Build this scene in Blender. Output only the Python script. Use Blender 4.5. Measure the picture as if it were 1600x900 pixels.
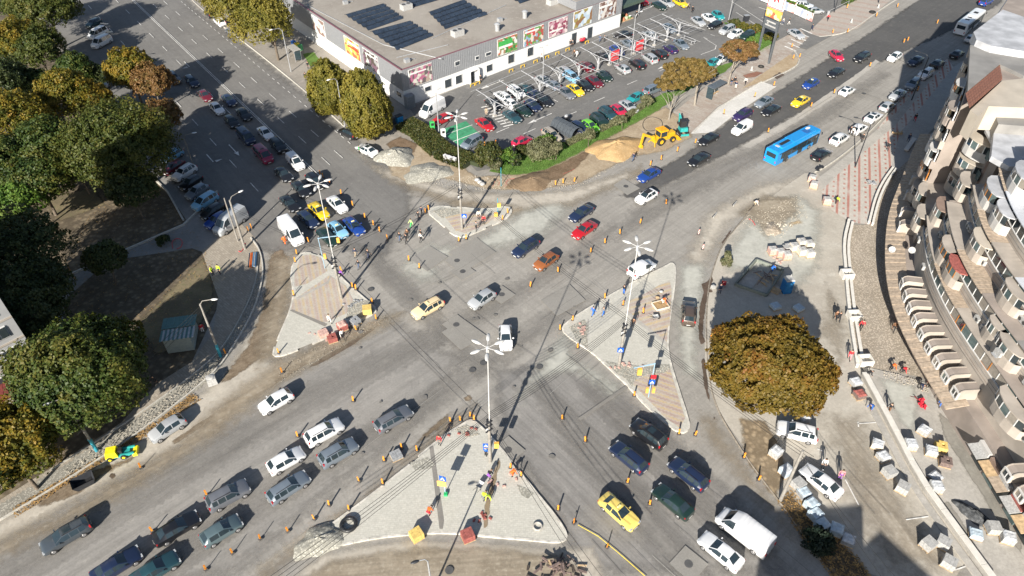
import bpy, bmesh, math, random
import numpy as np
from mathutils import Vector, Matrix
R=math.radians; rnd=random.Random(7)
for o in list(bpy.data.objects): bpy.data.objects.remove(o)
scn=bpy.context.scene; COL=scn.collection
# ---------------------------------------------------------------- camera, sky, sun, exposure
CAM_H=66.0; FPX=1115.0; PITCH=math.atan2(FPX,1250.0)
SUN_AZ=R(19.2); SUN_EL=R(26.3)          # shadows fall towards azimuth 19.2 deg
cd=bpy.data.cameras.new('camera'); cam=bpy.data.objects.new('camera',cd); COL.objects.link(cam)
cam.location=(0,0,CAM_H); cam.rotation_euler=(math.pi/2-PITCH,0,0)
cd.sensor_width=36; cd.lens=36*FPX/1600; cd.clip_end=3000; cd.clip_start=1; scn.camera=cam
scn.render.resolution_x=1024; scn.render.resolution_y=576
w=bpy.data.worlds.new('World'); scn.world=w; w.use_nodes=True
nt=w.node_tree; bg=nt.nodes['Background']; sky=nt.nodes.new('ShaderNodeTexSky')
sky.sky_type='NISHITA'; sky.sun_disc=False; sky.sun_elevation=SUN_EL; sky.sun_rotation=math.pi+SUN_AZ
nt.links.new(sky.outputs[0],bg.inputs[0]); bg.inputs[1].default_value=0.058
sd=bpy.data.lights.new('sun','SUN'); sd.energy=5.0; sd.angle=R(0.53); sd.color=(1,.935,.84)
sun=bpy.data.objects.new('sun',sd); COL.objects.link(sun)
sdir=Vector((math.sin(SUN_AZ)*math.cos(SUN_EL),math.cos(SUN_AZ)*math.cos(SUN_EL),-math.sin(SUN_EL)))
sun.rotation_euler=sdir.to_track_quat('-Z','Y').to_euler(); sun.location=(0,-60,120)
vs=scn.view_settings; vs.view_transform='Standard'; vs.look='None'; vs.exposure=1.0; vs.gamma=1; vs.use_curve_mapping=False
# ---------------------------------------------------------------- helpers
ST,CT=math.sin(PITCH),math.cos(PITCH)
def G(u,v,z=0.0):
    """point of the place at height z that the survey picture shows at (u,v)"""
    x=(u-800)/FPX; y=-(v-450)/FPX; d=Vector((x,CT+y*ST,-ST+y*CT)); t=(z-CAM_H)/d.z
    return Vector((d.x*t,d.y*t,z))
def AZ(a): return Vector((math.sin(R(a)),math.cos(R(a)),0))
def azof(v): return math.degrees(math.atan2(v.x,v.y))
def L(n,i,o): n.links.new(i,o)
MATS={}
def mat(name,col,rough=.6,metal=0,var=.12,scale=3.,bump=0,coat=0,col2=None,spec=.5,emit=0,alpha=None):
    if name in MATS: return MATS[name]
    m=bpy.data.materials.new(name); m.use_nodes=True; n=m.node_tree; b=n.nodes['Principled BSDF']
    b.inputs['Roughness'].default_value=rough; b.inputs['Metallic'].default_value=metal
    b.inputs['Coat Weight'].default_value=coat; b.inputs['Specular IOR Level'].default_value=spec
    tc=n.nodes.new('ShaderNodeTexCoord'); no=n.nodes.new('ShaderNodeTexNoise'); no.inputs['Scale'].default_value=scale; no.inputs['Detail'].default_value=5
    L(n,tc.outputs['Object'],no.inputs['Vector'])
    cr=n.nodes.new('ShaderNodeMix'); cr.data_type='RGBA'
    c1=[c*(1-var) for c in col]+[1]; c2=[min(1,c*(1+var)) for c in (col2 or col)]+[1]
    cr.inputs['A'].default_value=c1; cr.inputs['B'].default_value=c2
    mr=n.nodes.new('ShaderNodeMapRange'); mr.inputs[1].default_value=.35; mr.inputs[2].default_value=.65
    L(n,no.outputs[0],mr.inputs[0]); L(n,mr.outputs[0],cr.inputs['Factor']); L(n,cr.outputs['Result'],b.inputs['Base Color'])
    if bump:
        bp=n.nodes.new('ShaderNodeBump'); bp.inputs['Strength'].default_value=bump; bp.inputs['Distance'].default_value=.05
        L(n,no.outputs[0],bp.inputs['Height']); L(n,bp.outputs[0],b.inputs['Normal'])
    if emit:
        b.inputs['Emission Color'].default_value=list(col)+[1]; b.inputs['Emission Strength'].default_value=emit
    MATS[name]=m; return m
class MB:
    def __init__(s): s.v=[]; s.f=[]
    def add(s,vs,fs):
        o=len(s.v); s.v+= [tuple(v) for v in vs]; s.f+=[tuple(i+o for i in f) for f in fs]; return s
    def box(s,c,d,rz=0,ry=0,taper=1.0):
        x,y,z=[k/2 for k in d]; t=taper; m=Matrix.Translation(Vector(c))@Matrix.Rotation(rz,4,'Z')@Matrix.Rotation(ry,4,'Y')
        p=[(-x,-y,-z),(x,-y,-z),(x,y,-z),(-x,y,-z),(-x*t,-y*t,z),(x*t,-y*t,z),(x*t,y*t,z),(-x*t,y*t,z)]
        return s.add([m@Vector(q) for q in p],[(3,2,1,0),(4,5,6,7),(0,1,5,4),(1,2,6,5),(2,3,7,6),(3,0,4,7)])
    def cyl(s,a,b,r0,r1=None,n=8,cap=True):
        a=Vector(a);b=Vector(b); r1=r0 if r1 is None else r1; d=(b-a).normalized()
        u=d.orthogonal().normalized(); w=d.cross(u)
        vs=[a+(u*math.cos(2*math.pi*i/n)+w*math.sin(2*math.pi*i/n))*r0 for i in range(n)]+[b+(u*math.cos(2*math.pi*i/n)+w*math.sin(2*math.pi*i/n))*r1 for i in range(n)]
        fs=[(i,(i+1)%n,n+(i+1)%n,n+i) for i in range(n)]
        if cap: fs+=[tuple(range(n-1,-1,-1)),tuple(range(n,2*n))]
        return s.add(vs,fs)
    def tube(s,pts,r,n=6):
        for a,b in zip(pts[:-1],pts[1:]): s.cyl(a,b,r,r,n)
        return s
    def ell(s,c,r,nu=10,nv=6,jit=0):
        c=Vector(c); vs=[];fs=[]
        for j in range(nv+1):
            ph=math.pi*j/nv
            for i in range(nu):
                th=2*math.pi*i/nu; k=1+rnd.uniform(-jit,jit)
                vs.append(c+Vector((r[0]*math.sin(ph)*math.cos(th)*k,r[1]*math.sin(ph)*math.sin(th)*k,r[2]*math.cos(ph)*k)))
        for j in range(nv):
            for i in range(nu): fs.append((j*nu+i,(j+1)*nu+i,(j+1)*nu+(i+1)%nu,j*nu+(i+1)%nu))
        return s.add(vs,fs)
    def prism(s,poly,z0,z1):
        """poly: list of (x,y) counter-clockwise or not; z1 may be a list"""
        n=len(poly); ar=sum(poly[i][0]*poly[(i+1)%n][1]-poly[(i+1)%n][0]*poly[i][1] for i in range(n))
        if ar<0: poly=poly[::-1]
        vs=[(p[0],p[1],z0) for p in poly]+[(p[0],p[1],z1) for p in poly]
        return s.add(vs,[tuple(range(n-1,-1,-1)),tuple(range(n,2*n))]+[(i,(i+1)%n,n+(i+1)%n,n+i) for i in range(n)])
    def quad(s,*p): return s.add(p,[tuple(range(len(p)))])
    def mesh(s,name,smooth=0):
        m=bpy.data.meshes.new(name); m.from_pydata(s.v,[],s.f); m.validate(); m.update()
        if smooth:
            for p in m.polygons: p.use_smooth=True
            m.set_sharp_from_angle(angle=R(smooth))
        return m
def obj(name,mesh,material=None,parent=None,loc=None,rz=None):
    if isinstance(mesh,MB): mesh=mesh.mesh(name)
    o=bpy.data.objects.new(name,mesh); COL.objects.link(o)
    if material is not None:
        if not mesh.materials: mesh.materials.append(material)
        elif mesh.materials[0]!=material: o.material_slots[0].link='OBJECT'; o.material_slots[0].material=material
    if parent: o.parent=parent
    if loc is not None: o.location=loc
    if rz is not None: o.rotation_euler[2]=rz
    return o
def tag(o,label,cat,group=None):
    o['label']=label; o['category']=cat
    if group: o['group']=group
    return o
def struct(name,mesh,material,parent=None,kind='structure'):
    o=obj(name,mesh,material,parent)
    if not parent or kind=='stuff': o['kind']=kind
    return o
def thing(name,label,cat,loc=(0,0,0),rz=0,group=None):
    o=bpy.data.objects.new(name,None); COL.objects.link(o); o.empty_display_size=.3; o.location=loc; o.rotation_euler=(0,0,rz)
    return tag(o,label,cat,group)
def inst(tpl,name,label,cat,loc,rz,group=None,mats=None,scale=None,skip=()):
    """place a copy of a template: list of (key,name,mesh,material,parent index,location)"""
    t=thing(name,label,cat,loc,rz,group); t_=[]
    if scale: t.scale=scale
    for key,nm,me,ma,pi,lo in tpl:
        if key in skip: t_.append(None); continue
        t_.append(obj(nm,me,(mats or {}).get(key,ma),t if pi is None else t_[pi],lo))
    return t
ORD=['first','second','third','fourth','fifth','sixth','seventh','eighth','ninth','tenth','eleventh','twelfth','thirteenth','fourteenth','fifteenth','sixteenth','seventeenth','eighteenth']
def dens(pts,step=1.2,closed=True):
    out=[];n=len(pts)
    for i in range(n if closed else n-1):
        a=Vector(pts[i]);b=Vector(pts[(i+1)%n]);k=max(1,int((b-a).length/step))
        out+=[a+(b-a)*(j/k) for j in range(k)]
    if not closed: out.append(Vector(pts[-1]))
    return out
def smooth_poly(pts,it=1,closed=True):
    for _ in range(it):
        q=[];n=len(pts)
        if not closed: q.append(pts[0])
        for i in range(n if closed else n-1):
            a,b=Vector(pts[i]),Vector(pts[(i+1)%n]); q+=[a*.75+b*.25,a*.25+b*.75]
        if not closed: q.append(pts[-1])
        pts=q
    return pts
def ccw(p):
    n=len(p); return p if sum(p[i][0]*p[(i+1)%n][1]-p[(i+1)%n][0]*p[i][1] for i in range(n))>0 else p[::-1]
def inset(p,d):
    """inward offset of a ccw contour"""
    n=len(p); q=[]
    for i in range(n):
        a,b,c=Vector(p[i-1]),Vector(p[i]),Vector(p[(i+1)%n]); e1=(b-a);e2=(c-b)
        n1=Vector((-e1.y,e1.x,0)); n2=Vector((-e2.y,e2.x,0))
        n1=n1.normalized() if n1.length>1e-6 else Vector(); n2=n2.normalized() if n2.length>1e-6 else Vector()
        m=n1+n2; m=m.normalized() if m.length>1e-4 else n1
        k=max(.5,m.dot(n1)); q.append(b+m*(d/k))
    return q
def fill(bm,vs):
    es=[]
    for i in range(len(vs)):
        e=bm.edges.get((vs[i],vs[(i+1)%len(vs)])) or bm.edges.new((vs[i],vs[(i+1)%len(vs)])); es.append(e)
    bmesh.ops.triangle_fill(bm,edges=es,use_beauty=True,use_dissolve=False)
def sheet(name,px,material,z,feather=0,jit=0,sm=0,world=False,parent=None,kind='structure'):
    pts=[Vector(p) if world else G(*p) for p in px]; pts=ccw([Vector((p.x,p.y,0)) for p in pts])
    if sm: pts=smooth_poly(pts,sm)
    if feather:      # soft-edged film: a grid whose 'fe' attribute is the distance from the outline
        P_=np.array([(p.x,p.y) for p in pts]); Q_=np.roll(P_,-1,0); lo=P_.min(0); hi=P_.max(0); st=max(.3,(hi-lo).max()/110)
        nx,ny=[int(k)+2 for k in (hi-lo)/st]; gx,gy=np.meshgrid(lo[0]+np.arange(nx)*st,lo[1]+np.arange(ny)*st,indexing='ij'); X=np.stack([gx.ravel(),gy.ravel()],1)
        dist=np.full(len(X),1e9); ins=np.zeros(len(X),bool)
        for a_,b_ in zip(P_,Q_):
            e=b_-a_; t=np.clip(((X-a_)@e)/max(1e-9,e@e),0,1); dist=np.minimum(dist,np.linalg.norm(X-a_-t[:,None]*e,axis=1))
            if a_[1]!=b_[1]: c=((a_[1]>X[:,1])!=(b_[1]>X[:,1]))&(X[:,0]<(b_[0]-a_[0])*(X[:,1]-a_[1])/(b_[1]-a_[1])+a_[0]); ins^=c
        fe=np.where(ins,np.clip(dist/feather,0,1),0)
        idx=np.arange(nx*ny).reshape(nx,ny); quads=np.stack([idx[:-1,:-1],idx[1:,:-1],idx[1:,1:],idx[:-1,1:]],-1).reshape(-1,4); quads=quads[(fe[quads]>0).any(1)]
        used=np.unique(quads); mp=np.zeros(nx*ny,int); mp[used]=np.arange(len(used))
        m=bpy.data.meshes.new(name); m.from_pydata([(float(X[i,0]),float(X[i,1]),z) for i in used],[],[tuple(int(k) for k in mp[q]) for q in quads]); at=m.attributes.new('fe','FLOAT','POINT'); at.data.foreach_set('value',fe[used].astype(np.float32))
        return struct(name,m,material,parent,kind)
    if jit: pts=dens(pts,.9); pts=[p+Vector((rnd.uniform(-jit,jit),rnd.uniform(-jit,jit),0)) for p in pts]
    bm=bmesh.new(); lay=bm.verts.layers.float.new('fe')
    vs=[bm.verts.new((p.x,p.y,z)) for p in pts]; fill(bm,vs)
    for v in bm.verts: v[lay]=1.
    bmesh.ops.recalc_face_normals(bm,faces=bm.faces)
    for f in bm.faces:
        if f.normal.z<0: f.normal_flip()
    m=bpy.data.meshes.new(name); bm.to_mesh(m); bm.free()
    return struct(name,m,material,parent,kind)
# ---------------------------------------------------------------- ground materials
def gmat(name,c1,c2,c3,streak=0,az=46,sc=.12,fine=4.,rough=.9,bump=.15,fade=False,pattern=None,specks=0,soft=.35,grain=.3):
    """ground: two-scale blotches, fine grain, wheel streaks along a travel direction, optional paver pattern"""
    if name in MATS: return MATS[name]
    m=bpy.data.materials.new(name); m.use_nodes=True; n=m.node_tree; b=n.nodes['Principled BSDF']; N=n.nodes.new
    b.inputs['Roughness'].default_value=rough; b.inputs['Specular IOR Level'].default_value=.25
    tc=N('ShaderNodeNewGeometry'); pos=tc.outputs['Position']
    def noise(scale,det=6,vec=pos,rg=.55):
        q=N('ShaderNodeTexNoise'); q.inputs['Scale'].default_value=scale; q.inputs['Detail'].default_value=det; q.inputs['Roughness'].default_value=rg; L(n,vec,q.inputs['Vector']); return q.outputs[0]
    def ramp(x,a,bb):
        q=N('ShaderNodeMapRange'); q.interpolation_type='SMOOTHSTEP'; q.inputs[1].default_value=a; q.inputs[2].default_value=bb; L(n,x,q.inputs[0]); return q.outputs[0]
    def mix(f,a,bb,mode='MIX'):
        q=N('ShaderNodeMix'); q.data_type='RGBA'; q.blend_type=mode
        if isinstance(f,(int,float)): q.inputs['Factor'].default_value=f
        else: L(n,f,q.inputs['Factor'])
        for k,x in (('A',a),('B',bb)):
            if isinstance(x,tuple): q.inputs[k].default_value=x+(1,)
            else: L(n,x,q.inputs[k])
        return q.outputs['Result']
    big=noise(sc,8,rg=.62); col=mix(ramp(big,.38,.62),c1,c2)
    mid=noise(sc*7,7,rg=.65); col=mix(ramp(mid,.5,.72),col,c3)
    def rot(a):
        q=N('ShaderNodeMapping'); q.vector_type='POINT'; q.inputs['Rotation'].default_value=(0,0,R(a)); L(n,pos,q.inputs['Vector']); return q
    if streak:
        for a,wt in ((az,1.),(az+95.5,.0 if streak<0 else .6)):
            mp=rot(a); mp.inputs['Scale'].default_value=(1,1,1)
            s2=N('ShaderNodeMapping'); s2.inputs['Scale'].default_value=(1.5,.05,1); L(n,mp.outputs[0],s2.inputs['Vector'])
            st=noise(1.1,7,s2.outputs[0],.7); f_=ramp(st,.38,.66)
            q=N('ShaderNodeMath'); q.operation='MULTIPLY'; L(n,f_,q.inputs[0]); q.inputs[1].default_value=abs(streak)*wt
            col=mix(q.outputs[0],col,tuple(k*.62 for k in c1))
    if pattern:
        kind=pattern[0]; mp=rot(pattern[1])
        if kind=='brick':
            br=N('ShaderNodeTexBrick'); L(n,mp.outputs[0],br.inputs['Vector']); _,_,w_,h_,ca,cb,cm=pattern
            br.inputs['Scale'].default_value=1; br.inputs['Brick Width'].default_value=w_; br.inputs['Row Height'].default_value=h_; br.inputs['Mortar Size'].default_value=.02
            br.inputs['Color1'].default_value=ca+(1,); br.inputs['Color2'].default_value=cb+(1,); br.inputs['Mortar'].default_value=cm+(1,)
            col=mix(.75,col,br.outputs['Color'])
        if kind=='stripes':
            _,_,per,ca,cb,cm=pattern
            sx=N('ShaderNodeSeparateXYZ'); L(n,mp.outputs[0],sx.inputs[0])
            zz=N('ShaderNodeMath'); zz.operation='PINGPONG'; L(n,sx.outputs[1],zz.inputs[0]); zz.inputs[1].default_value=.22
            ad=N('ShaderNodeMath'); ad.operation='MULTIPLY_ADD'; L(n,zz.outputs[0],ad.inputs[0]); ad.inputs[1].default_value=.6; L(n,sx.outputs[0],ad.inputs[2])
            dv=N('ShaderNodeMath'); dv.operation='DIVIDE'; L(n,ad.outputs[0],dv.inputs[0]); dv.inputs[1].default_value=per
            fr=N('ShaderNodeMath'); fr.operation='FRACT'; L(n,dv.outputs[0],fr.inputs[0])
            cr=N('ShaderNodeValToRGB'); cr.color_ramp.interpolation='CONSTANT'; e=cr.color_ramp.elements
            e[0].position=0; e[0].color=ca+(1,); e[1].position=.33; e[1].color=cm+(1,)
            k=e.new(.5); k.color=cb+(1,); k=e.new(.83); k.color=cm+(1,)
            L(n,fr.outputs[0],cr.inputs[0]); q=N('ShaderNodeMapRange'); q.inputs[3].default_value=.42; q.inputs[4].default_value=.85; L(n,ramp(mid,.3,.75),q.inputs[0]); col=mix(q.outputs[0],cr.outputs[0],col)
        if kind=='dots':
            _,_,ca=pattern; sx=N('ShaderNodeSeparateXYZ'); L(n,mp.outputs[0],sx.inputs[0])
            def per(o,p,wd,off=0):
                d=N('ShaderNodeMath'); d.operation='MULTIPLY_ADD'; L(n,o,d.inputs[0]); d.inputs[1].default_value=1/p; d.inputs[2].default_value=off
                f=N('ShaderNodeMath'); f.operation='FRACT'; L(n,d.outputs[0],f.inputs[0])
                l=N('ShaderNodeMath'); l.operation='LESS_THAN'; L(n,f.outputs[0],l.inputs[0]); l.inputs[1].default_value=wd; return l.outputs[0]
            a=per(sx.outputs[0],1.65,.22); b1=per(sx.outputs[0],1.65,.2,.4); b2=per(sx.outputs[1],1.5,.35)
            mu=N('ShaderNodeMath'); mu.operation='MULTIPLY'; L(n,b1,mu.inputs[0]); L(n,b2,mu.inputs[1])
            mx=N('ShaderNodeMath'); mx.operation='MAXIMUM'; L(n,a,mx.inputs[0]); L(n,mu.outputs[0],mx.inputs[1])
            mm=N('ShaderNodeMath'); mm.operation='MULTIPLY'; L(n,mx.outputs[0],mm.inputs[0]); L(n,ramp(big,.75,.45),mm.inputs[1])
            col=mix(mm.outputs[0],col,ca)
    fn=noise(fine,4,rg=.7); col=mix(grain,col,mix(ramp(fn,.25,.75),(.62,.62,.62),(1.3,1.3,1.3)),'MULTIPLY')
    if specks:
        vo=N('ShaderNodeTexVoronoi'); vo.inputs['Scale'].default_value=specks; L(n,pos,vo.inputs['Vector'])
        col=mix(.6,col,mix(ramp(vo.outputs['Distance'],.1,.6),(1.35,1.35,1.35),(.45,.45,.45)),'MULTIPLY')
    L(n,col,b.inputs['Base Color'])
    bp=N('ShaderNodeBump'); bp.inputs['Strength'].default_value=bump; bp.inputs['Distance'].default_value=.06; L(n,fn,bp.inputs['Height']); L(n,bp.outputs[0],b.inputs['Normal'])
    if fade:
        at=N('ShaderNodeAttribute'); at.attribute_name='fe'; ad=N('ShaderNodeMath'); ad.operation='ADD'
        nn=noise(.7,7,rg=.68); sc_=N('ShaderNodeMath'); sc_.operation='MULTIPLY_ADD'; L(n,nn,sc_.inputs[0]); sc_.inputs[1].default_value=1.5; sc_.inputs[2].default_value=-.75
        L(n,at.outputs['Fac'],ad.inputs[0]); L(n,sc_.outputs[0],ad.inputs[1])
        tr=N('ShaderNodeBsdfTransparent'); ms=N('ShaderNodeMixShader'); L(n,ramp(ad.outputs[0],.5-soft,.5+soft),ms.inputs[0])
        L(n,tr.outputs[0],ms.inputs[1]); L(n,b.outputs[0],ms.inputs[2]); L(n,ms.outputs[0],n.nodes['Material Output'].inputs[0])
    MATS[name]=m; return m
A_=gmat('asphalt_dusty',(.285,.271,.247),(.325,.309,.281),(.37,.352,.318),streak=.4,az=46)
A_L=gmat('asphalt_side_road',(.19,.185,.175),(.215,.21,.198),(.23,.222,.205),streak=-.25,az=142)
A_DK=gmat('asphalt_new',(.085,.085,.085),(.10,.099,.097),(.125,.12,.115),streak=-.2,az=46,fade=True)
A_LOT=gmat('asphalt_lot',(.15,.148,.143),(.175,.172,.166),(.20,.195,.185),streak=-.15,az=49)
A_LOW=gmat('asphalt_lower',(.255,.245,.228),(.29,.277,.257),(.32,.305,.28),streak=-.45,az=46,fade=True,soft=.5)
A_SE=gmat('asphalt_worn',(.225,.217,.205),(.262,.252,.237),(.295,.282,.262),streak=-.55,az=141,fade=True,soft=.5)
DUST=gmat('dust',(.39,.355,.30),(.45,.415,.355),(.49,.46,.40),fade=True,soft=.6,fine=2.5)
LOT=gmat('dusty_lot',(.38,.35,.30),(.44,.41,.355),(.49,.465,.41),sc=.09,streak=.12,az=150)
GREEN_D=gmat('pale_sand_film',(.385,.385,.345),(.43,.43,.385),(.47,.465,.42),fade=True,soft=.55,fine=2.)
MUD=gmat('mud',(.15,.112,.075),(.24,.19,.135),(.33,.275,.20),fade=True,soft=.22,sc=.9,fine=3,streak=-.5,az=46)
WET=gmat('wet_earth',(.085,.062,.045),(.11,.08,.06),(.13,.10,.075),fade=True,soft=.12,rough=.45,sc=.5)
SOIL=gmat('soil',(.13,.105,.075),(.18,.145,.10),(.22,.19,.13),sc=.3,fine=3,specks=1.2)
GRASSY=gmat('dry_grass_soil',(.14,.115,.075),(.20,.165,.10),(.12,.13,.06),sc=.25,fine=4,fade=True)
GRASS=gmat('grass',(.075,.14,.025),(.10,.18,.035),(.14,.20,.05),sc=.4,fine=7,bump=.5)
CONC=gmat('concrete_new',(.52,.51,.48),(.58,.57,.54),(.62,.61,.58),sc=.2,bump=.05)
CONC2=gmat('concrete',(.34,.325,.295),(.40,.38,.345),(.44,.42,.385),sc=.25)
PAVE=gmat('pavers_beige',(.30,.265,.215),(.35,.31,.255),(.39,.35,.29),pattern=('brick',42,.6,.3,(.37,.33,.27),(.27,.235,.19),(.2,.18,.15)))
PAVE_N=gmat('pavers_walk',(.33,.285,.245),(.38,.33,.285),(.42,.38,.33),pattern=('brick',48,1.2,.6,(.40,.37,.33),(.31,.25,.21),(.25,.22,.19)))
STR_W=gmat('pavers_striped_west',(.38,.345,.30),(.43,.395,.345),(.46,.44,.38),pattern=('stripes',162,.98,(.50,.36,.17),(.38,.26,.225),(.43,.37,.32)))
STR_E=gmat('pavers_striped_east',(.38,.345,.30),(.43,.395,.345),(.46,.44,.38),pattern=('stripes',68,1.2,(.50,.36,.16),(.35,.22,.195),(.42,.36,.315)))
STR_SE=gmat('pavers_striped_southeast',(.38,.345,.30),(.41,.37,.32),(.45,.42,.36),pattern=('stripes',116,.92,(.50,.35,.14),(.30,.165,.15),(.41,.33,.285)))
ISLE=gmat('sanded_pavers',(.41,.415,.37),(.47,.47,.42),(.51,.505,.455),sc=.16,pattern=('brick',4,.42,.22,(.52,.505,.45),(.45,.435,.385),(.40,.385,.34)))
PLAZA=gmat('pavers_plaza',(.42,.39,.345),(.46,.43,.385),(.52,.50,.455),sc=.14,pattern=('dots',20,(.38,.18,.145)))
COBB=gmat('cobble',(.40,.345,.275),(.46,.40,.325),(.50,.45,.37),specks=4.2,sc=.3)
GRAVEL=gmat('gravel',(.30,.29,.25),(.36,.345,.30),(.42,.40,.35),specks=5.,sc=.5,fine=6,bump=.6)
SAND=gmat('yellow_sand',(.36,.24,.115),(.44,.30,.15),(.50,.36,.20),sc=.5,fine=3,bump=.5)
SCREE=gmat('crushed_stone',(.36,.35,.30),(.42,.41,.355),(.48,.47,.42),sc=.5,specks=4.5,bump=.8)
WHITE_P=mat('road_paint',(.62,.61,.58),.8,var=.25,scale=2)
KERB=mat('kerb_stone',(.50,.48,.43),.85,var=.22,scale=1.5)
# ---------------------------------------------------------------- ground, roads, pavements
struct('ground',MB().quad((-700,-300,0),(700,-300,0),(700,900,0),(-700,900,0)),A_)
Zc=[0.0]
def zl(): Zc[0]+=.0016; return Zc[0]
A_L2=gmat('asphalt_side_road_shaded',(.165,.16,.152),(.19,.185,.175),(.21,.203,.19),streak=-.25,az=142,fade=True,soft=.5)  # base colours lowered to deepen the shade lying on this road
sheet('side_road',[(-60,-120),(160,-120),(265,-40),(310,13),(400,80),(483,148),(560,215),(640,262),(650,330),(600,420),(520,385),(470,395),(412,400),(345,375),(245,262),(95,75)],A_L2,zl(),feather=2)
sheet('main_road_lower',[(-60,855),(100,760),(330,610),(420,560),(620,490),(740,560),(640,690),(500,800),(380,910),(-60,1010)],A_LOW,zl(),feather=3)
sheet('south_road',[(760,570),(890,560),(985,610),(1080,695),(1150,760),(1260,910),(900,910),(830,770),(770,690)],A_SE,zl(),feather=2.5)
sheet('new_asphalt',[(960,305),(1075,235),(1150,178),(1215,140),(1300,85),(1345,58),(1440,-5),(1500,-40),(1640,-60),(1560,10),(1470,58),(1370,102),(1300,150),(1190,212),(1100,262),(1000,312)],A_DK,zl(),feather=1.0)
sheet('median_strip',[(1160,228),(1240,183),(1340,115),(1368,93),(1374,97),(1300,155),(1230,200),(1172,231)],CONC2,zl(),jit=.12)
sheet('yard_ground',[(-60,-60),(10,-40),(90,75),(240,265),(318,385),(345,470),(300,565),(180,680),(-30,810),(-300,900),(-400,300)],SOIL,zl())
sheet('dry_grass',[(215,500),(320,395),(338,440),(340,470),(300,540),(240,560),(215,520)],GRASSY,zl(),feather=1.)
sheet('dry_grass',[(60,310),(150,290),(170,320),(90,350)],GRASSY,zl(),feather=1.)
PATHM=gmat('path_concrete',(.21,.205,.195),(.25,.243,.23),(.28,.27,.25))
sheet('pavement',[(228,262),(244,258),(338,372),(320,395),(300,388),(200,403),(150,425),(105,465),(95,520),(75,500),(90,440),(180,397),(285,350),(292,342)],PATHM,zl())
sheet('pavement',[(315,392),(340,372),(372,345),(402,375),(412,415),(407,450),(392,490),(365,540),(330,585),(225,660),(120,735),(-30,825),(-30,800),(90,725),(190,660),(245,600),(300,565),(333,520),(341,465),(325,420)],PAVE,zl())
sheet('dug_verge',[(402,430),(408,450),(393,492),(362,545),(330,590),(225,668),(110,745),(-30,830),(-30,812),(100,730),(215,655),(330,565),(375,500)],GRAVEL,zl(),feather=.5,jit=.1)
sheet('leaf_litter',[(150,718),(250,655),(300,615),(312,622),(235,678),(120,748),(30,805),(25,798)],gmat('leaf_litter',(.19,.125,.055),(.25,.17,.075),(.31,.22,.11),sc=.8,fine=6,fade=True,specks=2.),zl(),feather=.5)
# dust and mud along the digging
sheet('dust_film',[(412,420),(455,400),(470,400),(455,480),(430,560),(520,530),(600,490),(640,480),(600,520),(480,580),(330,680),(100,800),(-40,880),(-40,830),(230,668),(340,590),(395,500)],DUST,zl(),feather=1.5)
sheet('mud_patch',[(415,400),(440,385),(458,400),(452,470),(425,555),(400,570),(360,600),(335,600),(380,540),(405,480)],MUD,zl(),feather=1.2,jit=.3)
sheet('mud_patch',[(20,790),(110,740),(190,715),(240,690),(225,715),(160,750),(120,780),(60,800)],MUD,zl(),feather=1.2,jit=.3)
sheet('mud_patch',[(430,585),(500,550),(560,518),(612,490),(614,496),(555,530),(470,578),(420,610),(300,680),(270,700),(262,690),(340,640)],MUD,zl(),feather=.55,jit=.15)
sheet('wet_patch',[(542,535),(575,515),(612,491),(580,520),(550,542),(500,570),(470,580),(510,553)],WET,zl(),feather=.3,jit=.15)
sheet('wet_patch',[(165,742),(180,735),(185,745),(172,752)],WET,zl(),feather=.4,jit=.1)
sheet('dust_film',[(560,790),(640,715),(700,660),(740,640),(735,655),(690,682),(640,728),(560,788),(500,835),(470,850),(400,900),(380,900),(470,830)],DUST,zl(),feather=.8,jit=.2)
sheet('mud_patch',[(635,705),(668,665),(700,645),(706,655),(685,675),(650,700)],MUD,zl(),feather=.8,jit=.2)
sheet('mud_patch',[(720,622),(735,612),(742,625),(728,632)],MUD,zl(),feather=.6,jit=.2)
sheet('dust_film',[(440,910),(500,862),(560,848),(650,838),(760,842),(880,852),(930,850),(960,920)],DUST,zl(),feather=1.,jit=.2)
DIRT=gmat('churned_dirt',(.26,.22,.165),(.33,.285,.22),(.38,.34,.27),sc=.35,fine=3,fade=True,soft=.5,streak=-.5,az=85)
sheet('dirt_track',[(470,900),(520,868),(650,848),(760,850),(870,860),(905,880),(920,920),(420,920)],DIRT,zl(),feather=1.2,jit=.2)
TAN=gmat('tan_dust',(.27,.225,.165),(.34,.29,.22),(.40,.355,.285),fade=True,soft=.75,sc=.22,streak=-.5,az=50,fine=2.5)
LANE=gmat('polished_lane',(.235,.225,.208),(.26,.248,.23),(.285,.272,.25),fade=True,soft=.9,streak=-.4,az=47)
LANE2=gmat('polished_lane_south',(.22,.21,.195),(.245,.235,.217),(.27,.257,.237),fade=True,soft=.9,streak=-.4,az=141)
for px in ([(-50,905),(120,795),(400,640),(600,545),(760,470),(900,385),(960,345),(975,355),(800,480),(640,565),(430,675),(160,835),(-20,950)],[(130,930),(330,800),(520,690),(650,625),(760,545),(900,455),(930,470),(780,575),(670,655),(540,725),(360,840),(200,960)],[(1000,300),(1090,262),(1180,230),(1290,165),(1380,110),(1395,118),(1300,185),(1190,255),(1080,310),(960,380)]): sheet('polished_lane',px,LANE,zl(),feather=2.6)
for px in ([(820,600),(850,590),(920,660),(1010,760),(1100,880),(1110,910),(1050,910),(960,800),(880,700)],[(900,600),(930,595),(1010,660),(1090,740),(1190,870),(1150,880),(1050,770),(970,690)],[(560,380),(600,395),(700,500),(770,580),(750,590),(660,510),(580,430)]): sheet('polished_lane',px,LANE2,zl(),feather=2.2)
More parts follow.
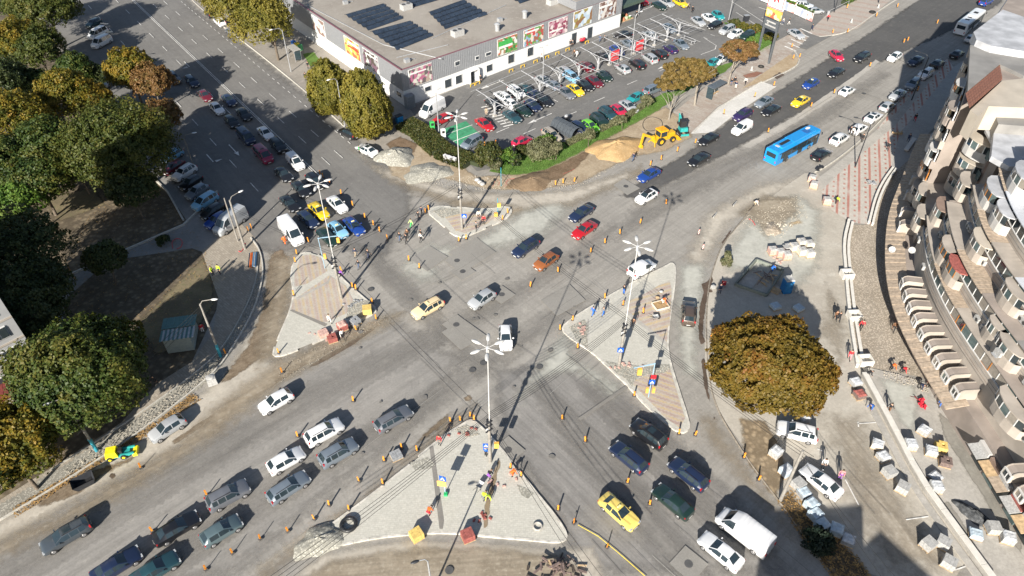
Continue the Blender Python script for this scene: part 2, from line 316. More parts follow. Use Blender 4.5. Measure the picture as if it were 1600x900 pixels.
for px in ([(270,690),(330,630),(420,565),(520,520),(610,485),(650,490),(560,540),(450,600),(340,690),(200,780),(60,850),(-40,900),(-40,850),(100,790)],[(380,905),(480,830),(560,775),(640,705),(690,655),(745,625),(750,645),(690,690),(630,735),(560,795),(480,860),(420,920)],[(540,225),(600,262),(690,292),(780,302),(880,298),(960,272),(1005,255),(1010,275),(900,325),(800,345),(700,325),(610,290)],[(1085,640),(1120,650),(1180,740),(1250,830),(1240,850),(1160,760),(1100,690)],[(415,395),(470,395),(462,480),(440,560),(400,580),(390,560),(410,470)],[(1120,380),(1200,320),(1270,300),(1300,340),(1260,370),(1180,390),(1130,420)]): sheet('tan_dust',px,TAN,zl(),feather=2.4)
# crossing: pale sanded films, patches and joints
sheet('sand_film',[(622,410),(660,375),(720,380),(800,330),(870,300),(900,330),(860,370),(790,395),(720,400),(660,430)],GREEN_D,zl(),feather=3,jit=.5)
sheet('sand_film',[(885,500),(910,560),(945,575),(985,610),(960,635),(900,590),(850,600),(815,640),(800,620),(850,540)],GREEN_D,zl(),feather=2.5,jit=.5)
sheet('sand_film',[(640,395),(690,400),(700,440),(650,450),(610,420)],GREEN_D,zl(),feather=3,jit=.5)
sheet('sand_film',[(1057,412),(1110,400),(1105,480),(1095,560),(1100,600),(1060,590),(1050,500)],GREEN_D,zl(),feather=1.8,jit=.3)
sheet('dust_film',[(1095,330),(1180,285),(1260,270),(1240,300),(1150,350),(1110,420),(1080,420),(1060,400),(1085,360)],DUST,zl(),feather=2.5,jit=.4)
sheet('dust_film',[(560,250),(620,265),(700,290),(780,300),(880,295),(980,265),(1000,275),(900,320),(820,330),(700,315),(600,280)],DUST,zl(),feather=2.,jit=.4)
# east: building lot, plaza, cobbled ramp
sheet('building_lot',[(1112,425),(1128,385),(1160,345),(1215,300),(1270,262),(1300,300),(1325,350),(1318,385),(1322,440),(1330,510),(1338,570),(1390,660),(1440,755),(1545,905),(1330,905),(1230,800),(1180,725),(1120,640),(1103,590),(1100,520)],LOT,zl(),sm=1)
sheet('sand_film',[(1180,310),(1250,300),(1290,330),(1290,420),(1240,470),(1180,430),(1130,430),(1120,400)],GREEN_D,zl(),feather=2.5,jit=.5)
TRK=gmat('tyre_tracks',(.30,.26,.205),(.37,.33,.27),(.42,.385,.325),fade=True,soft=.6,streak=-.6,az=azof(G(1480,870)-G(1300,650)),sc=.2)
sheet('tyre_track',[(1270,640),(1350,640),(1400,740),(1470,840),(1530,910),(1380,910),(1310,770),(1290,700)],TRK,zl(),feather=4)
sheet('tyre_track',[(1165,730),(1200,720),(1260,640),(1330,560),(1325,480),(1290,440),(1270,520),(1300,560)],TRK,zl(),feather=3)
sheet('soil_verge',[(1150,650),(1200,655),(1225,700),(1235,740),(1215,790),(1180,750),(1158,715)],gmat('verge_soil',(.26,.20,.13),(.32,.25,.165),(.36,.29,.2),fade=True,sc=.5,fine=4,specks=1.5),zl(),feather=1.,jit=.2)
sheet('soil_verge',[(1212,785),(1235,765),(1262,800),(1300,835),(1340,870),(1365,905),(1300,905),(1250,840)],gmat('verge_litter',(.10,.08,.055),(.15,.115,.08),(.2,.16,.11),fade=True,sc=.6,fine=5,specks=1.5),zl(),feather=.6,jit=.2)
sheet('mud_patch',[(1140,330),(1190,300),(1250,305),(1260,335),(1215,370),(1200,380),(1170,350)],DIRT,zl(),feather=2.5,jit=.4)
sheet('sand_patch',[(1228,348),(1250,342),(1255,350),(1233,356)],gmat('ochre',(.42,.31,.18),(.46,.35,.21),(.5,.4,.26),fade=True,soft=.5),zl(),feather=.8,jit=.2)
sheet('wet_trench',[(1113,427),(1115,440),(1110,452),(1120,460),(1109,458),(1104,475),(1101,500),(1099,520),(1104,537),(1093,540),(1090,520),(1092,480),(1098,458),(1095,444),(1104,440)],WET,zl(),feather=.22,jit=.12)
sheet('wet_trench',[(1093,552),(1103,565),(1105,585),(1112,640),(1120,660),(1112,655),(1100,610),(1096,580)],WET,zl(),feather=.25,jit=.12)
sheet('wet_trench',[(1148,350),(1143,364),(1130,383),(1126,380),(1138,362)],WET,zl(),feather=.22,jit=.08)
sheet('wet_trench',[(1183,318),(1172,330),(1162,340),(1164,334),(1176,320)],WET,zl(),feather=.22,jit=.05)
KD=mat('buried_kerb',(.24,.21,.17),.9,var=.3)
mb=MB(); c=smooth_poly([G(*p,.03) for p in ((1187,312),(1165,338),(1145,362),(1128,383),(1116,415),(1106,450),(1103,520),(1107,590),(1120,640),(1150,690),(1180,735),(1230,800),(1300,900))],2,False)
mb.tube(c,.11,5); struct('lot_kerb',mb,KD)
sheet('plaza',[(1283,300),(1300,280),(1350,228),(1400,165),(1440,120),(1480,92),(1500,120),(1475,160),(1440,215),(1410,265),(1385,290),(1368,320),(1360,352),(1330,348),(1300,330)],PLAZA,zl())
sheet('plaza_edge',[(1270,285),(1300,262),(1395,182),(1470,95),(1475,100),(1400,195),(1310,272),(1284,298)],CONC2,zl())
sheet('plaza_walk',[(1405,210),(1490,105),(1560,60),(1600,60),(1530,140),(1480,180),(1445,215),(1400,300),(1385,290)],gmat('walk_slabs',(.33,.32,.30),(.37,.36,.34),(.42,.41,.38)),zl())
sheet('cobbled_ramp',[(1325,352),(1360,352),(1372,318),(1398,270),(1420,250),(1400,330),(1395,400),(1405,460),(1425,530),(1480,620),(1500,640),(1440,590),(1345,572),(1330,500),(1320,440),(1318,390)],COBB,zl())
sheet('terrace',[(1345,572),(1400,585),(1450,600),(1510,660),(1545,740),(1600,830),(1700,1000),(1600,1000),(1545,905),(1430,735)],CONC2,zl())
sheet('sand_film',[(1365,585),(1430,600),(1440,640),(1430,690),(1400,660)],GREEN_D,zl(),feather=1.,jit=.2)
sheet('fresh_mortar',[(1462,640),(1490,660),(1525,720),(1565,790),(1600,850),(1600,880),(1560,820),(1510,740),(1470,680)],gmat('mortar',(.22,.21,.185),(.27,.255,.225),(.30,.29,.255),fade=True,soft=.3),zl(),feather=.5)
sheet('fresh_mortar',[(1470,785),(1482,782),(1515,830),(1535,870),(1525,870),(1490,820)],MATS['mortar'],zl(),feather=.4)
# north: car park, verge, pavement, concrete bay
sheet('car_park',[(600,205),(640,190),(690,215),(745,268),(785,262),(842,228),(905,212),(1000,165),(1040,150),(1100,118),(1150,70),(1200,60),(1260,78),(1330,40),(1370,10),(1420,-40),(1100,-120),(950,-60),(960,42),(640,168)],A_LOT,zl())
sheet('yard_store',[(395,75),(310,13),(265,-40),(330,-40),(470,20),(640,170),(660,200),(640,225),(600,240),(560,215),(483,150)],gmat('store_walk',(.25,.23,.20),(.30,.275,.24),(.34,.31,.27)),zl())
sheet('grass_verge',[(765,268),(800,240),(842,228),(885,222),(905,212),(1000,165),(1045,143),(1054,155),(1003,192),(920,241),(882,258),(852,272),(812,278)],GRASS,zl(),jit=.2)
sheet('grass_verge',[(1038,150),(1100,122),(1122,104),(1150,95),(1135,112),(1100,128),(1060,150)],GRASS,zl(),jit=.15)
sheet('grass_verge',[(1130,35),(1165,40),(1195,55),(1210,72),(1190,82),(1165,70)],GRASS,zl(),jit=.2)
sheet('grass_verge',[(473,85),(490,82),(505,100),(485,105)],GRASS,zl(),jit=.1)
sheet('north_pavement',[(1005,215),(1030,195),(1060,170),(1110,130),(1150,105),(1195,75),(1250,45),(1262,60),(1225,95),(1190,128),(1120,168),(1083,205),(1060,225)],PAVE_N,zl())
sheet('gate_pavement',[(1262,52),(1290,25),(1345,-5),(1430,-30),(1380,10),(1340,45),(1300,55),(1280,58)],gmat('pavers_gate',(.33,.29,.25),(.38,.34,.3),(.42,.39,.35),pattern=('stripes',120,3.2,(.36,.25,.21),(.38,.34,.3),(.38,.34,.30))),zl())
sheet('bus_bay',[(1078,210),(1122,168),(1190,128),(1213,136),(1150,178),(1112,208)],CONC,zl())
sheet('bay_soil',[(1158,140),(1195,113),(1235,85),(1248,92),(1243,105),(1192,128)],gmat('bay_soil',(.33,.25,.16),(.39,.31,.21),(.43,.36,.26),sc=.4),zl())
sheet('red_soil',[(1158,118),(1180,112),(1196,114),(1180,122),(1165,123)],gmat('red_soil',(.22,.11,.08),(.27,.14,.1),(.3,.18,.13),fade=True),zl(),feather=.5)
sheet('bare_soil',[(600,245),(640,222),(690,235),(745,275),(812,272),(850,265),(915,233),(1000,187),(1040,165),(1070,190),(1085,215),(1040,238),(985,248),(905,290),(820,300),(760,298),(690,280),(640,290),(610,275)],gmat('bare_soil',(.30,.235,.16),(.37,.30,.21),(.42,.36,.27),sc=.4,fine=3,fade=True,soft=.4),zl(),feather=.8,jit=.2)
sheet('dark_soil',[(800,292),(812,275),(850,265),(875,255),(920,232),(925,240),(905,262),(880,280),(840,292)],gmat('dark_soil',(.13,.09,.055),(.18,.125,.08),(.25,.19,.13),sc=.6,fade=True),zl(),feather=.8,jit=.25)
sheet('dark_soil',[(600,225),(625,212),(655,225),(650,240),(615,245)],MATS['dark_soil'],zl(),feather=.8,jit=.25)
sheet('charging_bays',[(686,205),(728,190),(755,215),(722,232)],mat('green_paint',(.05,.26,.13),.7,var=.2,scale=1.5),zl())
for (a,b,c_,d) in (((1250,42),(1262,50),(1240,62),(1228,55)),):
    pass
sheet('service_patch',[(1205,120),(1218,112),(1228,118),(1214,126)],WET,zl(),feather=.5,jit=.2)
ZT=Zc[0]+.003     # top of the ground sheets
# manhole covers and patched asphalt
MAN=mat('cast_iron',(.10,.10,.10),.7,.3); PAT=gmat('asphalt_patch',(.235,.225,.205),(.26,.25,.23),(.27,.26,.235),fine=6); PAT2=gmat('asphalt_patch_dark',(.205,.195,.178),(.22,.21,.192),(.24,.228,.208),fine=6)
for i,(u,v,k) in enumerate(((714,407,1),(723,424,1),(784,460,1),(713,507,1),(659,488,0),(738,578,0),(755,567,0),(843,573,0),(978,291,1),(579,452,0),(1076,881,1),(794,703,1),(702,891,0),(1350,146,0))):
    p=G(u,v,ZT+.0005+.0002*i)
    a_=AZ(46)*1.35;b_=AZ(136)*1.35
    if k: struct('asphalt_patch',MB().quad(p-a_-b_,p-a_+b_,p+a_+b_,p+a_-b_),PAT)
    mb=MB(); mb.cyl(p+Vector((0,0,.003)),p+Vector((0,0,.02)),.42,.42,14); struct('manhole_cover',mb,MAN)
for ji,(a,b,w_) in enumerate((((607,505),(692,592),.03),((655,560),(745,650),.025),((905,655),(1000,590),.22),((648,455),(715,425),.03),((692,440),(770,405),.03),((1245,185),(1300,150),.05),((1350,145),(1378,155),.05),((800,620),(840,570),.025),((870,480),(905,500),.05))):
    p,q=G(*a,ZT+.005+.0002*ji),G(*b,ZT+.005+.0002*ji); d=(q-p).normalized(); n_=Vector((-d.y,d.x,0))*w_
    struct('pavement_joint',MB().quad(p-n_,q-n_,q+n_,p+n_),PAT2)
SEAL=gmat('crack_sealant',(.15,.145,.135),(.17,.163,.152),(.19,.182,.17)); WORN=gmat('worn_line',(.37,.36,.335),(.40,.39,.36),(.42,.41,.38))
for k in range(26):
    g=rnd.random(); u,v=(rnd.uniform(560,960),rnd.uniform(390,640)) if g<.6 else (rnd.uniform(60,560),rnd.uniform(700,860)) if g<.8 else (rnd.uniform(880,1120),rnd.uniform(700,880))
    a_=(46 if rnd.random()<(.35 if g<.6 else 1.) else 141) if g<.8 else 141; D=AZ(a_+rnd.uniform(-2.5,2.5)); ln=rnd.uniform(3,15); w_=rnd.uniform(.012,.03); q=G(u,v,ZT+.0075+.0001*k); N_=Vector((-D.y,D.x,0)); pts=[q+D*(ln*t/4)+N_*rnd.uniform(-.12,.12) for t in range(5)]; mb=MB()
    for a,b in zip(pts[:-1],pts[1:]): mb.quad(a-N_*w_,b-N_*w_,b+N_*w_,a+N_*w_)
    struct('asphalt_seam',mb,SEAL if rnd.random()<.55 else WORN)
for k in range(26):
    u,v=rnd.uniform(450,1000),rnd.uniform(400,850); q=G(u,v,ZT+.0125+.0001*k); mb=MB(); rr=rnd.uniform(.12,.4); vs=[q+Vector((math.cos(t*.785)*rr*rnd.uniform(.6,1.2),math.sin(t*.785)*rr*rnd.uniform(.6,1.2),0)) for t in range(8)]; mb.add(vs,[tuple(range(8))]); struct('oil_spot',mb,SEAL)
for pk,px in enumerate((((640,405),(672,385),(700,402),(668,425)),((700,395),(745,372),(775,395),(735,420)),((690,520),(725,500),(760,525),(720,548)),((845,470),(890,445),(915,470),(870,495)),((958,290),(975,280),(1000,295),(980,306)))):
    sheet('asphalt_patch',px,PAT,ZT+.0038+.0001*pk)
# ---------------------------------------------------------------- painted markings of the side road (metric, along the double line)
O=G(400,185); d=AZ(142); n_=Vector((d.y,-d.x,0))      # n_ to the left-front... lateral axis
def lat(u,v): return (G(u,v)-O).dot(n_)
def lon(u,v): return (G(u,v)-O).dot(d)
def dashes(off,s0,s1,ln,gap,wd,ph=0,az=None,org=None):
    mb=MB(); D=AZ(az) if az is not None else d; N_=Vector((D.y,-D.x,0)); o_=org or O; s=s0+ph
    while s<s1:
        e=min(s+ln,s1); p=o_+N_*off+D*s; q=o_+N_*off+D*e
        mb.quad(*[Vector((k.x,k.y,ZT+.003)) for k in (p-N_*wd/2,p+N_*wd/2,q+N_*wd/2,q-N_*wd/2)]); s+=ln+gap
    return struct('lane_marking',mb,WHITE_P)
s1=lon(508,292); s0=-150
dashes(lat(207,0)-.16,s0,s1,400,0,.13); dashes(lat(207,0)+.16,s0,s1,400,0,.13)
for (u,v),e in (((237,56),lon(455,290)),((192,68),lon(420,330)),((282,46),lon(530,275)),((299,40),lon(550,265))):
    o_=lat(u,v); st=lon(u,v)-1.6; per=9.2
    dashes(o_,st-per*12,e,3.2,per-3.2,.13)
dashes(lat(470,160),lon(400,80)-60,lon(560,245),1.1,1.4,.13)
def arrow(p,az,ln=4.2,turn=0):
    D=AZ(az);N_=Vector((D.y,-D.x,0)); mb=MB(); z=Vector((0,0,ZT+.0042)); p=Vector((p.x,p.y,0))
    mb.quad(p-N_*.09+z,p+N_*.09+z,p+D*ln*.7+N_*.09+z,p+D*ln*.7-N_*.09+z)
    t=p+D*ln*.7+N_*turn*.4; e=D*.0+N_*turn; mb.add([t-N_*.42*(1 if not turn else 0)-D*.42*(1 if turn else 0)+z,t+N_*.42*(1 if not turn else 0)+D*.42*(1 if turn else 0)+z,t+(D*ln*.35 if not turn else N_*turn*1.2)+z],[(0,1,2)])
    struct('arrow_marking',mb,WHITE_P)
for u,v,a,t in ((288,97,142,1),(323,242,142,-1),(358,227,142,0)): arrow(G(u,v),a,4.6,t)
# car park markings
dF=AZ(49.5); nF=Vector((dF.y,-dF.x,0))
for u,v,a,tn in ((862,178,229,0),(1057,96,229,0),(1000,18,49,0),(787,126,229,0),(1185,12,139,0),(1190,28,139,0)): arrow(G(u,v),a,6,tn)
for (u,v),n in (((776,208),1),((818,210),1),((883,183),1),((928,160),1),((980,133),1),((1030,112),1)):
    p=G(u,v); dashes(0,0,3.,3,9,.14,az=49.5,org=p)
mb=MB()
for k in range(26):
    p=G(795,192)+dF*(k*2.6-3); p.z=ZT+.003; q=p-nF*1.2
    mb.quad(p-dF*.07,p+dF*.07,q+dF*.07,q-dF*.07)
struct('bay_marking',mb,WHITE_P)
mb=MB()
for k in range(9):
    t=k/8; a=G(752+34*t,168+30*t,ZT+.003); b=G(768+34*t,164+30*t,ZT+.003); e=(G(786,198)-G(752,168)).normalized()*.16
    a.z=b.z=ZT+.003; e.z=0; mb.quad(a-e,a+e,b+e,b-e)
struct('hatch_marking',mb,WHITE_P)
mb=MB()
for k in range(5):
    a=G(700+12*k,202-2.5*k+0,ZT+.004); 
for a,b in (((694,211),(738,195)),((708,221),(750,205))):
    p,q=G(*a,ZT+.004),G(*b,ZT+.004); N_=(q-p).normalized(); N_=Vector((-N_.y,N_.x,0))*.08; mb.quad(p-N_,q-N_,q+N_,p+N_)
struct('bay_marking',mb,WHITE_P)
mb=MB()
for k in range(6):
    a=G(1226+5*k,72-5.5*k,ZT+.003); b=G(1244+5*k,80-5.5*k,ZT+.003)
    N_=(b-a).normalized(); N_=Vector((-N_.y,N_.x,0))*.22; mb.quad(a-N_,b-N_,b+N_,a+N_)
struct('zebra_crossing',mb,WHITE_P)
for a,b in (((1060,30),(1102,48)),((1128,55),(1140,48)),((1100,60),(1119,72)),((1119,72),(1117,78)),((1117,78),(1095,86)),((770,162),(900,100)),((1142,2),(1200,40)),((1150,20),(1195,48))):
    p,q=G(*a),G(*b); D=(q-p); dashes(0,0,D.length,50,1,.13,az=azof(D),org=p)
for a,b in (((1340,663),(1372,661)),((1340,660),(1341,668)),((1415,813),(1450,808)),((1276,702),(1285,706)),((1320,750),(1341,790)),((1490,892),(1508,886))):
    p,q=G(*a),G(*b); D=(q-p); dashes(0,0,D.length,50,1,.13,az=azof(D),org=p)
# yellow tape on the asphalt
mb=MB(); mb.tube([G(*p,ZT+.03) for p in ((903,820),(935,838),(962,860),(985,880),(1010,902))],.028,5); tag(obj('warning_tape',mb,mat('tape_yellow',(.8,.62,.02),.5)),'thin yellow warning tape lying across the bottom road asphalt','tape')
# ---------------------------------------------------------------- traffic islands with kerbs
def island(name,px,top,h=.2,kw=.22,sm=1,missing=()):
    pts=ccw([Vector((p.x,p.y,0)) for p in [G(*q) for q in px]]); pts=dens(smooth_poly(pts,sm),1.0)
    bm=bmesh.new(); inn=inset(pts,kw); n=len(pts)
    vs=[bm.verts.new((p.x,p.y,h-.012)) for p in inn]; fill(bm,vs); lay=bm.verts.layers.float.new('fe')
    for f in bm.faces:
        if f.normal.z<0: f.normal_flip()
    m=bpy.data.meshes.new(name); bm.to_mesh(m); bm.free(); o=struct(name,m,top)
    for i in range(n):                      # kerb stones, one metre each, slightly uneven
        a,b=pts[i],pts[(i+1)%n]; c,e=inn[(i+1)%n],inn[i]
        if (b-a).length<.15: continue
        g=.012/max(.2,(b-a).length); hz=h+rnd.uniform(-.008,.008)
        A=a.lerp(b,g);B=b.lerp(a,g);C=c.lerp(e,g);E=e.lerp(c,g)
        if rnd.random()<.03: continue
        mb=MB().add([(A.x,A.y,0),(B.x,B.y,0),(C.x,C.y,0),(E.x,E.y,0),(A.x,A.y,hz),(B.x,B.y,hz),(C.x,C.y,hz),(E.x,E.y,hz)],[(4,5,6,7),(0,1,5,4),(1,2,6,5),(2,3,7,6),(3,0,4,7)])
        obj('kerb_stone',mb,KERB,o)
    return o
IH=.2
island('west_island',[(452,425),(466,398),(482,394),(503,400),(520,418),(545,445),(572,468),(592,485),(578,496),(545,510),(500,535),(455,553),(432,560),(424,553),(440,515),(453,485),(458,460)],ISLE)
sheet('striped_paving',[(461,430),(470,402),(485,399),(501,404),(512,425),(480,445),(460,450)],STR_W,IH+.004)
sheet('striped_paving',[(459,470),(515,432),(540,448),(552,470),(545,490),(510,505),(492,503),(455,486)],STR_W,IH+.008)
sheet('paving_joint',[(453,487),(457,485),(512,508),(508,512)],PAT2,IH+.012); sheet('paving_joint',[(462,468),(512,441),(516,432),(518,434),(514,444),(464,471)],CONC2,IH+.012)
sheet('rubble_patch',[(545,480),(556,468),(580,472),(585,485),(565,498),(540,500)],SCREE,IH+.012,jit=.15)
island('north_island',[(664,330),(682,322),(712,324),(760,328),(795,322),(802,332),(790,345),(750,362),(724,373),(706,368),(690,352)],ISLE)
sheet('striped_paving',[(695,340),(740,332),(775,340),(760,352),(728,366),(712,362)],STR_E,IH+.004)
sheet('rubble_patch',[(675,331),(690,326),(715,328),(718,336),(690,342)],SCREE,IH+.008,jit=.15)
island('east_island',[(1040,416),(1050,410),(1057,418),(1055,450),(1046,510),(1044,550),(1055,590),(1078,660),(1077,673),(1066,679),(1050,672),(1010,638),(980,604),(950,576),(925,552),(895,533),(876,517),(882,506),(905,490),(950,463),(1000,435)],ISLE)
sheet('striped_paving',[(983,472),(1045,440),(1050,455),(1042,545),(1038,532),(980,493)],STR_E,IH+.004,jit=.1)
sheet('striped_paving',[(1000,592),(1046,575),(1050,590),(1070,655),(1062,670),(1040,655),(985,598)],STR_SE,IH+.004)
sheet('paving_joint',[(976,490),(980,487),(1042,536),(1041,542)],CONC2,IH+.008); sheet('paving_joint',[(918,500),(920,500),(918,548),(914,545)],CONC2,IH+.008)
sheet('rubble_patch',[(945,565),(975,572),(1020,575),(1045,570),(1050,580),(1000,592),(985,605),(965,585)],SCREE,IH+.012,jit=.2)
sheet('rubble_patch',[(890,512),(915,502),(920,520),(918,545),(898,532)],SCREE,IH+.012,jit=.2)
island('south_island',[(728,658),(740,656),(758,672),(790,708),(835,765),(872,810),(888,836),(884,846),(870,850),(820,845),(760,840),(700,834),(650,836),(590,842),(540,852),(505,860),(486,856),(482,847),(500,832),(560,788),(625,738),(680,690)],ISLE)
sheet('paving_joint',[(671,700),(677,698),(694,815),(692,828),(687,828)],PAT2,IH+.004)
sheet('trench',[(772,735),(782,712),(780,735),(773,765),(766,790),(763,828),(754,827),(757,795),(761,770)],gmat('trench_soil',(.20,.155,.10),(.26,.205,.14),(.3,.25,.18),fade=True,soft=.2),IH+.004,feather=.15,jit=.1)
sheet('rubble_patch',[(712,672),(730,664),(745,672),(750,680),(730,686)],SCREE,IH+.008,jit=.15); sheet('rubble_patch',[(640,725),(668,715),(680,728),(672,735),(650,735)],SCREE,IH+.008,jit=.15)
sheet('rubble_patch',[(808,760),(820,762),(834,772),(826,780),(815,775)],SCREE,IH+.008,jit=.12)
# kerbs that edge the west pavement, north pavement, plaza
def kerbline(name,px,w_=.18,h=.22,sm=2,material=None,step=1.0):
    pts=smooth_poly([G(*p) for p in px],sm,False); pts=dens(pts,step,False); mb=MB(); root=None
    o=thing(name,'',''); del o['label'],o['category']; o['kind']='structure'
    for a,b in zip(pts[:-1],pts[1:]):
        d_=(b-a); 
        if d_.length<.2: continue
        mb=MB(); mb.box((0,0,h/2+rnd.uniform(-.006,.006)),(d_.length-.015,w_,h)); k=obj('kerb_stone',mb,material or KERB,o,(a+b)/2,math.atan2(d_.y,d_.x))
    return o
kerbline('west_kerb',[(392,372),(406,390),(412,420),(408,450),(395,490),(365,543),(335,585),(230,668),(120,742),(-30,832)])
kerbline('inner_kerb',[(405,392),(400,450),(360,528),(325,570),(215,650),(80,735)],w_=.12,h=.18)
kerbline('north_kerb',[(1083,208),(1122,168),(1190,128)],h=.18); kerbline('bay_kerb',[(1190,130),(1243,106),(1250,95),(1243,82),(1236,76)],h=.18)
kerbline('gate_kerb',[(1280,58),(1300,56),(1325,50),(1345,38),(1380,12),(1420,-12)],h=.18)
kerbline('plaza_kerb',[(1272,270),(1290,262),(1340,225),(1385,180),(1430,130),(1470,92)],h=.2); kerbline('store_kerb',[(270,-35),(310,13),(400,80),(483,148),(540,200)],h=.2)
kerbline('yard_kerb',[(340,300),(288,352),(182,398),(110,430)],h=.28,w_=.25,sm=0); kerbline('yard_kerb',[(222,262),(262,300),(287,345)],h=.28,w_=.25,sm=0)
# ---------------------------------------------------------------- vehicles
GLASS=mat('car_glass',(.02,.032,.04),.04,var=.1,spec=.8); TYRE=mat('tyre_rubber',(.02,.02,.02),.85); RIM=mat('alloy_rim',(.45,.45,.46),.35,.7)
HEAD=mat('headlight_glass',(.38,.40,.42),.12,var=.1); TAIL=mat('tail_light',(.42,.012,.015),.25); TRIM=mat('black_trim',(.022,.022,.024),.55); PLATE=mat('number_plate',(.7,.7,.68),.5)
PAINTS={}
def paint(c):
    cols=dict(white=(.72,.73,.74),silver=(.40,.42,.44),grey=(.15,.16,.18),bluegrey=(.17,.205,.245),black=(.012,.013,.016),navy=(.014,.024,.06),blue=(.014,.05,.24),red=(.40,.012,.02),darkred=(.12,.012,.022),maroon=(.22,.015,.05),
      yellow=(.72,.50,.02),taxi=(.70,.54,.14),cream=(.70,.56,.34),green=(.16,.50,.03),teal=(.02,.26,.28),darkteal=(.02,.06,.075),darkgreen=(.012,.03,.025),slate=(.05,.062,.075),tealgrey=(.085,.125,.14),brown=(.10,.075,.06),orange=(.26,.09,.03),lightblue=(.20,.42,.60),gold=(.42,.37,.30),purple=(.03,.02,.08),crimson=(.45,.02,.06))
    return mat('paint_'+c,cols[c],.28,.15 if c in('silver','grey','bluegrey','gold','brown') else 0,var=.05,scale=.6,coat=.8)
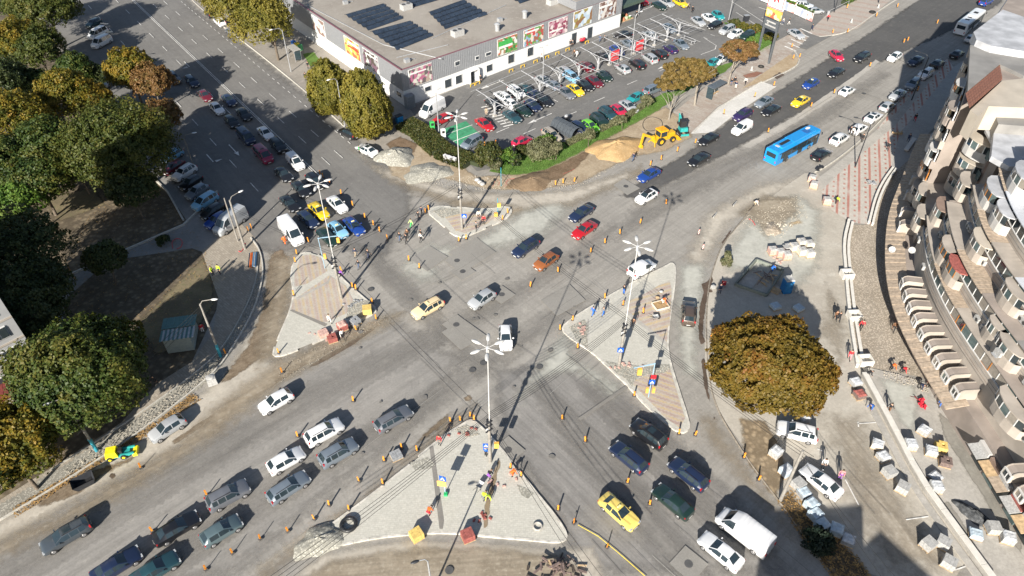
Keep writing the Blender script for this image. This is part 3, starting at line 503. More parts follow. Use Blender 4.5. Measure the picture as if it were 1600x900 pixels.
# station: x, half width, shoulder z, shoulder half width, top z, top half width, flag for the span to the next station (w windscreen, g side glass, r rear glass, - paint)
CARS={
'sedan':[(2.28,.62,.52,.60,.56,.5,'-'),(2.18,.78,.66,.76,.70,.62,'-'),(1.9,.86,.76,.84,.81,.66,'-'),(1.05,.89,.90,.86,.97,.70,'-'),(.92,.89,.92,.86,.99,.71,'w'),(.2,.89,.95,.86,1.40,.60,'g'),(-.38,.89,.96,.86,1.44,.60,'-'),(-.46,.89,.96,.86,1.44,.60,'g'),(-1.12,.89,.97,.86,1.39,.58,'r'),(-1.72,.88,.98,.85,1.03,.68,'-'),(-2.1,.85,.95,.82,.99,.68,'-'),(-2.24,.78,.88,.74,.92,.6,'-'),(-2.3,.68,.6,.66,.64,.5,'-')],
'hatch':[(2.02,.62,.52,.60,.56,.5,'-'),(1.93,.77,.66,.75,.70,.6,'-'),(1.68,.85,.78,.83,.84,.64,'-'),(1.0,.87,.92,.84,1.0,.68,'-'),(.9,.87,.94,.84,1.02,.69,'w'),(.22,.87,.97,.84,1.44,.60,'g'),(-.36,.87,.98,.84,1.49,.60,'-'),(-.44,.87,.98,.84,1.49,.60,'g'),(-1.3,.87,1.0,.84,1.45,.57,'-'),(-1.42,.87,1.0,.84,1.43,.57,'r'),(-1.88,.84,1.0,.80,1.05,.64,'-'),(-1.98,.8,.9,.76,.95,.58,'-'),(-2.04,.7,.6,.66,.64,.5,'-')],
'wagon':[(2.28,.62,.52,.60,.56,.5,'-'),(2.18,.78,.66,.76,.70,.62,'-'),(1.9,.86,.77,.84,.82,.66,'-'),(1.08,.89,.91,.86,.98,.70,'-'),(.95,.89,.93,.86,1.0,.71,'w'),(.25,.89,.96,.86,1.42,.61,'g'),(-.36,.89,.97,.86,1.47,.61,'-'),(-.44,.89,.97,.86,1.47,.61,'g'),(-1.2,.89,.98,.86,1.46,.60,'-'),(-1.28,.89,.98,.86,1.46,.60,'g'),(-1.78,.88,.99,.85,1.42,.57,'r'),(-2.18,.85,1.0,.80,1.06,.64,'-'),(-2.27,.8,.9,.76,.95,.58,'-'),(-2.33,.7,.6,.66,.64,.5,'-')],
'suv':[(2.16,.66,.62,.64,.68,.54,'-'),(2.06,.82,.80,.80,.88,.66,'-'),(1.8,.90,.92,.88,1.0,.70,'-'),(1.08,.92,1.04,.89,1.12,.74,'-'),(.95,.92,1.06,.89,1.14,.74,'w'),(.35,.92,1.09,.89,1.58,.65,'g'),(-.3,.92,1.10,.89,1.66,.65,'-'),(-.38,.92,1.10,.89,1.66,.65,'g'),(-1.1,.92,1.11,.89,1.65,.64,'-'),(-1.2,.92,1.11,.89,1.65,.64,'g'),(-1.72,.91,1.12,.88,1.60,.62,'r'),(-2.08,.88,1.12,.84,1.16,.70,'-'),(-2.17,.82,1.0,.78,1.06,.6,'-'),(-2.22,.74,.7,.7,.74,.55,'-')],
'mpv':[(2.18,.64,.60,.62,.66,.52,'-'),(2.08,.80,.78,.78,.84,.64,'-'),(1.85,.88,.90,.86,.97,.68,'-'),(1.32,.90,1.0,.87,1.08,.72,'w'),(.42,.90,1.06,.87,1.60,.64,'g'),(-.3,.90,1.08,.87,1.68,.65,'-'),(-.38,.90,1.08,.87,1.68,.65,'g'),(-1.15,.90,1.08,.87,1.66,.64,'-'),(-1.25,.90,1.08,.87,1.66,.64,'g'),(-1.9,.89,1.08,.86,1.60,.62,'r'),(-2.14,.87,1.08,.83,1.12,.70,'-'),(-2.2,.8,.9,.76,.95,.6,'-'),(-2.25,.72,.6,.7,.64,.5,'-')],
'smallvan':[(2.2,.64,.60,.62,.66,.52,'-'),(2.1,.80,.82,.78,.88,.64,'-'),(1.85,.88,.94,.86,1.01,.68,'-'),(1.2,.90,1.06,.87,1.14,.72,'w'),(.5,.90,1.10,.88,1.72,.68,'g'),(-.12,.90,1.12,.88,1.82,.70,'-'),(-.3,.90,1.12,.88,1.82,.71,'-'),(-2.05,.90,1.12,.88,1.80,.71,'r'),(-2.14,.88,1.12,.86,1.2,.72,'-'),(-2.2,.82,.7,.8,.76,.6,'-')],
'minibus':[(2.45,.68,.62,.66,.70,.56,'-'),(2.36,.86,.86,.84,.94,.70,'-'),(2.15,.94,1.0,.91,1.08,.74,'-'),(1.75,.95,1.08,.92,1.18,.78,'w'),(1.05,.95,1.14,.93,1.86,.74,'g'),(.42,.95,1.15,.93,1.97,.75,'-'),(.34,.95,1.15,.93,1.97,.75,'g'),(-.75,.95,1.15,.93,1.97,.75,'-'),(-.83,.95,1.15,.93,1.97,.75,'g'),(-2.1,.95,1.15,.93,1.94,.74,'r'),(-2.38,.93,1.15,.9,1.22,.78,'-'),(-2.45,.86,.7,.84,.76,.7,'-')],
'van':[(2.85,.70,.62,.68,.70,.58,'-'),(2.75,.90,.92,.88,1.0,.74,'-'),(2.5,.98,1.08,.96,1.18,.80,'-'),(2.1,1.0,1.16,.98,1.28,.86,'w'),(1.4,1.0,1.30,.98,2.16,.80,'g'),(.75,1.0,1.32,.98,2.42,.84,'-'),(.6,1.0,1.32,.99,2.44,.86,'-'),(-2.75,1.0,1.32,.99,2.42,.86,'r'),(-2.84,1.0,1.3,.98,1.5,.9,'-'),(-2.88,.92,.7,.9,.76,.8,'-')],
}
WHEELX={'sedan':(1.42,-1.36),'hatch':(1.3,-1.25),'wagon':(1.42,-1.38),'suv':(1.36,-1.32),'mpv':(1.36,-1.36),'smallvan':(1.4,-1.35),'minibus':(1.5,-1.5),'van':(1.85,-1.75)}
TPL={}
def car_tpl(kind):
    if kind in TPL: return TPL[kind]
    S=CARS[kind]; van=kind=='van'; parts={k:MB() for k in ('body','windscreen','rear_window','gl','gr')}; zb=.22
    secs=[]
    for x,w_,zs,ws,zt,wt,fl in S:
        secs.append([(x,0,zb),(x,w_*.9,zb),(x,w_,zb+.16),(x,w_,zb+(zs-zb)*.62),(x,ws,zs),(x,wt,zt-.055*min(1,(zt-zs)*4)),(x,wt*.86,zt-.012),(x,wt*.45,zt+.012),(x,0,zt+.016)])
    def P(i,j,s): x,y,z=secs[i][j]; return (x,y*s,z)
    for i in range(len(S)-1):
        fl=S[i][6]
        for j in range(8):
            for s in (1,-1):
                q=[P(i,j,s),P(i+1,j,s),P(i+1,j+1,s),P(i,j+1,s)]
                if s>0: q=q[::-1]
                key='body'
                if j==4 and (fl=='g' or (fl=='w') or (fl=='r' and kind in('sedan',) and False)): key='gl' if s>0 else 'gr'
                if j in(6,7) and fl=='w': key='windscreen'
                if j in(6,7) and fl=='r' and not van: key='rear_window'
                parts[key].add(q,[(0,1,2,3)])
    for i in (0,len(S)-1):
        p=[P(i,j,1) for j in range(9)]+[P(i,j,-1) for j in range(7,0,-1)]
        parts['body'].add(p,[tuple(range(len(p))) if i else tuple(range(len(p)-1,-1,-1))])
    def weld(mb,name,sm=38):
        m=mb.mesh(name); bm=bmesh.new(); bm.from_mesh(m); bmesh.ops.remove_doubles(bm,verts=bm.verts,dist=.001); bmesh.ops.recalc_face_normals(bm,faces=bm.faces); bm.to_mesh(m); bm.free()
        for p in m.polygons: p.use_smooth=True
        m.set_sharp_from_angle(angle=R(sm)); return m
    T=[('body','body',weld(parts['body'],kind+'_body'),paint('grey'),None,None),('glass','windscreen',weld(parts['windscreen'],kind+'_windscreen'),GLASS,None,None)]
    if parts['rear_window'].v: T.append(('glass','rear_window',weld(parts['rear_window'],kind+'_rear_window'),GLASS,None,None))
    T+=[('glass','side_window',weld(parts['gl'],kind+'_side_window'),GLASS,None,None),('glass','side_window',weld(parts['gr'],kind+'_side_window_r'),GLASS,None,None)]
    r=.32 if not van else .36; wx=WHEELX[kind]; W_=max(s[1] for s in S)
    tm=MB().cyl((0,-.11,0),(0,.11,0),r,r,18).mesh('tyre',40); rm=MB().cyl((0,.10,0),(0,.122,0),r*.66,r*.6,14).mesh('rim',40); rm2=MB().cyl((0,-.122,0),(0,-.10,0),r*.6,r*.66,14).mesh('rim_r',40)
    for sx in wx:
        for s in (1,-1):
            T.append(('tyre','wheel',tm,TYRE,None,(sx,s*(W_-.095),r))); T.append(('rim','rim',rm if s>0 else rm2,RIM,len(T)-1,None))
    f=S[1]; b=S[-3] if kind not in('smallvan','minibus','van') else S[-2]
    hl=MB(); 
    for s in (1,-1): T.append(('head','headlight',MB().box((f[0]-.06,s*f[1]*.80,f[2]-.02),(.26,.34 if not van else .3,.13)).mesh('headlight'),HEAD,None,None))
    for s in (1,-1): T.append(('tail','tail_light',MB().box((b[0]-.02,s*b[1]*.86,b[2]-.12),(.14,.2,.2 if kind in('sedan','hatch') else .34)).mesh('tail_light'),TAIL,None,None))
    T.append(('trim','grille',MB().box((S[0][0]+.005,0,.42),(.04,.86,.18)).mesh('grille'),TRIM,None,None)); T.append(('trim','bumper',MB().box((S[-1][0]-.0,0,.34),(.05,1.1,.13)).mesh('bumper'),TRIM,None,None))
    T.append(('plate','number_plate',MB().box((S[0][0]+.03,0,.36),(.012,.5,.11)).mesh('number_plate'),PLATE,None,None)); T.append(('plate','number_plate',MB().box((S[-1][0]-.04,0,.52),(.012,.5,.11)).mesh('number_plate'),PLATE,None,None))
    wi=[i for i,s in enumerate(S) if s[6]=='w'][0]
    for s in (1,-1): T.append(('mirror','mirror',MB().box((S[wi][0]-.32,s*(W_+.07),S[wi][2]+.1),(.12,.2,.14 if not van else .3)).mesh('mirror'),None,None,None))
    if kind in('suv','wagon'):
        g=[i for i,s in enumerate(S) if s[6]=='g']; x0=S[g[0]][0]-.1; x1=S[g[-1]+1][0]+.25; zt=S[g[0]+1][4]; wt=S[g[0]+1][5]
        for s in (1,-1): T.append(('rail','roof_rail',MB().box(((x0+x1)/2,s*wt*.86,zt+.02),(x0-x1,.05,.05)).mesh('roof_rail'),TRIM,None,None))
    TPL[kind]=T; return T
ROOFSIGN=MB().box((0,0,.06),(.16,.5,.13),taper=.8).mesh('roof_sign'); SUNROOF=MB().box((0,0,.01),(.75,.8,.02)).mesh('sunroof')
names={'sedan':'sedan','hatch':'hatchback','wagon':'estate_car','suv':'suv','mpv':'minivan','smallvan':'small_van','minibus':'minibus','van':'panel_van'}
cw={'bluegrey':'blue-grey','darkred':'dark red','darkteal':'dark teal','darkgreen':'very dark green','taxi':'yellow','lightblue':'light blue','navy':'dark navy','cream':'cream'}
def car(u,v,hd,kind,colour,label,group=None,extra=None,skip=()):
    """u,v: middle of the body; hd: azimuth or picture direction of the nose"""
    p=G(u,v,.75 if kind not in('van','minibus') else 1.1); 
    if isinstance(hd,tuple): q=G(u+hd[0],v+hd[1],.75); a=azof(q-G(u,v,.75))
    else: a=hd
    pm=paint(colour); rail=TRIM if colour!='silver' else RIM
    t=inst(car_tpl(kind),names[kind],label,'van' if kind in('van','smallvan') else 'minibus' if kind=='minibus' else 'car',(p.x,p.y,ZT+.0),R(90-a),group,{'body':pm,'mirror':pm,'rail':rail},skip=skip)
    S=CARS[kind]; top=max(s[4] for s in S)
    if extra and 'taxi' in extra: obj('roof_sign',ROOFSIGN,mat('sign_white',(.7,.65,.3),.5),t,(-.1,0,top))
    if extra and 'glassroof' in extra: obj('sunroof',SUNROOF,GLASS,t,(-.35,0,top+.012))
    if extra and 'blackroof' in extra:
        o=obj('roof_panel',SUNROOF,TRIM,t,(-.3,0,top+.012)); o.scale=(1.7,1.15,1)
    if extra and 'fold' in extra:
        o=obj('roof_hatch',SUNROOF,TRIM,t,(.1,0,top+.012)); o.scale=(.45,.8,1)
    if extra and 'tailgate' in extra:
        mb=MB().box((-2.75,0,2.02),(.95,1.5,.07),0,R(-14)); k=obj('tailgate',mb,pm,t); obj('tailgate_window',MB().box((-2.75,0,2.065),(.45,1.1,.02),0,R(-14)),GLASS,k)
    if extra and 'ribs' in extra:
        for k in range(7):
            obj('roof_rib',MB().box((.3-k*.45,0,2.46),(.05,1.45,.02)),pm,t)
    return t
def nm(c): return cw.get(c,c)
UR,LL,UL,LR=46,226,322,142
gLow='cars queueing on the lower left road'
car(102,837,(-230,130),'wagon','slate','dark blue-grey estate car with glass roof, alone beside the muddy kerb bottom left',extra='glassroof')
car(182,883,(200,-125),'sedan','navy','dark sedan half cut off by the bottom edge, left of the queue',gLow)
car(242,890,(200,-125),'sedan','darkteal','dark teal car cut by the bottom edge behind the dark sedans',gLow)
car(276,825,(205,-120),'sedan','black','black sedan beside the teal coupe in the lower left queue',gLow)
car(346,829,(200,-125),'hatch','tealgrey','muted teal hatchback in the outer lane of the lower left queue',gLow)
car(357,774,(205,-110),'suv','grey','grey estate-like SUV ahead of the black sedan in the lower left queue',gLow)
car(261,669,(-170,105),'hatch','silver','silver hatchback parked on the mud near the yellow machine',skip=())
car(431,627,(-150,85),'hatch','white','white hatchback driving alone towards the lower left')
car(507,675,(165,-90),'suv','white','white SUV with roof rails ahead of the white hatchback in the queue',gLow)
car(447,719,(160,-90),'hatch','white','white hatchback behind the white SUV in the queue',gLow)
car(529,707,(180,-105),'suv','bluegrey','blue-grey SUV beside the white SUV in the queue',gLow)
car(451,761,(185,-120),'wagon','bluegrey','pale blue-grey estate car last in the lane beside the white hatchback',gLow)
car(615,654,(150,-85),'wagon','grey','dark grey estate car at the head of the lower left queue',gLow)
gSE='cars waiting on the bottom right road'
car(1013,678,(-165,-125),'suv','black','black SUV with open windows at the head of the bottom right queue',gSE,extra='glassroof')
car(982,714,(-140,-115),'wagon','navy','dark navy estate car with silver roof rails beside the black SUV',gSE)
car(1075,740,(-150,-120),'wagon','navy','dark blue estate car nearest the curved dirt kerb',gSE)
car(1051,783,(-150,-125),'sedan','darkgreen','dark green-black sedan behind the dark navy estate car',gSE)
car(967,799,(140,125),'sedan','taxi','pale yellow taxi sedan facing down on the bottom road',extra='taxi')
car(1126,861,(-165,-135),'sedan','white','white sedan beside the big white panel van bottom right',gSE)
car(1163,829,(-175,-135),'van','white','big white panel van on the bottom right road',gSE,extra='ribs')
car(1245,675,(-170,-42),'suv','white','white SUV with roof rails parked by the autumn tree')
car(1283,752,(-150,-120),'sedan','white','white sedan parked beside wrapped pallets in the building lot')
car(668,481,(-125,68),'wagon','cream','cream taxi estate car crossing the junction',extra='taxi')
car(753,467,(-110,72),'hatch','silver','silver hatchback crossing the junction behind the cream taxi')
car(790,527,(8,170),'hatch','white','white hatchback turning, nose towards the bottom, in the middle of the junction')
gQ='cars waiting on the upper left road'
car(455,362,(110,135),'van','white','white panel van with workers beside the west island',gQ,extra='ribs')
for u,v,k,c,l in ((453,318,'sedan','black','black sedan behind the white panel van in the waiting queue'),(481,342,'sedan','navy','dark navy sedan beside the white panel van at the stop line'),(498,329,'sedan','yellow','bright yellow taxi near the front of the upper left queue'),(527,319,'sedan','white','white sedan beside the bright yellow taxi at the junction'),(528,359,'hatch','lightblue','light blue taxi at the head of the upper left queue'),(553,353,'sedan','blue','blue sedan foremost beside the light blue taxi'),(512,370,'sedan','darkgreen','very dark green sedan under the signal arm at the stop line'),(470,295,'sedan','black','black sedan hidden under the six-armed lamp head of the west island'),(493,284,'suv','black','black SUV beside the three delineators on the upper left road'),(443,272,'sedan','black','black sedan behind the white small van'),(462,254,'smallvan','white','white small van with dark roof hatch in the shadow edge'),(435,228,'suv','black','black SUV just ahead of the white sedan in the shade'),(415,208,'sedan','white','white sedan in the shade behind a black SUV'),(411,240,'minibus','maroon','raspberry red van in the shaded queue'),(384,212,'minibus','navy','dark navy minivan behind the raspberry red van'),(362,190,'hatch','black','black hatchback in front of the white sedan with shaded nose'),(381,178,'sedan','black','black sedan next to the double white line in the shade'),(339,169,'sedan','white','white sedan in dappled shade behind the dark red sedan'),(320,149,'sedan','darkred','dark red sedan in the shaded queue'),(358,156,'sedan','navy','dark navy sedan beside the double white line, last of its lane'),(300,127,'wagon','navy','dark blue estate car at the tail of the shaded queue')):
    car(u,v,(110,112) if v<300 else (115,110),k,c,l,gQ,extra='taxi' if 'taxi' in l else 'fold' if k in('smallvan','minibus') else None)
gP='cars parked slantwise along the shaded kerb'
for i,(u,v,k,c) in enumerate(((269,243,'hatch','lightblue'),(271,261,'hatch','darkred'),(288,270,'suv','white'),(298,285,'hatch','black'),(308,299,'hatch','bluegrey'),(320,315,'mpv','lightblue'),(332,330,'hatch','black'),(339,344,'hatch','blue'))):
    car(u,v,(-160,100),k,c,f'{nm(c)} car, {ORD[i]} from the top in the slanted shaded parking row',gP)
car(359,346,(-185,130),'van','silver','silver panel van at the lower end of the slanted parking row')
car(152,51,(-170,88),'minibus','white','white minibus with raised tailgate, the upper one of two',extra='tailgate'); car(158,64,(-170,88),'minibus','white','white minibus with raised tailgate, the lower one of two',extra='tailgate')
car(146,36,(-170,90),'hatch','darkteal','dark teal car half hidden under the tree beside the white minibuses')
car(166,127,(-100,150),'wagon','silver','silver car half covered by foliage left of the side road')
car(272,122,(110,112),'suv','grey','dark grey SUV squeezed between yellow tree and shaded queue')
car(28,27,(-100,90),'hatch','darkteal','dark car deep under the trees in the top left corner')
for u,v,c,k,l in ((328,21,'black','suv','black SUV, first of three parked under the kerbside trees at the top'),(343,34,'white','suv','white SUV, middle of three parked under the kerbside trees at the top'),(361,49,'grey','sedan','dark grey sedan, last of three parked under the kerbside trees at the top')): car(u,v,(-110,-92),k,c,l,'cars under the kerbside trees')
car(545,208,(-115,-55),'suv','black','black SUV parked by the tall roadside trees of the store',extra='glassroof'); car(573,234,(-125,-65),'sedan','white','white sedan with black sunroof stopped by the gravel heap',extra='glassroof')
# store car park
car(675,169,(-150,85),'van','white','white panel van beside the store corner',extra='ribs')
car(691,186,(-160,70),'hatch','red','red hatchback on the charging bay behind the lamp post'); car(757,194,(120,90),'sedan','red','red sedan turning in the lane beside the hatched markings'); car(737,223,(-150,85),'mpv','bluegrey','pale blue minivan on the green charging bay'); car(816,220,(140,-70),'hatch','crimson','crimson hatchback at the hedge beside the grey bush')
gH='cars parked nose to the hedge'
car(862,212,(130,95),'suv','gold','bronze SUV beside the trolley shelter')
for u,v,k,c,l in ((905,199,'hatch','navy','dark navy hatchback right beside the trolley shelter'),(922,197,'hatch','green','bright green hatchback nose to the hedge'),(937,188,'suv','darkgreen','very dark SUV between the green hatchback and a teal estate'),(950,178,'suv','darkteal','dark teal estate nose to the hedge'),(967,173,'hatch','crimson','crimson coupe nose to the hedge'),(982,166,'sedan','silver','silver sedan at the end of the hedge row')): car(u,v,(120,82),k,c,l,gH)
car(992,153,(-150,80),'hatch','teal','teal hatchback beside the clipped ball tree'); car(1020,140,(150,-70),'mpv','bluegrey','blue-grey minivan parked by the grass under the golden tree')
gN='cars in the near row under the steel canopies'; gF='cars in the far row under the steel canopies'
near=((800,182,'sedan','darkteal',1),(817,172,'sedan','darkgreen',1),(833,165,'hatch','navy',1),(849,157,'sedan','black',1),(885,145,'sedan','grey',1),(899,140,'sedan','yellow',1),(914,133,'sedan','black',1),(929,127,'sedan','darkred',1),(944,119,'hatch','darkgreen',1),(973,107,'hatch','silver',0),(995,100,'suv','black',0),(1015,91,'mpv','silver',0),(1030,84,'suv','black',0),(1047,76,'hatch','purple',0),(1064,69,'sedan','bluegrey',1))
for i,(u,v,k,c,f) in enumerate(near): car(u,v,(115,80) if f else (-115,-80),k,c,f'{nm(c)} car, {ORD[i]} from the left in the near canopy row',gN,extra='taxi' if c=='yellow' else None)
far=((771,163,'hatch','black'),(785,151,'suv','white'),(795,160,'hatch','white'),(807,144,'mpv','white'),(820,138,'sedan','darkteal'),(833,146,'sedan','navy'),(850,126,'sedan','silver'),(863,132,'hatch','bluegrey'),(881,110,'hatch','silver'),(893,121,'mpv','lightblue'),(914,104,'suv','darkred'),(943,87,'sedan','black'),(964,79,'hatch','blue'),(982,68,'sedan','bluegrey'),(1016,55,'sedan','silver'),(1046,44,'sedan','bluegrey'))
for i,(u,v,k,c) in enumerate(far): car(u,v,(-115,-80) if i%3 else (115,80),k,c,f'{nm(c)} car, {ORD[i]} from the left in the far canopy row',gF)
car(973,54,(-150,8),'sedan','black','black sedan standing in the lane next to the store wall')
gT='cars at the top of the car park'
for u,v,hd,k,c,l in ((1003,2,(120,60),'hatch','red','red car at the top edge beside the store entrance'),(1030,9,(120,60),'sedan','darkgreen','very dark sedan at the top of the car park'),(1042,4,(120,60),'sedan','silver','silver sedan at the top edge next to the very dark sedan'),(1063,4,(120,60),'sedan','yellow','yellow taxi at the top edge of the car park'),(1091,33,(110,75),'sedan','silver','silver sedan, lowest of the trio by the lamp post'),(1108,28,(110,70),'sedan','white','white coupe between silver sedan and teal hatchback'),(1122,24,(110,80),'hatch','teal','bright teal hatchback by the shrubs'),(1117,39,(-140,60),'hatch','black','black hatchback facing the silver sedan'),(1136,47,(-140,60),'mpv','silver','silver estate beside the black hatchback'),(1149,53,(-140,60),'hatch','white','white hatchback beside the silver estate'),(1167,56,(-140,70),'suv','darkgreen','very dark green SUV at the end of the row by the shrubs'),(1126,93,(-120,75),'hatch','white','white hatchback under the right golden tree'),(1112,99,(-120,75),'hatch','teal','teal car mostly hidden by the golden tree'),(1244,53,(130,75),'sedan','silver','silver sedan leaving over the zebra crossing'),(1274,17,(140,-10),'hatch','silver','silver hatchback behind the low poster wall'),(1257,9,(140,20),'suv','white','white car behind the low poster wall'),(1246,1,(140,20),'mpv','white','white minivan at the top edge above the poster wall')): car(u,v,hd,k,c,l,gT,extra='taxi' if 'taxi' in l else None)
# main road to the upper right
gM='cars driving down the main road'
for u,v,k,c,l in ((1014,273,'sedan','blue','bright blue sedan passing the sand heap'),(1092,249,'sedan','black','black sedan below the backhoe loader'),(1107,217,'sedan','black','black sedan beside the concrete bus bay corner'),(1160,180,'suv','purple','very dark SUV next to the white small van'),(1159,201,'smallvan','white','white small van on the dark new asphalt'),(1194,159,'sedan','bluegrey','dark blue-grey sedan beside a black sedan on new asphalt'),(1205,172,'sedan','black','black sedan right of the blue-grey sedan on new asphalt'),(1251,158,'sedan','yellow','yellow taxi on the dark new asphalt'),(1267,131,'hatch','blue','bright blue hatchback ahead of the yellow taxi'),(1307,113,'sedan','black','black sedan behind the bright blue hatchback'),(1347,90,'suv','black','black SUV passing the tip of the median strip'),(908,333,'sedan','navy','dark navy sedan beside the red sedan at the junction'),(913,359,'sedan','red','red sedan entering the junction'),(821,387,'wagon','navy','dark navy estate car in the junction ahead of the brown hatchback'),(853,408,'hatch','orange','rusty brown hatchback in the junction'),(1010,307,'hatch','white','white hatchback with black roof panel behind the red sedan')): car(u,v,LL+3 if u>1000 else LL-2,k,c,l,gM,extra='taxi' if 'taxi' in l else 'blackroof' if 'panel' in l else None)
car(1307,87,(110,95),'hatch','crimson','red hatchback turning out onto the new asphalt')
gR='cars along the plaza kerb'
for u,v,hd,k,c,l in ((1324,142,(150,-85),'hatch','white','white car with glass roof driving up the main road'),(1284,241,(150,-95),'sedan','black','black sedan first in the row along the plaza kerb'),(1312,217,(150,-95),'suv','white','white SUV behind the black sedan along the plaza kerb'),(1342,201,(150,-90),'hatch','white','white car with people at its tail by the plaza kerb'),(1365,183,(150,-95),'sedan','white','white sedan with glass roof at the shadow edge'),(1387,166,(150,-100),'hatch','silver','silver hatchback, first inside the tower shadow'),(1403,148,(-150,95),'sedan','silver','silver sedan, second inside the tower shadow'),(1426,132,(-130,110),'suv','bluegrey','grey-blue car, third inside the tower shadow'),(1446,116,(-150,95),'suv','white','white car, fourth inside the tower shadow'),(1465,99,(150,-100),'sedan','black','black sedan deep in the tower shadow'),(1496,84,(150,-95),'sedan','black','black car last in the shaded row near the tower'),(1398,89,(-150,90),'hatch','white','white hatchback with its rear just in the tower shadow'),(1431,95,(-150,85),'sedan','navy','dark navy sedan driving in the tower shadow'),(1517,60,(150,-120),'hatch','silver','silver car peeping out beside the tower roof'),(1541,3,(150,-70),'mpv','blue','blue car at the top edge above the white coach')): car(u,v,hd,k,c,l,gR,extra='glassroof' if 'glass roof' in l else None)
car(1003,420,(120,-68),'smallvan','white','white small van passing the tip of the east island'); car(1076,489,(2,-150),'suv','brown','brown SUV between east island and wet trench')
# ---- buses
def bus(name,label,ground,az,colour,Ln,modern):
    t=thing(name,label,'bus',(ground.x,ground.y,ZT),R(90-az)); W_=1.27; H_=2.95; pm=paint(colour) if colour!='busblue' else mat('bus_blue',(.008,.25,.62),.3,var=.05,coat=.7)
    mb=MB(); sec=[(W_,.32),(W_,1.2),(W_*.985,2.5),(W_*.93,2.85),(W_*.7,H_)]
    xs=[(Ln/2,.96,0),(Ln/2-.25,1,.0),(-Ln/2+.2,1,0),(-Ln/2,.97,0)]; rings=[]
    for x,k,_ in xs: rings.append([Vector((x,y*k,z)) for y,z in sec]+[Vector((x,-y*k,z)) for y,z in sec[::-1]])
    for a,b in zip(rings[:-1],rings[1:]):
        n=len(a)
        for i in range(n): mb.quad(a[i],b[i],b[(i+1)%n],a[(i+1)%n])
    mb.add(rings[0],[tuple(range(len(rings[0])))]); mb.add(rings[-1],[tuple(range(len(rings[0])-1,-1,-1))])
    m=mb.mesh('bus_body'); bm=bmesh.new(); bm.from_mesh(m); bmesh.ops.remove_doubles(bm,verts=bm.verts,dist=.001); bmesh.ops.recalc_face_normals(bm,faces=bm.faces); bm.to_mesh(m); bm.free(); obj('body',m,pm,t)
    for s in (1,-1):
        k=7
        for i in range(k):
            x=Ln/2-1.3-i*(Ln-2.)/k; obj('side_window',MB().box((x-(Ln-2)/k/2+.4,s*(W_+.004),1.72),((Ln-2)/k-.09,.03,1.15)),GLASS,t)
        obj('window_band',MB().box((-.1,s*(W_-.01),2.36),(Ln-1.2,.03,.16)),TRIM,t)
    doors=(Ln/2-1.0,.6,-Ln/2+2.6) if modern else (Ln/2-1.0,-1)
    for x in doors:
        dd=obj('door',MB().box((x,-W_-.02,1.36),(1.25,.04,1.95)),TRIM,t)
        for k in (-.3,.3): obj('door_pane',MB().box((x+k,-W_-.045,1.4),(.5,.02,1.7)),GLASS,dd)
    obj('windscreen',MB().box((Ln/2+.01,0,1.75),(.05,2.1,1.35)),GLASS,t); obj('rear_window',MB().box((-Ln/2-.01,0,1.95),(.04,1.8,.8)),GLASS,t)
    obj('destination_sign',MB().box((Ln/2+.02,0,2.62),(.05,1.7,.24)),TRIM,t)
    for s in (1,-1):
        obj('headlight',MB().box((Ln/2+.0,s*.95,.72),(.08,.34,.2)),HEAD,t); obj('tail_light',MB().box((-Ln/2,s*1.05,.9),(.06,.16,.4)),TAIL,t)
        obj('mirror',MB().box((Ln/2+.25,s*1.45,2.2),(.12,.16,.42)).box((Ln/2+.15,s*1.32,2.45),(.1,.3,.05)),TRIM,t)
        for x in (Ln/2-2.7,-Ln/2+3.2):
            wl=obj('wheel',MB().cyl((x,s*(W_-.27),.48),(x,s*(W_+.012),.48),.48,.48,18).mesh('bus_tyre',40),TYRE,t); obj('rim',MB().cyl((x,s*(W_+.0),.48),(x,s*(W_+.025),.48),.28,.26,14),RIM,wl)
    if modern:
        obj('battery_pod',MB().box((1.6,0,H_+.13),(6.6,2.0,.26),taper=.95),pm,t); obj('roof_pod',MB().box((-Ln/2+3.1,0,H_+.1),(3.4,1.9,.2),taper=.95),pm,t)
        obj('roof_vent',MB().box((-Ln/2+3.3,0,H_+.22),(2.6,.6,.06)),TRIM,t); obj('roof_vent',MB().box((-Ln/2+1.3,0,H_+.215),(.5,.7,.06)),mat('vent_grey',(.5,.5,.5)),t)
        obj('aerial_dome',MB().ell((Ln/2-1.9,.35,H_+.3),(.6,.3,.12)).mesh('aerial_dome',60),mat('dome_white',(.7,.7,.7),.5),t)
        obj('roof_grille',MB().box((Ln/2-3.,-.1,H_+.27),(1.4,1.2,.05)),mat('vent_blue',(.02,.12,.35)),t)
    else:
        for x in (2.6,-1.5,-3.2): obj('roof_hatch',MB().box((x,0,H_+.03),(1.1 if x>0 else .6,.9,.06)),TRIM,t)
        obj('roof_unit',MB().box((.4,0,H_+.1),(1.8,1.6,.2),taper=.9),pm,t)
    return t
a=G(1205,266);b=G(1281,224); dd=(b-a).normalized(); c_=(a+b)/2+Vector((-dd.y,dd.x,0))*1.28
bus('city_bus','bright blue city bus with roof pods driving up the main road',c_,azof(b-a),'busblue',12.4,True)
a=G(1500,39,3);b=G(1537,10,3); c_=G(1519,25,3)
bus('coach','white coach with dark roof hatches beside the tower roof',c_,azof(b-a),'white',12.,False)
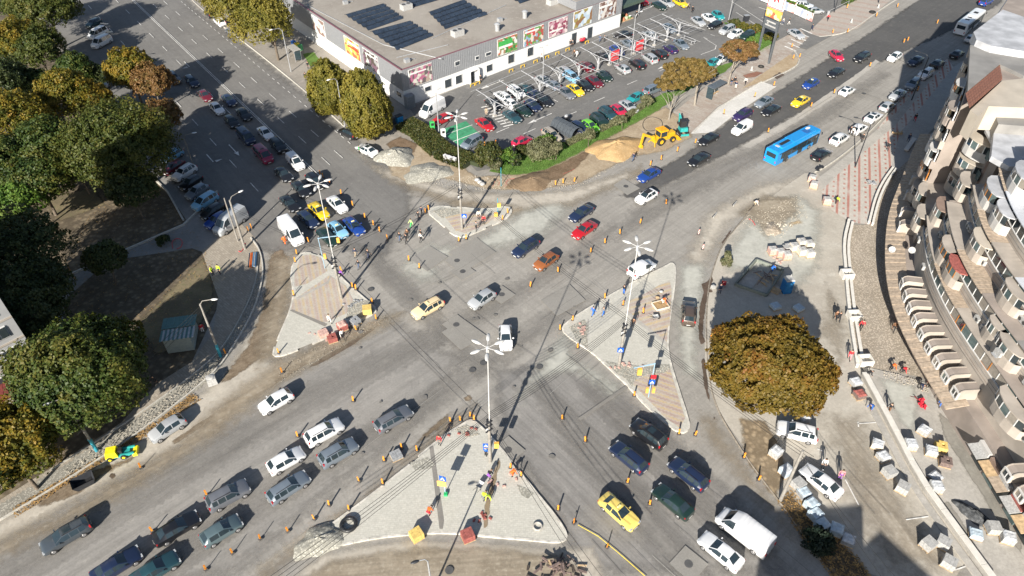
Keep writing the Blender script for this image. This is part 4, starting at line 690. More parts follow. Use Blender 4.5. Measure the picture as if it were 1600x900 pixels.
# ---------------------------------------------------------------- poles, lamps, signs
CPOLE=mat('concrete_pole',(.25,.235,.21),.85,var=.2); STEEL=mat('galvanised',(.42,.43,.44),.5,.4); WHITE=mat('white_enamel',(.74,.74,.73),.45,var=.05); DARKM=mat('dark_metal',(.04,.043,.05),.5,.3); TEALP=mat('teal_paint',(.03,.27,.36),.6); LBLUE=mat('pale_blue_paint',(.30,.45,.56),.5); SBLUE=mat('sign_blue',(.01,.09,.48),.4); SRED=mat('sign_red',(.55,.02,.03),.4); AMBER=mat('signal_amber',(.80,.42,.08),.5); WIRE=mat('cable_black',(.03,.03,.03),.6)
def P2(p):
    r=p-Vector((0,0,CAM_H)); d_=r.y*CT-r.z*ST; return (800+FPX*r.x/d_,450-FPX*(r.y*ST+r.z*CT)/d_)
def hgt(b,t):
    g=G(*b); return min([k*.1 for k in range(5,260)],key=lambda z:math.hypot(P2(g+Vector((0,0,z)))[0]-t[0],P2(g+Vector((0,0,z)))[1]-t[1]))
LAMPHEAD=MB().ell((1.25,0,.02),(.55,.2,.13),10,6).mesh('lamp_head',60)
MASTP=mat('mast_paint',(.50,.50,.49),.5,var=.12)
def mast(b,h,label,z0=0,clutter=True):
    p=G(*b,z0); t=thing('lamp_mast',label,'street lamp',p); 
    obj('concrete_column',MB().cyl((0,0,-.05),(0,0,6.8),.2,.15,12).mesh('concrete_column',40),CPOLE,t); obj('upper_pole',MB().cyl((.06,0,6.2),(.12,0,h),.075,.05,10).mesh('upper_pole',40),MASTP,t)
    if clutter:
        for z in (5.6,6.3,6.9): obj('bracket',MB().box((0,0,z),(.9,.12,.12),R(40)).box((0,0,z+.3),(.5,.5,.14)),DARKM,t)
        obj('meter_box',MB().box((-.2,-.1,6.0),(.25,.25,.4)),MASTP,t)
    for k in range(6):
        a=k*math.pi/3+.5; c,s=math.cos(a),math.sin(a)
        o=obj('lamp_arm',MB().cyl((.12,0,h),(.12+c*.75,s*.75,h+.12),.035,.03,6),MASTP,t); l=obj('lamp_head',LAMPHEAD,MASTP,o); l.location=(.12,0,h+.12); l.rotation_euler[2]=a
    obj('hub',MB().cyl((.12,0,h-.5),(.12,0,h+.15),.16,.13,10),MASTP,t)
    return p
MS=mast((766,722),18.,'tall white six-armed lamp mast at the tip of the south island',.12); ME=mast((967,572),18.8,'tall six-armed lamp mast in the middle of the east island',.12)
MN=mast((722,358),19.,'tall six-armed lamp mast on the north island near the hedge',.12); MW=mast((534,467),18.6,'tall six-armed lamp mast leaning into view on the west island',.12)
def lamp(b,t,label,arms=((1.6,225),),col=None,head=None,ring=None,r=.11):
    h=hgt(b,t); p=G(*b); o=thing('street_lamp',label,'street lamp',p); obj('pole',MB().cyl((0,0,0),(0,0,h),r,r*.65,10).mesh('pole',40),col or STEEL,o)
    if ring: obj('painted_base',MB().cyl((0,0,0),(0,0,ring),r+.025,r+.02,10).mesh('painted_base',40),TEALP,o)
    for ln,a in arms:
        d_=AZ(a); e=obj('lamp_arm',MB().tube([(0,0,h-.1),tuple(d_*ln*.25+Vector((0,0,h+.45))),tuple(d_*ln+Vector((0,0,h+.6)))],.045,6),col or STEEL,o)
        k=obj('lamp_head',MB().ell((0,0,0),(.42,.17,.1),10,6).mesh('small_lamp_head',60),head or WHITE,e); k.location=d_*(ln+.3)+Vector((0,0,h+.6)); k.rotation_euler[2]=R(90-a)
    return p,h
l1=lamp((345,557),(310,476),'concrete lamp pole with teal painted foot by the west pavement',((1.5,85),),CPOLE,ring=2.2,r=.17)
l2=lamp((383,389),(357,314),'thick lamp pole with red conduit beside the silver panel van',((1.6,45),),CPOLE,r=.2); lamp((372,377),(344,312),'thin concrete pole left of the silver panel van without a lamp',(),CPOLE,r=.13)
lamp((302,258),(286,216),'lamp pole rising from the slanted parking row',((1.5,70),),CPOLE); lamp((182,110),(175,82),'lamp pole behind the yellow-green tree near the minibuses',((1.5,80),),CPOLE)
lamp((455,113),(440,47),'steel lamp post on the store side of the upper left road',((1.9,232),)); lamp((540,204),(537,124),'lamp post buried between the two tall trees by the store',((1.2,232),))
lamp((686,210),(682,145),'slim lamp post beside the charging bay',((1.3,49),)); lamp((848,134),(850,77),'twin-headed lamp post between the left canopies',((1.3,229),(1.3,49))); lamp((986,87),(990,25),'twin-headed lamp post beside the red shop boards',((1.5,229),(1.5,49))); lamp((1137,39),(1146,-12),'lamp post next to the teal hatchback',((1.5,49),))
lamp((1336,261),(1338,186),'dark lamp post on the plaza paving beside the kerb',((2.2,300),),DARKM,DARKM); lamp((1424,157),(1446,88),'dark lamp post in the tower shadow on the plaza',((2.2,310),),DARKM,DARKM)
lamp((676,925),(660,878),'lamp post rising over the bottom edge below the south island',((.8,250),),STEEL,DARKM); lamp((152,705),(92,632),'concrete pole with teal foot in front of the green tree bottom left',((1.2,230),),CPOLE,ring=2.2,r=.17)
lA=lamp((1219,782),(1255,705),'concrete pole with clamps and a white cap at the lot entrance',(),CPOLE,r=.2); lamp((118,438),(98,408),'short brown garden lamp in the shaded yard',(),mat('brown_paint',(.3,.15,.05)),r=.07)
lamp((1303,20),(1304,-20),'dark post beside the gate pavement at the top',(),DARKM); lamp((1372,5),(1374,-20),'dark post behind the white cone at the top edge',(),DARKM)
def signpost(b,h,label,parts,z0=.12,col=None,name='sign_post',cat='sign'):
    o=thing(name,label,cat,G(*b,z0)); obj('post',MB().cyl((0,0,0),(0,0,h),.05,.05,8),col or LBLUE,o)
    for nm_,c,dim,rz,m in parts:
        k=obj(nm_,MB().box(c,dim,rz),m,o)
        if m is SBLUE:     # white triangle with a walking figure
            x,y,z=c; w2=dim[0]*.36; f=-dim[1]/2-.006
            M_=Matrix.Translation(Vector(c))@Matrix.Rotation(rz,4,'Z')
            obj('sign_face',MB().add([M_@Vector(q) for q in ((-w2,f,-w2*.8),(w2,f,-w2*.8),(0,f,w2*.9))],[(0,1,2)]),WHITE,k)
            obj('figure',MB().add([M_@Vector(q) for q in ((-.06,f-.004,-w2*.7),(.07,f-.004,-w2*.7),(.03,f-.004,w2*.35),(-.03,f-.004,w2*.35))],[(0,1,2,3)]),DARKM,k)
    return o
signpost((1013,621),6.,'pale blue traffic signal post with overhanging arm on the east island',[('arm',(-1.2,-.3,5.9),(2.6,.1,.1),R(15),LBLUE),('signal_box',(-1.7,-.45,5.1),(.5,.35,.95),0,AMBER),('crossing_sign',(.05,-.12,2.9),(.7,.05,.7),0,SBLUE),('stop_sign',(.1,-.12,3.8),(.62,.05,.62),0,SRED),('signal_box',(-.35,-.15,1.5),(.3,.25,.8),0,AMBER),('signal_box',(.4,-.15,1.5),(.3,.25,.8),0,AMBER)],name='traffic_signal',cat='traffic signal')
signpost((508,420),5.6,'pale blue traffic signal post with overhanging arm on the west island',[('arm',(1.4,.25,5.55),(3.,.1,.1),R(12),LBLUE),('signal_box',(2.6,.4,4.9),(.4,.3,.8),0,AMBER),('signal_box',(.4,-.1,2.4),(.35,.25,.8),0,AMBER)],name='traffic_signal',cat='traffic signal')
signpost((696,772),3.2,'sign post with blue crossing sign and yellow board on the south island',[('crossing_sign',(-.1,-.1,3.0),(.75,.05,.75),R(-20),SBLUE),('yellow_board',(-.25,-.12,2.1),(.95,.06,.9),R(-10),mat('board_yellow',(.78,.48,.12),.5)),('green_can',(.05,-.15,.2),(.36,.36,.36),0,mat('can_green',(.02,.4,.12)))])
signpost((768,716),3.0,'blue crossing sign and amber box beside the south mast',[('crossing_sign',(-.55,-.2,2.6),(.65,.05,.65),0,SBLUE),('signal_box',(.6,-.15,2.6),(.5,.3,.8),0,AMBER)],col=DARKM)
signpost((778,338),3.4,'thin post with two amber boards at the right end of the north island',[('signal_box',(.2,-.1,2.2),(.55,.25,.7),0,AMBER),('signal_box',(-.3,-.2,.5),(.6,.4,.6),0,AMBER)],col=TEALP)
signpost((783,291),3.6,'bare thin teal post among the red cables',[],z0=.1,col=TEALP)
signpost((727,357),3.4,'blue crossing sign fixed low on the north mast',[('crossing_sign',(-.05,-.35,2.6),(.75,.05,.75),0,SBLUE)],col=STEEL)
signpost((965,571),3.4,'blue crossing sign fixed low on the east mast',[('crossing_sign',(0,-.4,3.2),(.75,.05,.75),0,SBLUE)],col=STEEL)
signpost((462,455),1.6,'thin post at the left edge of the west island',[],col=STEEL)
# overhead wires
def wire(a,b,sag,label,r=.022,n=12):
    pts=[]
    for i in range(n+1):
        t=i/n; p=a.lerp(b,t); p.z-=sag*4*t*(1-t); pts.append(p)
    tag(obj('overhead_wire',MB().tube(pts,r,4),WIRE),label,'cable','overhead wires between the masts')
up=lambda p,z: Vector((p.x,p.y,z))
for k in range(5):
    o_=Vector((0,0,-.28*k)); wire(up(MS,8.6)+o_,up(ME,8.8)+o_,.5+.12*k,f'overhead wire between south and east masts, {ORD[k]} from the top')
for k in range(4): wire(up(MS,8.4)-Vector((0,0,.25*k)),G(380+10*k,930,8.)-Vector((0,0,.2*k)),.4,f'overhead wire from the south mast to the lower left, {ORD[k]} of four')
for k in range(3): wire(up(MS,7.6)-Vector((0,0,.3*k)),G(985-18*k,960,7.),.4,f'overhead wire from the south mast to the lower right, {ORD[k]} of three')
for k in range(4): wire(up(ME,8.6)-Vector((0,0,.3*k)),G(1260+12*k,700+14*k,8.),.6,f'overhead wire from the east mast towards the building lot, {ORD[k]} of four')
for k in range(3): wire(up(ME,8.8)-Vector((0,0,.35*k)),up(MN,8.8)-Vector((0,0,.35*k)),.7,f'overhead wire between east and north masts, {ORD[k]} from the top')
for k in range(2): wire(up(MN,8.6)-Vector((0,0,.4*k)),up(MW,8.6)-Vector((0,0,.4*k)),.6,f'overhead wire between north and west masts, {ORD[k]} from the top')
for k in range(2): wire(up(MW,8.3)-Vector((0,0,.4*k)),up(l2[0],7.5)-Vector((0,0,.4*k)),.3,f'overhead wire from the west mast to the roadside pole, {ORD[k]} from the top')
wire(up(MW,8.2),up(MS,8.2),.7,'single overhead wire between west and south masts')
for k in range(2): wire(up(lA[0],lA[1]-.6-.4*k),G(1420+30*k,960,7.),.4,f'overhead wire from the lot entrance pole to the lower right, {ORD[k]} of two')
for k in range(3): wire(up(l1[0],l1[1]-.3-.3*k),G(120,640+20*k,7.),.4,f'overhead wire from the teal-footed lamp pole into the yard, {ORD[k]} of three')
# ---------------------------------------------------------------- delineators
def stripes(name,c1,c2,fr=3.2,tilt=.9):
    m=bpy.data.materials.new(name); m.use_nodes=True; n=m.node_tree; b=n.nodes['Principled BSDF']; b.inputs['Roughness'].default_value=.45
    tc=n.nodes.new('ShaderNodeTexCoord'); sx=n.nodes.new('ShaderNodeSeparateXYZ'); L(n,tc.outputs['Object'],sx.inputs[0])
    a=n.nodes.new('ShaderNodeMath'); a.operation='MULTIPLY_ADD'; L(n,sx.outputs[1],a.inputs[0]); a.inputs[1].default_value=tilt; L(n,sx.outputs[2],a.inputs[2])
    k=n.nodes.new('ShaderNodeMath'); k.operation='MULTIPLY'; L(n,a.outputs[0],k.inputs[0]); k.inputs[1].default_value=fr
    f=n.nodes.new('ShaderNodeMath'); f.operation='FRACT'; L(n,k.outputs[0],f.inputs[0]); g=n.nodes.new('ShaderNodeMath'); g.operation='GREATER_THAN'; L(n,f.outputs[0],g.inputs[0]); g.inputs[1].default_value=.5
    x=n.nodes.new('ShaderNodeMix'); x.data_type='RGBA'; L(n,g.outputs[0],x.inputs['Factor']); x.inputs['A'].default_value=c1+(1,); x.inputs['B'].default_value=c2+(1,); L(n,x.outputs['Result'],b.inputs['Base Color']); return m
STRIPE=stripes('board_stripes',(.62,.12,.015),(.76,.42,.05)); STRIPW=stripes('board_stripes_white',(.62,.05,.03),(.75,.72,.68))
BOARD=MB().prism([(-.13+.03,0),(.13-.03,0),(.13,.03),(.13,.93),(.1,.98),(-.1,.98),(-.13,.93),(-.13,.03)],-.02,.02); BOARD.v=[(z,x,y+.12) for x,y,z in BOARD.v]
FOOT=MB().box((0,0,.05),(.44,.62,.1),taper=.8).box((0,0,.11),(.1,.2,.08)); BOARD=BOARD.mesh('board'); FOOT=FOOT.mesh('foot'); RUB=mat('recycled_rubber',(.09,.085,.08),.9)
DTPL=[('board','board',BOARD,STRIPE,None,None),('foot','foot',FOOT,RUB,None,None)]
def dels(px,az,where,z0=None,group='striped delineators along the works',white=False,lean=0):
    for i,p in enumerate(px):
        q=G(p[0],p[1],ZT); o=inst(DTPL,'delineator',('red-white' if white else 'orange')+f' striped delineator, '+(f'{ORD[i]} of {len(px)} ' if len(px)>1 else '')+where,'delineator',(q.x,q.y,(z0 or ZT)),R(90-(az if len(p)<3 else p[2])+rnd.uniform(-12,12)),group,{'board':STRIPW} if white else None,scale=(.8,.7,.88)); o.rotation_euler[0]=rnd.uniform(-.07,.07); o.rotation_euler[1]=rnd.uniform(-.07,.07)
Z=lambda x0,y0,s,l: [(x0+a/s,y0+b/s) for a,b in l]
dels(Z(400,600,3,[(912,178),(958,174),(1003,154),(1022,170)]),185,'around the tip of the south island, left to right')
dels(Z(400,600,3,[(273,635),(342,570),(483,457),(600,362),(683,303),(754,315)]),190,'in the outer dusty line left of the south island')
dels(Z(400,600,3,[(435,592),(595,472)]),190,'standing on the left kerb of the south island',IH)
dels(Z(400,600,3,[(455,82),(195,248)]),190,'out on the asphalt among the lower left traffic')
dels(Z(400,600,3,[(20,728),(150,692)]),130,'seen edge-on near the bottom tip of the south island')
dels(Z(0,600,3,[(660,395),(970,522),(715,692),(1090,795),(965,872)]),130,'seen edge-on between the lower left lanes')
dels(Z(800,600,3,[(235,167),(343,272),(540,465),(645,568)]),188,'out on the bottom right road')
dels(Z(800,600,3,[(-8,395),(42,433),(215,593)]),188,'along the right kerb of the south island')
dels(Z(800,600,3,[(290,655),(445,768)]),140,'seen edge-on beside the yellow tape')
dels(Z(800,600,3,[(573,57),(782,237),(858,242)]),188,'around the lower tip of the east island')
dels(Z(800,600,3,[(1087,348),(1155,453)]),188,'along the dirt kerb of the building lot')
dels(Z(400,440,6,[(355,135),(215,675)]),190,'on the left side of the west island',IH)
dels([(441,583)],140,'seen edge-on below the west island tip')
dels(Z(400,440,6,[(1125,355),(940,458),(1090,200)]),190,'around the brick pallets of the west island')
dels(Z(400,310,6,[(382,525),(368,600),(495,412)]),190,'by the front of the white panel van')
dels(Z(400,310,6,[(802,692),(905,838),(935,860)]),190,'along the right kerb of the west island',IH)
dels(Z(400,160,6,[(603,683),(632,708),(690,758),(797,863)]),190,'beside the black SUV of the upper left queue')
dels(Z(400,310,6,[(908,70),(1020,185),(1100,255),(1157,315)]),190,'right of the upper left queue')
dels(Z(600,270,6,[(32,625),(232,825),(330,895)]),190,'running across the upper part of the junction')
dels(Z(600,270,6,[(388,378),(418,350)]),190,'at the left tip of the north island'); dels(Z(600,270,6,[(700,645),(768,625)]),190,'at the lower tip of the north island'); dels(Z(600,270,6,[(1110,445),(1160,380)]),190,'at the right tip of the north island')
dels(Z(800,300,3,[(85,445),(215,376),(368,284),(435,241),(505,198),(600,148),(722,58)]),195,'in the long row dividing the main road')
dels(Z(800,300,3,[(225,648),(283,603),(435,500),(520,532)]),190,'around the left tip of the east island')
dels(Z(800,300,3,[(307,733)]),190,'beside the loose kerb of the east island')
dels(Z(800,300,3,[(873,200),(893,270)]),190,'on the dusty right lane',white=True)
dels([(1111,527)],190,'at the edge of the tree shade beside the wet trench')
dels(Z(850,160,6,[(108,778),(178,763),(283,748)]),190,'beside the dark dug soil'); dels([(1016,259),(1033,250),(1058,237),(1086,224)],195,'between sand heap and backhoe loader')
dels([(1131,178),(1179,151),(1209,134)],195,'along the concrete bus bay')
dels([(1303,146),(1267,167),(1200,207),(1359,104)],195,'on the median strip of the main road')
dels([(1301,52),(1324,51),(1249,90),(1239,92),(1237,74)],195,'around the car park exit')
dels([(1402,11),(1369,26),(1323,13)],195,'on the gate pavement near the top edge'); dels([(1412,67),(1418,64)],195,'as a pair on the far asphalt'); dels([(1464,37),(1433,142)],195,'near the shaded plaza kerb')
dels([(388,361),(393,357)],190,'behind the silver panel van'); dels([(353,553)],150,'leaning at the teal pole foot'); dels([(813,225),(757,228),(775,225)][:1]+[(757,229),(774,226)],190,'between hedge and car park lane'); dels([(1005,490)],190,'on the pallet side of the east island',IH)
# ---------------------------------------------------------------- people
def person_mesh(pose):
    J=dict(pel=(0,0,.95),sp=(0,0,1.18),ch=(0,0,1.38),nk=(0,0,1.5),hd=(.02,0,1.62),ht=(.02,0,1.74))
    step={'stand':.03,'walk':.28,'bend':.12}[pose]
    for s,k in ((1,'l'),(-1,'r')):
        f=step*s
        J['hip'+k]=(0,.1*s,.9); J['kn'+k]=(f*.6+.03,.11*s,.49); J['an'+k]=(f-.02,.11*s,.08); J['to'+k]=(f+.15,.12*s,.04)
        J['sh'+k]=(0,.2*s,1.41); J['el'+k]=(-f*.5-.02,.27*s,1.13); J['wr'+k]=(-f*.9+.08,.27*s,.88); J['ha'+k]=(-f*.9+.12,.26*s,.79)
        for q,(dx,dy,dz) in enumerate(((.03,.03,-.1),(.01,.015,-.11),(-.01,0,-.11),(-.03,-.012,-.09),(.06,-.01,-.05))): J['f%d%s'%(q,k)]=(-f*.9+.12+dx,.26*s+dy*s*.6,.79+dz)
    if pose=='bend':
        rot=Matrix.Rotation(R(75),3,'Y')
        for n_ in list(J):
            if n_[:2] in('sp','ch','nk','hd','ht','sh','el','wr','ha') or n_[0]=='f':
                v=Vector(J[n_])-Vector((0,0,.95))
                if n_[:2] in('el','wr','ha') or n_[0]=='f': base=Vector(J['sh'+n_[-1]]) ; v=(rot@(Vector((0,.2*(1 if n_[-1]=='l' else -1),1.41))-Vector((0,0,.95))))+ (Vector(J[n_])-Vector((0,.2*(1 if n_[-1]=='l' else -1),1.41)))*.95; J[n_]=tuple(v+Vector((-.12,0,.8))); continue
                J[n_]=tuple(rot@v+Vector((-.12,0,.8)))
        for k in 'lr':
            J['kn'+k]=(J['kn'+k][0]+.2,J['kn'+k][1],.46); J['hip'+k]=(-.12,J['hip'+k][1],.76)
        J['pel']=(-.12,0,.8)
    for k in 'lr':   # shoulders handled after rotation
        if pose=='bend': pass
    rad=dict(pel=.15,sp=.135,ch=.155,nk=.06,hd=.095,ht=.075,hip=.1,kn=.065,an=.045,to=.04,sh=.075,el=.05,wr=.034,ha=.036,f=.011)
    mt=dict(pel=1,sp=0,ch=0,nk=2,hd=2,ht=2,hip=1,kn=1,an=3,to=3,sh=0,el=0,wr=0,ha=2,f=2)
    names_=list(J); idx={n_:i for i,n_ in enumerate(names_)}; E=[('pel','sp'),('sp','ch'),('ch','nk'),('nk','hd'),('hd','ht')]
    for k in 'lr': E+=[('pel','hip'+k),('hip'+k,'kn'+k),('kn'+k,'an'+k),('an'+k,'to'+k),('ch','sh'+k),('sh'+k,'el'+k),('el'+k,'wr'+k),('wr'+k,'ha'+k)]+[('ha'+k,'f%d%s'%(q,k)) for q in range(5)]
    m=bpy.data.meshes.new('person_'+pose); m.from_pydata([J[n_] for n_ in names_],[(idx[a],idx[b]) for a,b in E],[]); o=bpy.data.objects.new('tmp',m); COL.objects.link(o)
    o.modifiers.new('s','SKIN'); sv=m.skin_vertices[0].data
    for n_ in names_:
        key=n_ if n_ in rad else ('f' if n_[0]=='f' else n_[:-1]); r=rad[key]; sv[idx[n_]].radius=(r,r); sv[idx[n_]].use_root=(n_=='pel')
    sb=o.modifiers.new('u','SUBSURF'); sb.levels=1
    dg=bpy.context.evaluated_depsgraph_get(); dg.update(); me=bpy.data.meshes.new_from_object(o.evaluated_get(dg)); bpy.data.objects.remove(o)
    for k in range(4): me.materials.append(MATS['road_paint'])
    P_=[(Vector(J[n_]),mt[n_ if n_ in mt else ('f' if n_[0]=='f' else n_[:-1])]) for n_ in names_]
    for p in me.polygons:
        c=p.center; p.material_index=min(P_,key=lambda q:(q[0]-c).length)[1]; p.use_smooth=True
    me.name='person_'+pose; h=Vector(J['hd']); t_=Vector(J['ht']); up_=(t_-h).normalized()
    hair=MB().ell(h+up_*.06+Vector((-.015,0,.01)),(.108,.1,.105),10,6).mesh('hair',60); nose=MB().box(h+up_*.0+Vector((.1,0,-.01)),(.04,.03,.045)).mesh('nose')
    return me,hair,nose
PERS={k:person_mesh(k) for k in ('stand','walk','bend')}
SKIN=mat('skin',(.48,.29,.20),.6,var=.05); SHOE=mat('shoes',(.03,.028,.026),.7); HAIRS=[mat('hair_dark',(.02,.015,.012),.7),mat('hair_brown',(.07,.04,.02),.7)]
CL={}
def cloth(c):
    t=dict(black=(.015,.015,.018),navy=(.02,.03,.07),blue=(.02,.13,.5),red=(.5,.02,.03),white=(.68,.67,.64),grey=(.16,.16,.16),orange=(.8,.14,.02),hivis=(.55,.75,.04),green=(.03,.5,.12),purple=(.25,.08,.4),brown=(.16,.08,.04),beige=(.4,.32,.22),jean=(.06,.10,.19),pink=(.6,.25,.28),lime=(.6,.8,.3)); return mat('cloth_'+c,t[c],.85,var=.15,scale=8)
HAT={}
def person(u,v,top,bot,pose,face,label,z0=None,hat=None):
    z=(z0 if z0 is not None else ZT); q=G(u,v,z); me,hair,nose=PERS[pose]; t=bpy.data.objects.new('person',me); COL.objects.link(t); t.location=q; t.rotation_euler[2]=R(90-face)
    s=rnd.uniform(.96,1.04); t.scale=(s,s,s)
    for i,m_ in enumerate((cloth(top),cloth(bot),SKIN,SHOE)): t.material_slots[i].link='OBJECT'; t.material_slots[i].material=m_
    tag(t,label,'person','people on foot'); obj('hair',hair,cloth(hat) if hat else rnd.choice(HAIRS),t); obj('nose',nose,SKIN,t)
W_,I_=None,IH
for a in ((659,336,'navy','black','walk',220,'person in dark clothes, upper of two by the north island tip'),(654,344,'black','black','walk',220,'person in black, lower of two by the north island tip'),(643,356,'lime','green','walk',240,'person in pale jacket and bright green trousers on the crossing'),(625,377,'black','jean','walk',220,'person in dark jacket and jeans, leftmost on the crossing'),(635,380,'black','black','walk',220,'person in black in the middle of the crossing group'),(637,372,'brown','black','walk',220,'person in brown behind the one in black on the crossing'),(658,378,'white','black','walk',60,'person with white top, right of the crossing group'),(658,372,'black','black','walk',60,'dark-clothed person just above the one with white top'),(556,402,'navy','beige','walk',40,'person carrying something near the west island signal'),(576,404,'black','navy','walk',40,'person in black stepping onto the crossing from the west island'),(561,420,'black','lightjean','walk',220,'person in black jacket and pale jeans near the west island kerb'),(531,433,'purple','black','bend',60,'person in purple bending at the west island kerb'),(516,505,'white','white','walk',330,'person in white walking on the west island'),(536,530,'white','black','walk',150,'dark-trousered person standing by the red brick pallets'),(443,379,'orange','orange','bend',60,'worker in orange bending at the white panel van door'),(446,383,'orange','orange','stand',40,'worker in orange standing at the white panel van'),(748,343,'white','black','stand',180,'person in white on the north island'),(756,350,'red','black','stand',180,'person in red on the north island'),(744,360,'grey','black','walk',200,'person in grey on the lower edge of the north island'),(687,695,'red','grey','stand',200,'person in red beside the left kerb of the south island'),(764,748,'black','purple','bend',30,'worker crouching at the trench of the south island'),(759,713,'blue','black','stand',30,'worker in blue beside the south mast'),(670,805,'orange','red','bend',30,'worker in orange kneeling over bricks on the south island'),(800,744,'orange','orange','bend',60,'worker in orange near the right kerb of the south island'),(755,782,'hivis','grey','bend',30,'worker in high-visibility vest at the trench end'),(765,780,'hivis','grey','bend',200,'second worker in high-visibility vest across the trench'),(344,428,'hivis','navy','stand',200,'worker in high-visibility jacket on the beige pavement'),(333,430,'hivis','black','stand',100,'worker in dark clothes and high-visibility vest beside the pole clutter'),(926,494,'blue','blue','walk',60,'person in blue walking along the east island kerb'),(942,494,'grey','blue','walk',60,'person with grey jacket beside the one in blue'),(974,460,'black','blue','stand',60,'person in black leaning near the east island edge'),(988,512,'brown','black','walk',200,'person in brown standing in the east mast shadow'),(1034,475,'orange','white','bend',90,'worker in orange inside the sand box of the east island'),(989,252,'navy','jean','walk',240,'pedestrian in blue jeans by the sand heap'),(1178,322,'white','yellowtrs','bend',90,'person in white bending with a yellow machine'),(1309,502,'black','black','walk',180,'person in black in the lot near the long wall'),(1304,500,'brown','black','walk',180,'person with outstretched arm beside the long wall'),(1344,515,'red','black','walk',220,'person in red walking on the cobbled ramp'),(1394,518,'brown','black','walk',200,'person in brown walking on the cobbled ramp'),(1326,562,'red','pink','walk',200,'person in red next to the long wall'),(1354,588,'black','black','bend',90,'worker in black beside the wall niche'),(1391,578,'orange','black','bend',90,'worker in orange on the cobble edge'),(1408,582,'red','black','bend',120,'worker in dark red among the rubble at the cobble edge'),(1436,607,'navy','black','bend',150,'worker in navy by the red barrier mesh'),(1449,604,'red','black','stand',200,'person in red by the awning end'),(1466,634,'black','blue','walk',210,'person in black and blue near the shop corner'),(1361,640,'blue','navy','bend',250,'worker in blue lifting beside the brown pallet'),(1387,645,'black','brown','walk',60,'person in black over the terrace edge'),(1285,731,'white','grey','stand',200,'person in light jacket beside the white sedan'),(1311,749,'pink','purple','stand',200,'person in pink at the tail of the white sedan'),(1124,458,'navy','navy','stand',180,'worker in navy beside the wheelbarrow of tools'),(1205,425,'blue','blue','bend',60,'worker in blue at the pallet stacks'),(1327,210,'black','black','stand',60,'person in black between the two white cars'),(1331,212,'white','black','stand',60,'person with white shirt between the two white cars'),(1346,222,'black','black','stand',60,'person in black crossing the plaza kerb'),(1305,318,'hivis','black','bend',60,'worker with pale helmet at the plaza pallets'),(1428,190,'black','red','walk',200,'pedestrian in dark clothes in the tower shadow'),(1418,222,'navy','navy','walk',200,'pedestrian in navy near the white bench slab'),(1386,235,'black','black','walk',200,'pedestrian at the shadow edge of the plaza'),(1142,134,'black','jean','stand',180,'person waiting under the right golden tree'),(1147,132,'black','black','stand',180,'second person waiting under the right golden tree'),(1149,139,'navy','white','stand',180,'person in navy right of the bus shelter'),(1164,133,'white','black','walk',220,'person in white shirt near the red soil'),(1293,33,'red','black','walk',230,'person in red and black on the gate pavement'),(1268,48,'navy','navy','walk',120,'person in navy on the zebra crossing'),(1223,38,'white','teal','walk',300,'person in white walking along the poster wall'),(1232,40,'black','white','walk',300,'person in black top by the poster wall'),(1081,20,'black','black','walk',180,'person in black crossing the top of the car park'),(937,66,'jean','jean','walk',60,'person in jeans by the store wall, left of a pair'),(944,66,'black','black','walk',60,'person in black by the store wall, right of a pair'),(891,74,'black','black','stand',180,'person in black beside the red ride'),(894,73,'grey','black','stand',180,'person in grey beside the red ride'),(846,96,'white','black','walk',60,'person in white by the store wall'),(901,90,'white','white','walk',220,'person in white pushing a trolley behind the canopies'),(897,89,'brown','black','walk',220,'person in brown behind the canopies'),(760,181,'beige','beige','stand',180,'person in beige beside the hatched markings'),(751,129,'black','black','stand',180,'person in black by the store door, next to a yellow bollard'),(562,240,'green','black','stand',90,'person in green at the white sedan by the gravel heap'),(482,108,'black','black','stand',180,'person in black on the store pavement by the shelter'),(478,125,'black','black','stand',180,'second person in black on the store pavement lower down'),(245,602,'black','black','walk',220,'person in black on the west pavement below the kiosk'),(212,636,'black','black','walk',220,'person in black walking under the green tree'),(318,520,'red','white','stand',150,'person in red and white at the green kiosk'),(1075,14,'beige','black','walk',120,'person in beige at the top of the car park'),(994,28,'black','black','walk',220,'person by the flower racks of the store entrance')):
    t_,b_=a[2],a[3]; b_={'lightjean':'jean','yellowtrs':'beige','teal':'jean'}.get(b_,b_)
    isl=any(k in a[6] for k in ('south island','north island','on the west island','the east mast','sand box','east island edge','trench')) and 'tip' not in a[6]
    person(a[0],a[1],t_,b_,a[4],a[5],a[6],IH if isl else None)
# ---------------------------------------------------------------- pallets and building material
WOOD=mat('raw_wood',(.46,.33,.19),.8,var=.25); WRAP=mat('pale_blocks',(.37,.37,.36),.7,var=.2,scale=6); PINK=mat('pink_blocks',(.52,.34,.29),.8,var=.2,scale=5); REDB=mat('red_blocks',(.30,.09,.075),.8,var=.25,scale=5); YELB=mat('yellow_blocks',(.62,.45,.14),.8,var=.15,scale=5); GRYB=mat('grey_blocks',(.27,.28,.29),.8,var=.2,scale=5); BLUB=mat('blueish_wrap',(.42,.50,.56),.35,var=.15,scale=3); BEIB=mat('beige_blocks',(.62,.56,.46),.8,var=.15,scale=5); BRNB=mat('brown_blocks',(.17,.125,.11),.8,var=.25,scale=5); FILM=mat('plastic_film',(.50,.52,.54),.25,var=.2,scale=4)
PB=MB()
for x in (-.45,0,.45): PB.box((0,x,.05),(1.15,.1,.1))
for x in (-.5,-.25,0,.25,.5): PB.box((x,0,.115),(.14,1.05,.025))
PB=PB.mesh('pallet_base')
